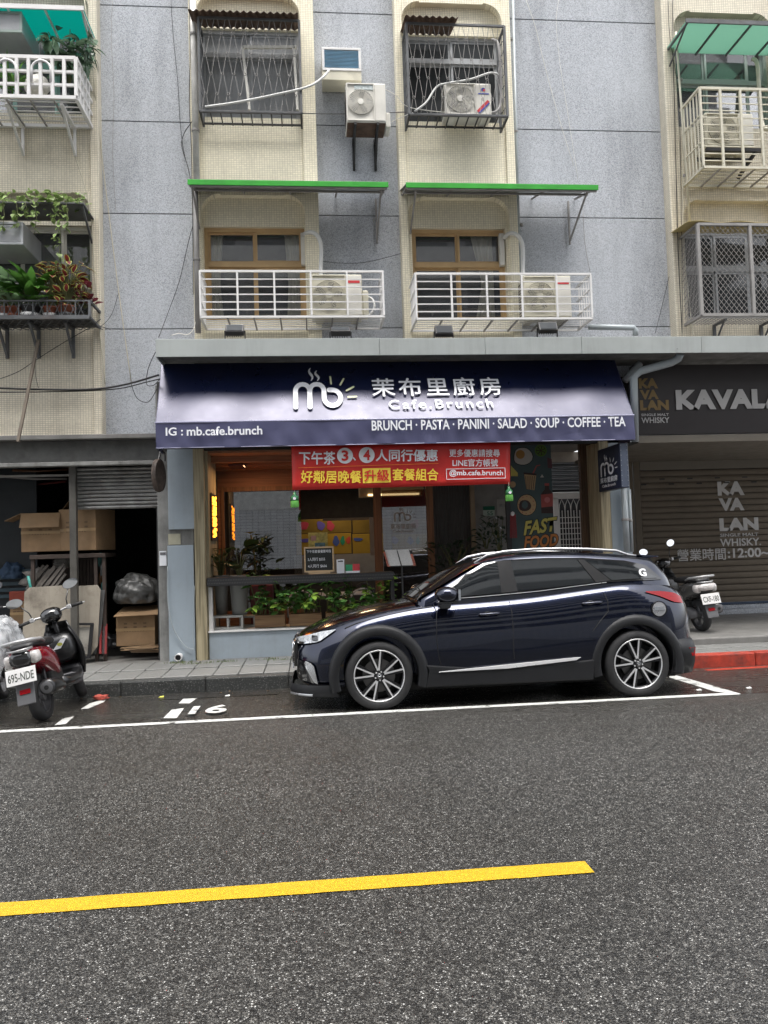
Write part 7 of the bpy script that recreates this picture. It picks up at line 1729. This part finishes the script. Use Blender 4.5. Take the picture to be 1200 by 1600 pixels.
# wipers, paper on the dash
MB().tube([(1.25,-.55,1.085),(1.33,-.30,1.135),(1.36,.1,1.155)], .007, 6).build('wiper', BLK2, car); MB().tube([(1.25,-.60,1.080),(1.30,-.63,1.11),(1.24,-.70,1.05)], .006, 6).build('wiper', BLK2, car)
# wheels
def car_wheel(x, z, sg):
    Y0 = sg*.885
    def T(mb):      # built with outside towards -y, at origin
        return mb.xform(Matrix.Translation((x, Y0, z)) @ (Matrix.Rotation(math.pi, 4, 'Z') if sg > 0 else Matrix.Identity(4)))
    w_ = T(MB().lathe([(.254,.012),(.250,.006),(.242,.010),(.236,.03),(.230,.16),(.240,.20),(.23,.20),(.219,.16),(.226,.035),(.232,.014)], (0,0,0), 'y', 40, closed=True)).build('wheel', RIMD, car, smooth=True)
    T(MB().lathe([(.250,.012),(.256,.004),(.270,-.004),(.294,.000),(.318,.010),(.330,.026),(.332,.05),(.332,.17),(.322,.205),(.29,.215),(.24,.205)], (0,0,0), 'y', 56)).build('tyre', RUBBER, w_, smooth=True)
    T(MB().lathe([(.240,.003),(.251,.002),(.250,.010),(.241,.010)], (0,0,0), 'y', 48, closed=True)).build('rim_lip', RIMF, w_, smooth=True)
    T(MB().lathe([(.001,.06),(.16,.06),(.16,.075),(.001,.075)], (0,0,0), 'y', 32)).build('brake_disc', M('brake_steel', (.16,.155,.15), .4, metal=.8, var=.1), w_)
    T(MB().lathe([(.001,.09),(.215,.09)], (0,0,0), 'y', 32)).build('wheel_back', MATS['underbody_black'], w_)
    T(MB().lathe([(.001,.004),(.030,.006),(.055,.016),(.062,.05),(.001,.05)], (0,0,0), 'y', 24)).build('hub', RIMD, w_, smooth=False)
    T(MB().lathe([(.001,-.002),(.026,.0),(.028,.008),(.001,.008)], (0,0,0), 'y', 24)).build('centre_cap', BLK2, w_, smooth=True)
    c_ = MB(); rg = [(.017*math.cos(k*math.pi/8), -.005, .015*math.sin(k*math.pi/8)) for k in range(17)]; c_.tube(rg, .0022, 5, cap=False); c_.tube([(-.014,-.006,.004),(-.005,-.006,-.002),(0,-.006,-.004),(.005,-.006,-.002),(.014,-.006,.004)], .0022, 5); T(c_).build('emblem', CHR, w_)
    for k in range(5):
        a0 = R_(90+72*k+8)
        for s in (-1, 1):
            # a V pair: dark web and bright face
            ai = a0+s*R_(11); ao = a0+s*R_(15.5)
            pi_ = Vector((.052*math.cos(ai), .012, .052*math.sin(ai))); po = Vector((.240*math.cos(ao), .006, .240*math.sin(ao))); d = (po-pi_).normalized(); nn = Vector((-d.z, 0, d.x))
            ww, wo_ = .028, .044
            q = MB(); f0 = [pi_-nn*ww/2, pi_+nn*ww/2, po+nn*wo_/2, po-nn*wo_/2]
            q.add([v+Vector((0,.002,0)) for v in f0]+[v+Vector((0,.035,0)) for v in f0], [(0,1,2,3),(7,6,5,4),(0,4,5,1),(1,5,6,2),(2,6,7,3),(3,7,4,0)]); T(q).build('spoke', RIMD, w_)
            off = nn*(-s)*.006
            q = MB(); f1 = [pi_-nn*.009+off, pi_+nn*.009+off, po+nn*.007-nn*s*.012, po-nn*.007-nn*s*.012]
            q.add(f1+[v+Vector((0,.006,0)) for v in f1], [(0,1,2,3),(7,6,5,4),(0,4,5,1),(1,5,6,2),(2,6,7,3),(3,7,4,0)]); T(q.xform(Matrix.Translation((0,-.003,0)))).build('spoke_face', RIMF, w_)
        al = R_(90+72*k+8+36); T(MB().lathe([(.001,-.001),(.008,0),(.009,.01)], (.042*math.cos(al), .003, .042*math.sin(al)), 'y', 8)).build('lug_nut', RIMF, w_)
for x, z in AX:
    for sg in (-1, 1): car_wheel(x, z, sg)
MB().box(.9, 3.4, -.6, .6, .14, .2).build('floor_pan', MATS['underbody_black'], car)
# ------------------------------------------------------------------ motor scooters (x forward, y left, rear wheel at 0)
BLKP = M('black_plastic', (.012,.012,.013), .35, var=.1, coat=.3); GLB = M('gloss_black', (.008,.008,.009), .1, var=0, coat=1.); GREYPL = M('grey_plastic', (.10,.10,.105), .5, var=.1)
REDF = M('deep_red_fairing', (.20,.006,.018), .15, var=0, coat=1.); GUN = M('gunmetal_fairing', (.07,.068,.065), .25, var=0, coat=.7); SILR = M('silver_rail', (.42,.42,.42), .35, metal=.4, var=0)
CLRL = M('clear_lamp', (.55,.52,.50), .08, var=.2, vs=40, coat=1.); GRIP = M('grip_rubber', (.02,.02,.02), .8, var=0); SEATM = M('seat_vinyl', (.016,.016,.017), .45, var=.1)
def loft(secs, n=16, p=2.6):
    """secs: (x, half width, z centre, half height) -> closed skin of superellipses"""
    rows = []
    for x, a, zc, b in secs:
        r = []
        for k in range(n):
            t = 2*math.pi*k/n; c, s = math.cos(t), math.sin(t)
            r.append((x, a*math.copysign(abs(c)**(2/p), c), zc+b*math.copysign(abs(s)**(2/p), s)))
        rows.append(r+[r[0]])
    m = MB().grid(rows); k = n+1
    m.f.append(tuple(range(n))); m.f.append(tuple((len(rows)-1)*k+j for j in reversed(range(n)))); return m
def scooter(label, plate, paint, sx, sy, sz, heading, lean, steer, style):
    t = bpy.data.objects.new('motor_scooter', None); col.objects.link(t); ORG[t.name] = Vector((0,0,0))
    t.matrix_world = Matrix.Translation((sx, sy, sz)) @ Matrix.Rotation(R_(heading), 4, 'Z') @ Matrix.Rotation(R_(-lean), 4, 'X')
    tag(t, label, 'scooter', 'motor scooters parked by the kerb and on the arcade floor')
    S = Matrix.Translation((1.02, 0, .55)) @ Matrix.Rotation(R_(-24), 4, 'Y') @ Matrix.Rotation(R_(steer), 4, 'Z') @ Matrix.Rotation(R_(24), 4, 'Y') @ Matrix.Translation((-1.02, 0, -.55))
    WB = 1.22
    def wheel(x, X=None):
        T = (X or Matrix.Identity(4)) @ Matrix.Translation((x, 0, .235))
        w_ = MB().lathe([(.155,-.035),(.165,-.04),(.165,.04),(.155,.035)], (0,0,0), 'y', 32, closed=True).xform(T).build('wheel', GREYPL, t, smooth=False)
        MB().lathe([(.158,-.045),(.19,-.058),(.222,-.045),(.235,-.012),(.235,.012),(.222,.045),(.19,.058),(.158,.045)], (0,0,0), 'y', 40).xform(T).build('tyre', RUBBER, w_, smooth=True)
        m = MB()
        for k in range(5): a = k*2*math.pi/5; m.bar((.03*math.cos(a),0,.03*math.sin(a)), (.16*math.cos(a),0,.16*math.sin(a)), .03, .02, (0,1,0))
        m.lathe([(.001,-.045),(.045,-.045),(.045,.045),(.001,.045)], (0,0,0), 'y', 16); m.xform(T).build('spokes', GREYPL, w_)
    wheel(0); wheel(WB, S)
    red = style == 'red'
    loft([(-.27,.07,.66,.05),(-.24,.135,.66,.085),(-.15,.165,.645,.105),(.0,.175,.62,.125),(.15,.17,.58,.15),(.30,.15,.52,.17),(.42,.12,.47,.16)]).build('rear_fairing', paint, t, smooth=True)
    loft([(-.30,.05,.645,.035),(-.285,.10,.65,.07),(-.22,.105,.655,.097),(-.1,.11,.66,.10)], 14).build('tail_panel', GLB if red else BLKP, t, smooth=True)
    loft([(-.22,.08,.755,.02),(-.16,.125,.765,.035),(.0,.135,.765,.045),(.2,.135,.755,.05),(.36,.12,.745,.05),(.50,.08,.735,.04),(.54,.04,.72,.02)]).build('seat', SEATM, t, smooth=True)
    MB().tube([(.02,.15,.765),(-.12,.17,.80),(-.26,.13,.815),(-.325,.0,.82),(-.26,-.13,.815),(-.12,-.17,.80),(.02,-.15,.765)], [.012,.016,.018,.018,.018,.016,.012], 10).build('grab_rail', SILR, t, smooth=True)
    MB().tube([(-.24,.12,.74),(-.30,.05,.735),(-.31,0,.735),(-.30,-.05,.735),(-.24,-.12,.74)], .012, 8).build('grab_rail', SILR, t, smooth=True)
    for s in (-1, 1):
        loft([(-.275,.028,.64,.045),(-.255,.045,.645,.06),(-.19,.05,.65,.06),(-.12,.03,.65,.045)], 12, 3).xform(Matrix.Translation((0, s*.118, 0))).build('tail_light', CLRL, t, smooth=True)
    if not red: loft([(-.33,.04,.66,.03),(-.31,.13,.665,.05),(-.16,.15,.66,.055),(.02,.06,.63,.02)], 14, 3).build('tail_light', CLRL, t, smooth=True)
    # plate, mudguard and reflector
    P = Matrix.Translation((-.345, 0, .50)) @ Matrix.Rotation(R_(14), 4, 'Y')
    MB().box(-.004,.004,-.14,.14,-.075,.075).xform(P).build('number_plate', WHITE, t, bevel=.004)
    pl, pr, pt = P @ Vector((-.0055,.12,-.045)), P @ Vector((-.0055,-.12,-.045)), P @ Vector((-.0055,.12,.035))
    text(plate, 'plate_lettering', M('plate_ink', (.05,.06,.05), .6, var=0), t, pl, pr, pt, bold=.01, depth=.001)
    G = Matrix.Translation((-.30, 0, .42)) @ Matrix.Rotation(R_(16), 4, 'Y')
    MB().box(-.008,.008,-.085,.085,-.20,.10).xform(G).build('mudguard', GREYPL, t, bevel=.02, bseg=3)
    MB().box(-.016,-.009,-.05,.05,-.10,-.055).xform(G).build('reflector', TLR, t, bevel=.003)
    # engine, swing arm, muffler, fan cover
    loft([(-.10,.03,.26,.04),(.0,.06,.26,.075),(.2,.08,.28,.10),(.42,.08,.30,.12),(.5,.04,.3,.07)], 12, 3).xform(Matrix.Translation((0,.10,0))).build('engine_case', GREYPL, t, smooth=True)
    loft([(-.24,.045,.33,.045),(-.23,.072,.33,.072),(-.19,.08,.33,.08),(.02,.078,.31,.075),(.16,.05,.28,.05),(.24,.02,.27,.02)], 18, 2.2).xform(Matrix.Translation((0,-.165,0))).build('muffler', BLKP, t, smooth=True)
    MB().lathe([(.001,-.004),(.028,-.004),(.045,-.001),(.058,.004),(.001,.004)], (-.242,-.165,.33), 'x', 18).build('muffler_cap', GREYPL, t); MB().lathe([(.001,0),(.022,0)], (-.2475,-.165,.33), 'x', 14).build('muffler_mouth', MATS['underbody_black'], t)
    MB().tube([(.0,-.10,.24),(-.02,-.09,.42),(.06,-.07,.56)], .02, 8).build('shock_absorber', RIMD, t, smooth=True); MB().box(.1,.45,-.12,.12,.24,.46).build('engine_block', MATS['underbody_black'], t, bevel=.03)
    # floor, leg shield, inner pocket
    loft([(.38,.14,.30,.06),(.5,.17,.28,.045),(.8,.17,.28,.045),(.95,.15,.32,.06)], 14, 4).build('floorboard', BLKP, t, smooth=True)
    loft([(.62,.04,.30,.03),(.70,.15,.26,.05),(.9,.16,.27,.08),(1.02,.14,.34,.10)], 14, 4).build('lower_fairing', GREYPL, t, smooth=True)
    rows = []
    for j in range(9):
        v = j/8; z = .28+.62*v; wd = .15+.08*math.sin(math.pi*min(1, v*1.05))-.04*v; xb = .93+.10*(1-v)-.05*math.sin(v*3); rows.append([(xb+.16*(1-abs(i/5)**2)*.8, wd*i/5*1.05, z+.0) for i in range(-5, 6)])
    MB().grid(rows).build('front_shield', paint if not red else BLKP, t, smooth=True, solid=.02)
    rows = [[(x-.035, y*.93, z) for x, y, z in r] for r in rows[1:-1]]
    MB().grid(rows).build('inner_shield', BLKP, t, smooth=True, solid=.01)
    loft([(.80,.13,.60,.10),(.84,.155,.62,.15),(.93,.16,.62,.16),(1.0,.12,.6,.14)], 14, 3).build('glove_box', BLKP, t, smooth=True)
    if red:
        e = Matrix.Translation((.79,-.03,.66)) @ Matrix.Rotation(R_(-8), 4, 'Y')
        MB().add([(0,.09,-.05),(0,.0,-.045),(0,-.09,.06),(0,-.02,.05)], [(0,1,2,3)]).xform(e).build('sticker', WPRINT, t); MB().add([(-.003,.03*math.cos(k*.785),.02*math.sin(k*.785)) for k in range(8)], [tuple(range(8))]).xform(e).build('sticker', M('eye_yellow', (.45,.45,.08), .5, var=0), t)
        MB().add([(0,.03,-.02),(0,-.03,-.02),(0,-.03,.04),(0,.03,.04)], [(0,1,2,3)]).xform(Matrix.Translation((.785,.11,.64))).build('sticker', WPRINT, t)
    # steering: column, headset, bars, grips, mirrors, levers, fender, fork
    MB().tube([(1.00,0,.60),(.93,0,.95)], .03, 10).xform(S).build('steering_column', BLKP, t, smooth=True)
    loft([(.78,.03,.985,.03),(.81,.10,.99,.065),(.88,.115,.99,.085),(.97,.10,.98,.085),(1.04,.05,.96,.05)], 16, 2.3).xform(S).build('headset_cover', GLB, t, smooth=True)
    MB().tube([(.84,.34,1.0),(.90,.16,1.01),(.91,0,.99),(.90,-.16,1.01),(.84,-.34,1.0)], .013, 8).xform(S).build('handlebar', SILR, t, smooth=True)
    for s in (-1, 1):
        MB().tube([(.835,s*.34,1.0),(.875,s*.23,1.006)], .019, 10).xform(S).build('grip', GRIP, t, smooth=True)
        MB().box(.86,.92,s*.20-.025,s*.20+.025,.985,1.035).xform(S).build('switch_box', SILR, t, bevel=.01)
        MB().tube([(.91,s*.20,1.01),(.93,s*.28,1.005),(.90,s*.37,1.0)], .007, 6).xform(S).build('brake_lever', SILR, t, smooth=True)
        MB().tube([(.90,s*.19,1.03),(.91,s*.20,1.10),(.93,s*.27,1.22)], .007, 6).xform(S).build('mirror_stem', BLKP, t, smooth=True)
        MM = S @ Matrix.Translation((.93, s*.30, 1.25)) @ Matrix.Rotation(R_(13), 4, 'Y') @ Matrix.Rotation(R_(s*8), 4, 'X') @ Matrix.Scale(1.2, 4)
        mm = MB().lathe([(.001,.022),(.045,.018),(.062,.004),(.062,-.002)], (0,0,0), 'x', 20).xform(MM @ Matrix.Diagonal((1,1.15,.72,1))).build('mirror', BLKP, t, smooth=True)
        MB().lathe([(.001,-.003),(.060,-.003),(.060,.0)], (0,0,0), 'x', 20).xform(MM @ Matrix.Diagonal((1,1.15,.72,1))).build('mirror_glass', MATS['mirror_silver'], mm)
    q = [(math.cos(R_(a))*.27+WB, math.sin(R_(a))*.27+.235) for a in range(20, 166, 12)]
    MB().grid([[(x, -.06, z-.03) for x, z in q], [(x, -.045, z) for x, z in q], [(x, .045, z) for x, z in q], [(x, .06, z-.03) for x, z in q]]).xform(S).build('front_fender', paint, t, smooth=True, solid=.006)
    for s in (-1, 1): MB().tube([(WB, s*.075, .235), (1.06, s*.06, .60)], .018, 8).xform(S).build('fork_leg', RIMD, t, smooth=True)
    MB().tube([(.30,.12,.26),(.34,.25,.02)], .012, 6).build('side_stand', RIMD, t)
    return t
zs_ = gz(7.9)
scooter('red and black scooter with plate 695-NDE leaning by the kerb at the left', '695-NDE', REDF, -2.66, 7.93, gz(7.93), 90, 12, 20, 'red')
scooter('gunmetal scooter with plate CXF-180 parked behind the rear of the car', 'CXF-180', GUN, at(1097, 975, 10.85).x, 10.85, .19, 92, 5, 20, 'grey')
sc2 = scooter('second dark red scooter half out of frame under a clear plastic cover', '', REDF, -3.62, 8.02, gz(8.0), 88, 10, 10, 'red')
# plastic cover: a draped crumpled sheet
from mathutils import noise as nz
rows = []
for i in range(29):
    r = []
    for j in range(29):
        u, v = i/28*2-1, j/28*2-1; d = math.sqrt(u*u+v*v); x = -3.50+.42*u; y = 8.38+.62*v
        z = .98-.25*abs(u)**2.2-.30*abs(v)**3-(.25*max(0, d-.85)*2)
        n1 = nz.noise(Vector((u*3, v*3, 1)))*.08+nz.noise(Vector((u*8, v*8, 4)))*.035; r.append((x+n1*.5, y+n1*.4, z+n1))
    rows.append(r)
PSH = bpy.data.materials.new('crumpled_clear_sheet'); PSH.use_nodes = True; _t = PSH.node_tree; _b = _t.nodes['Principled BSDF']; _b.inputs['Base Color'].default_value = (.62,.64,.66,1); _b.inputs['Roughness'].default_value = .18
_tr = _t.nodes.new('ShaderNodeBsdfTransparent'); _n = _t.nodes.new('ShaderNodeTexNoise'); _n.inputs['Scale'].default_value = 7; _n.inputs['Detail'].default_value = 6; _g = _t.nodes.new('ShaderNodeNewGeometry'); _t.links.new(_g.outputs['Position'], _n.inputs['Vector'])
_r = _t.nodes.new('ShaderNodeMapRange'); _r.inputs['From Min'].default_value = .35; _r.inputs['From Max'].default_value = .65; _r.inputs['To Min'].default_value = .25; _r.inputs['To Max'].default_value = .8; _t.links.new(_n.outputs['Fac'], _r.inputs['Value'])
_m = _t.nodes.new('ShaderNodeMixShader'); _t.links.new(_r.outputs[0], _m.inputs[0]); _t.links.new(_tr.outputs[0], _m.inputs[1]); _t.links.new(_b.outputs[0], _m.inputs[2]); _t.links.new(_m.outputs[0], _t.nodes['Material Output'].inputs[0])
_bp = _t.nodes.new('ShaderNodeBump'); _bp.inputs['Strength'].default_value = .9; _bp.inputs['Distance'].default_value = .03; _t.links.new(_n.outputs['Fac'], _bp.inputs['Height']); _t.links.new(_bp.outputs[0], _b.inputs['Normal'])
tag(MB().grid(rows).build('plastic_cover', PSH, smooth=True), 'crumpled clear plastic cover thrown over the scooter at the left edge', 'cover')
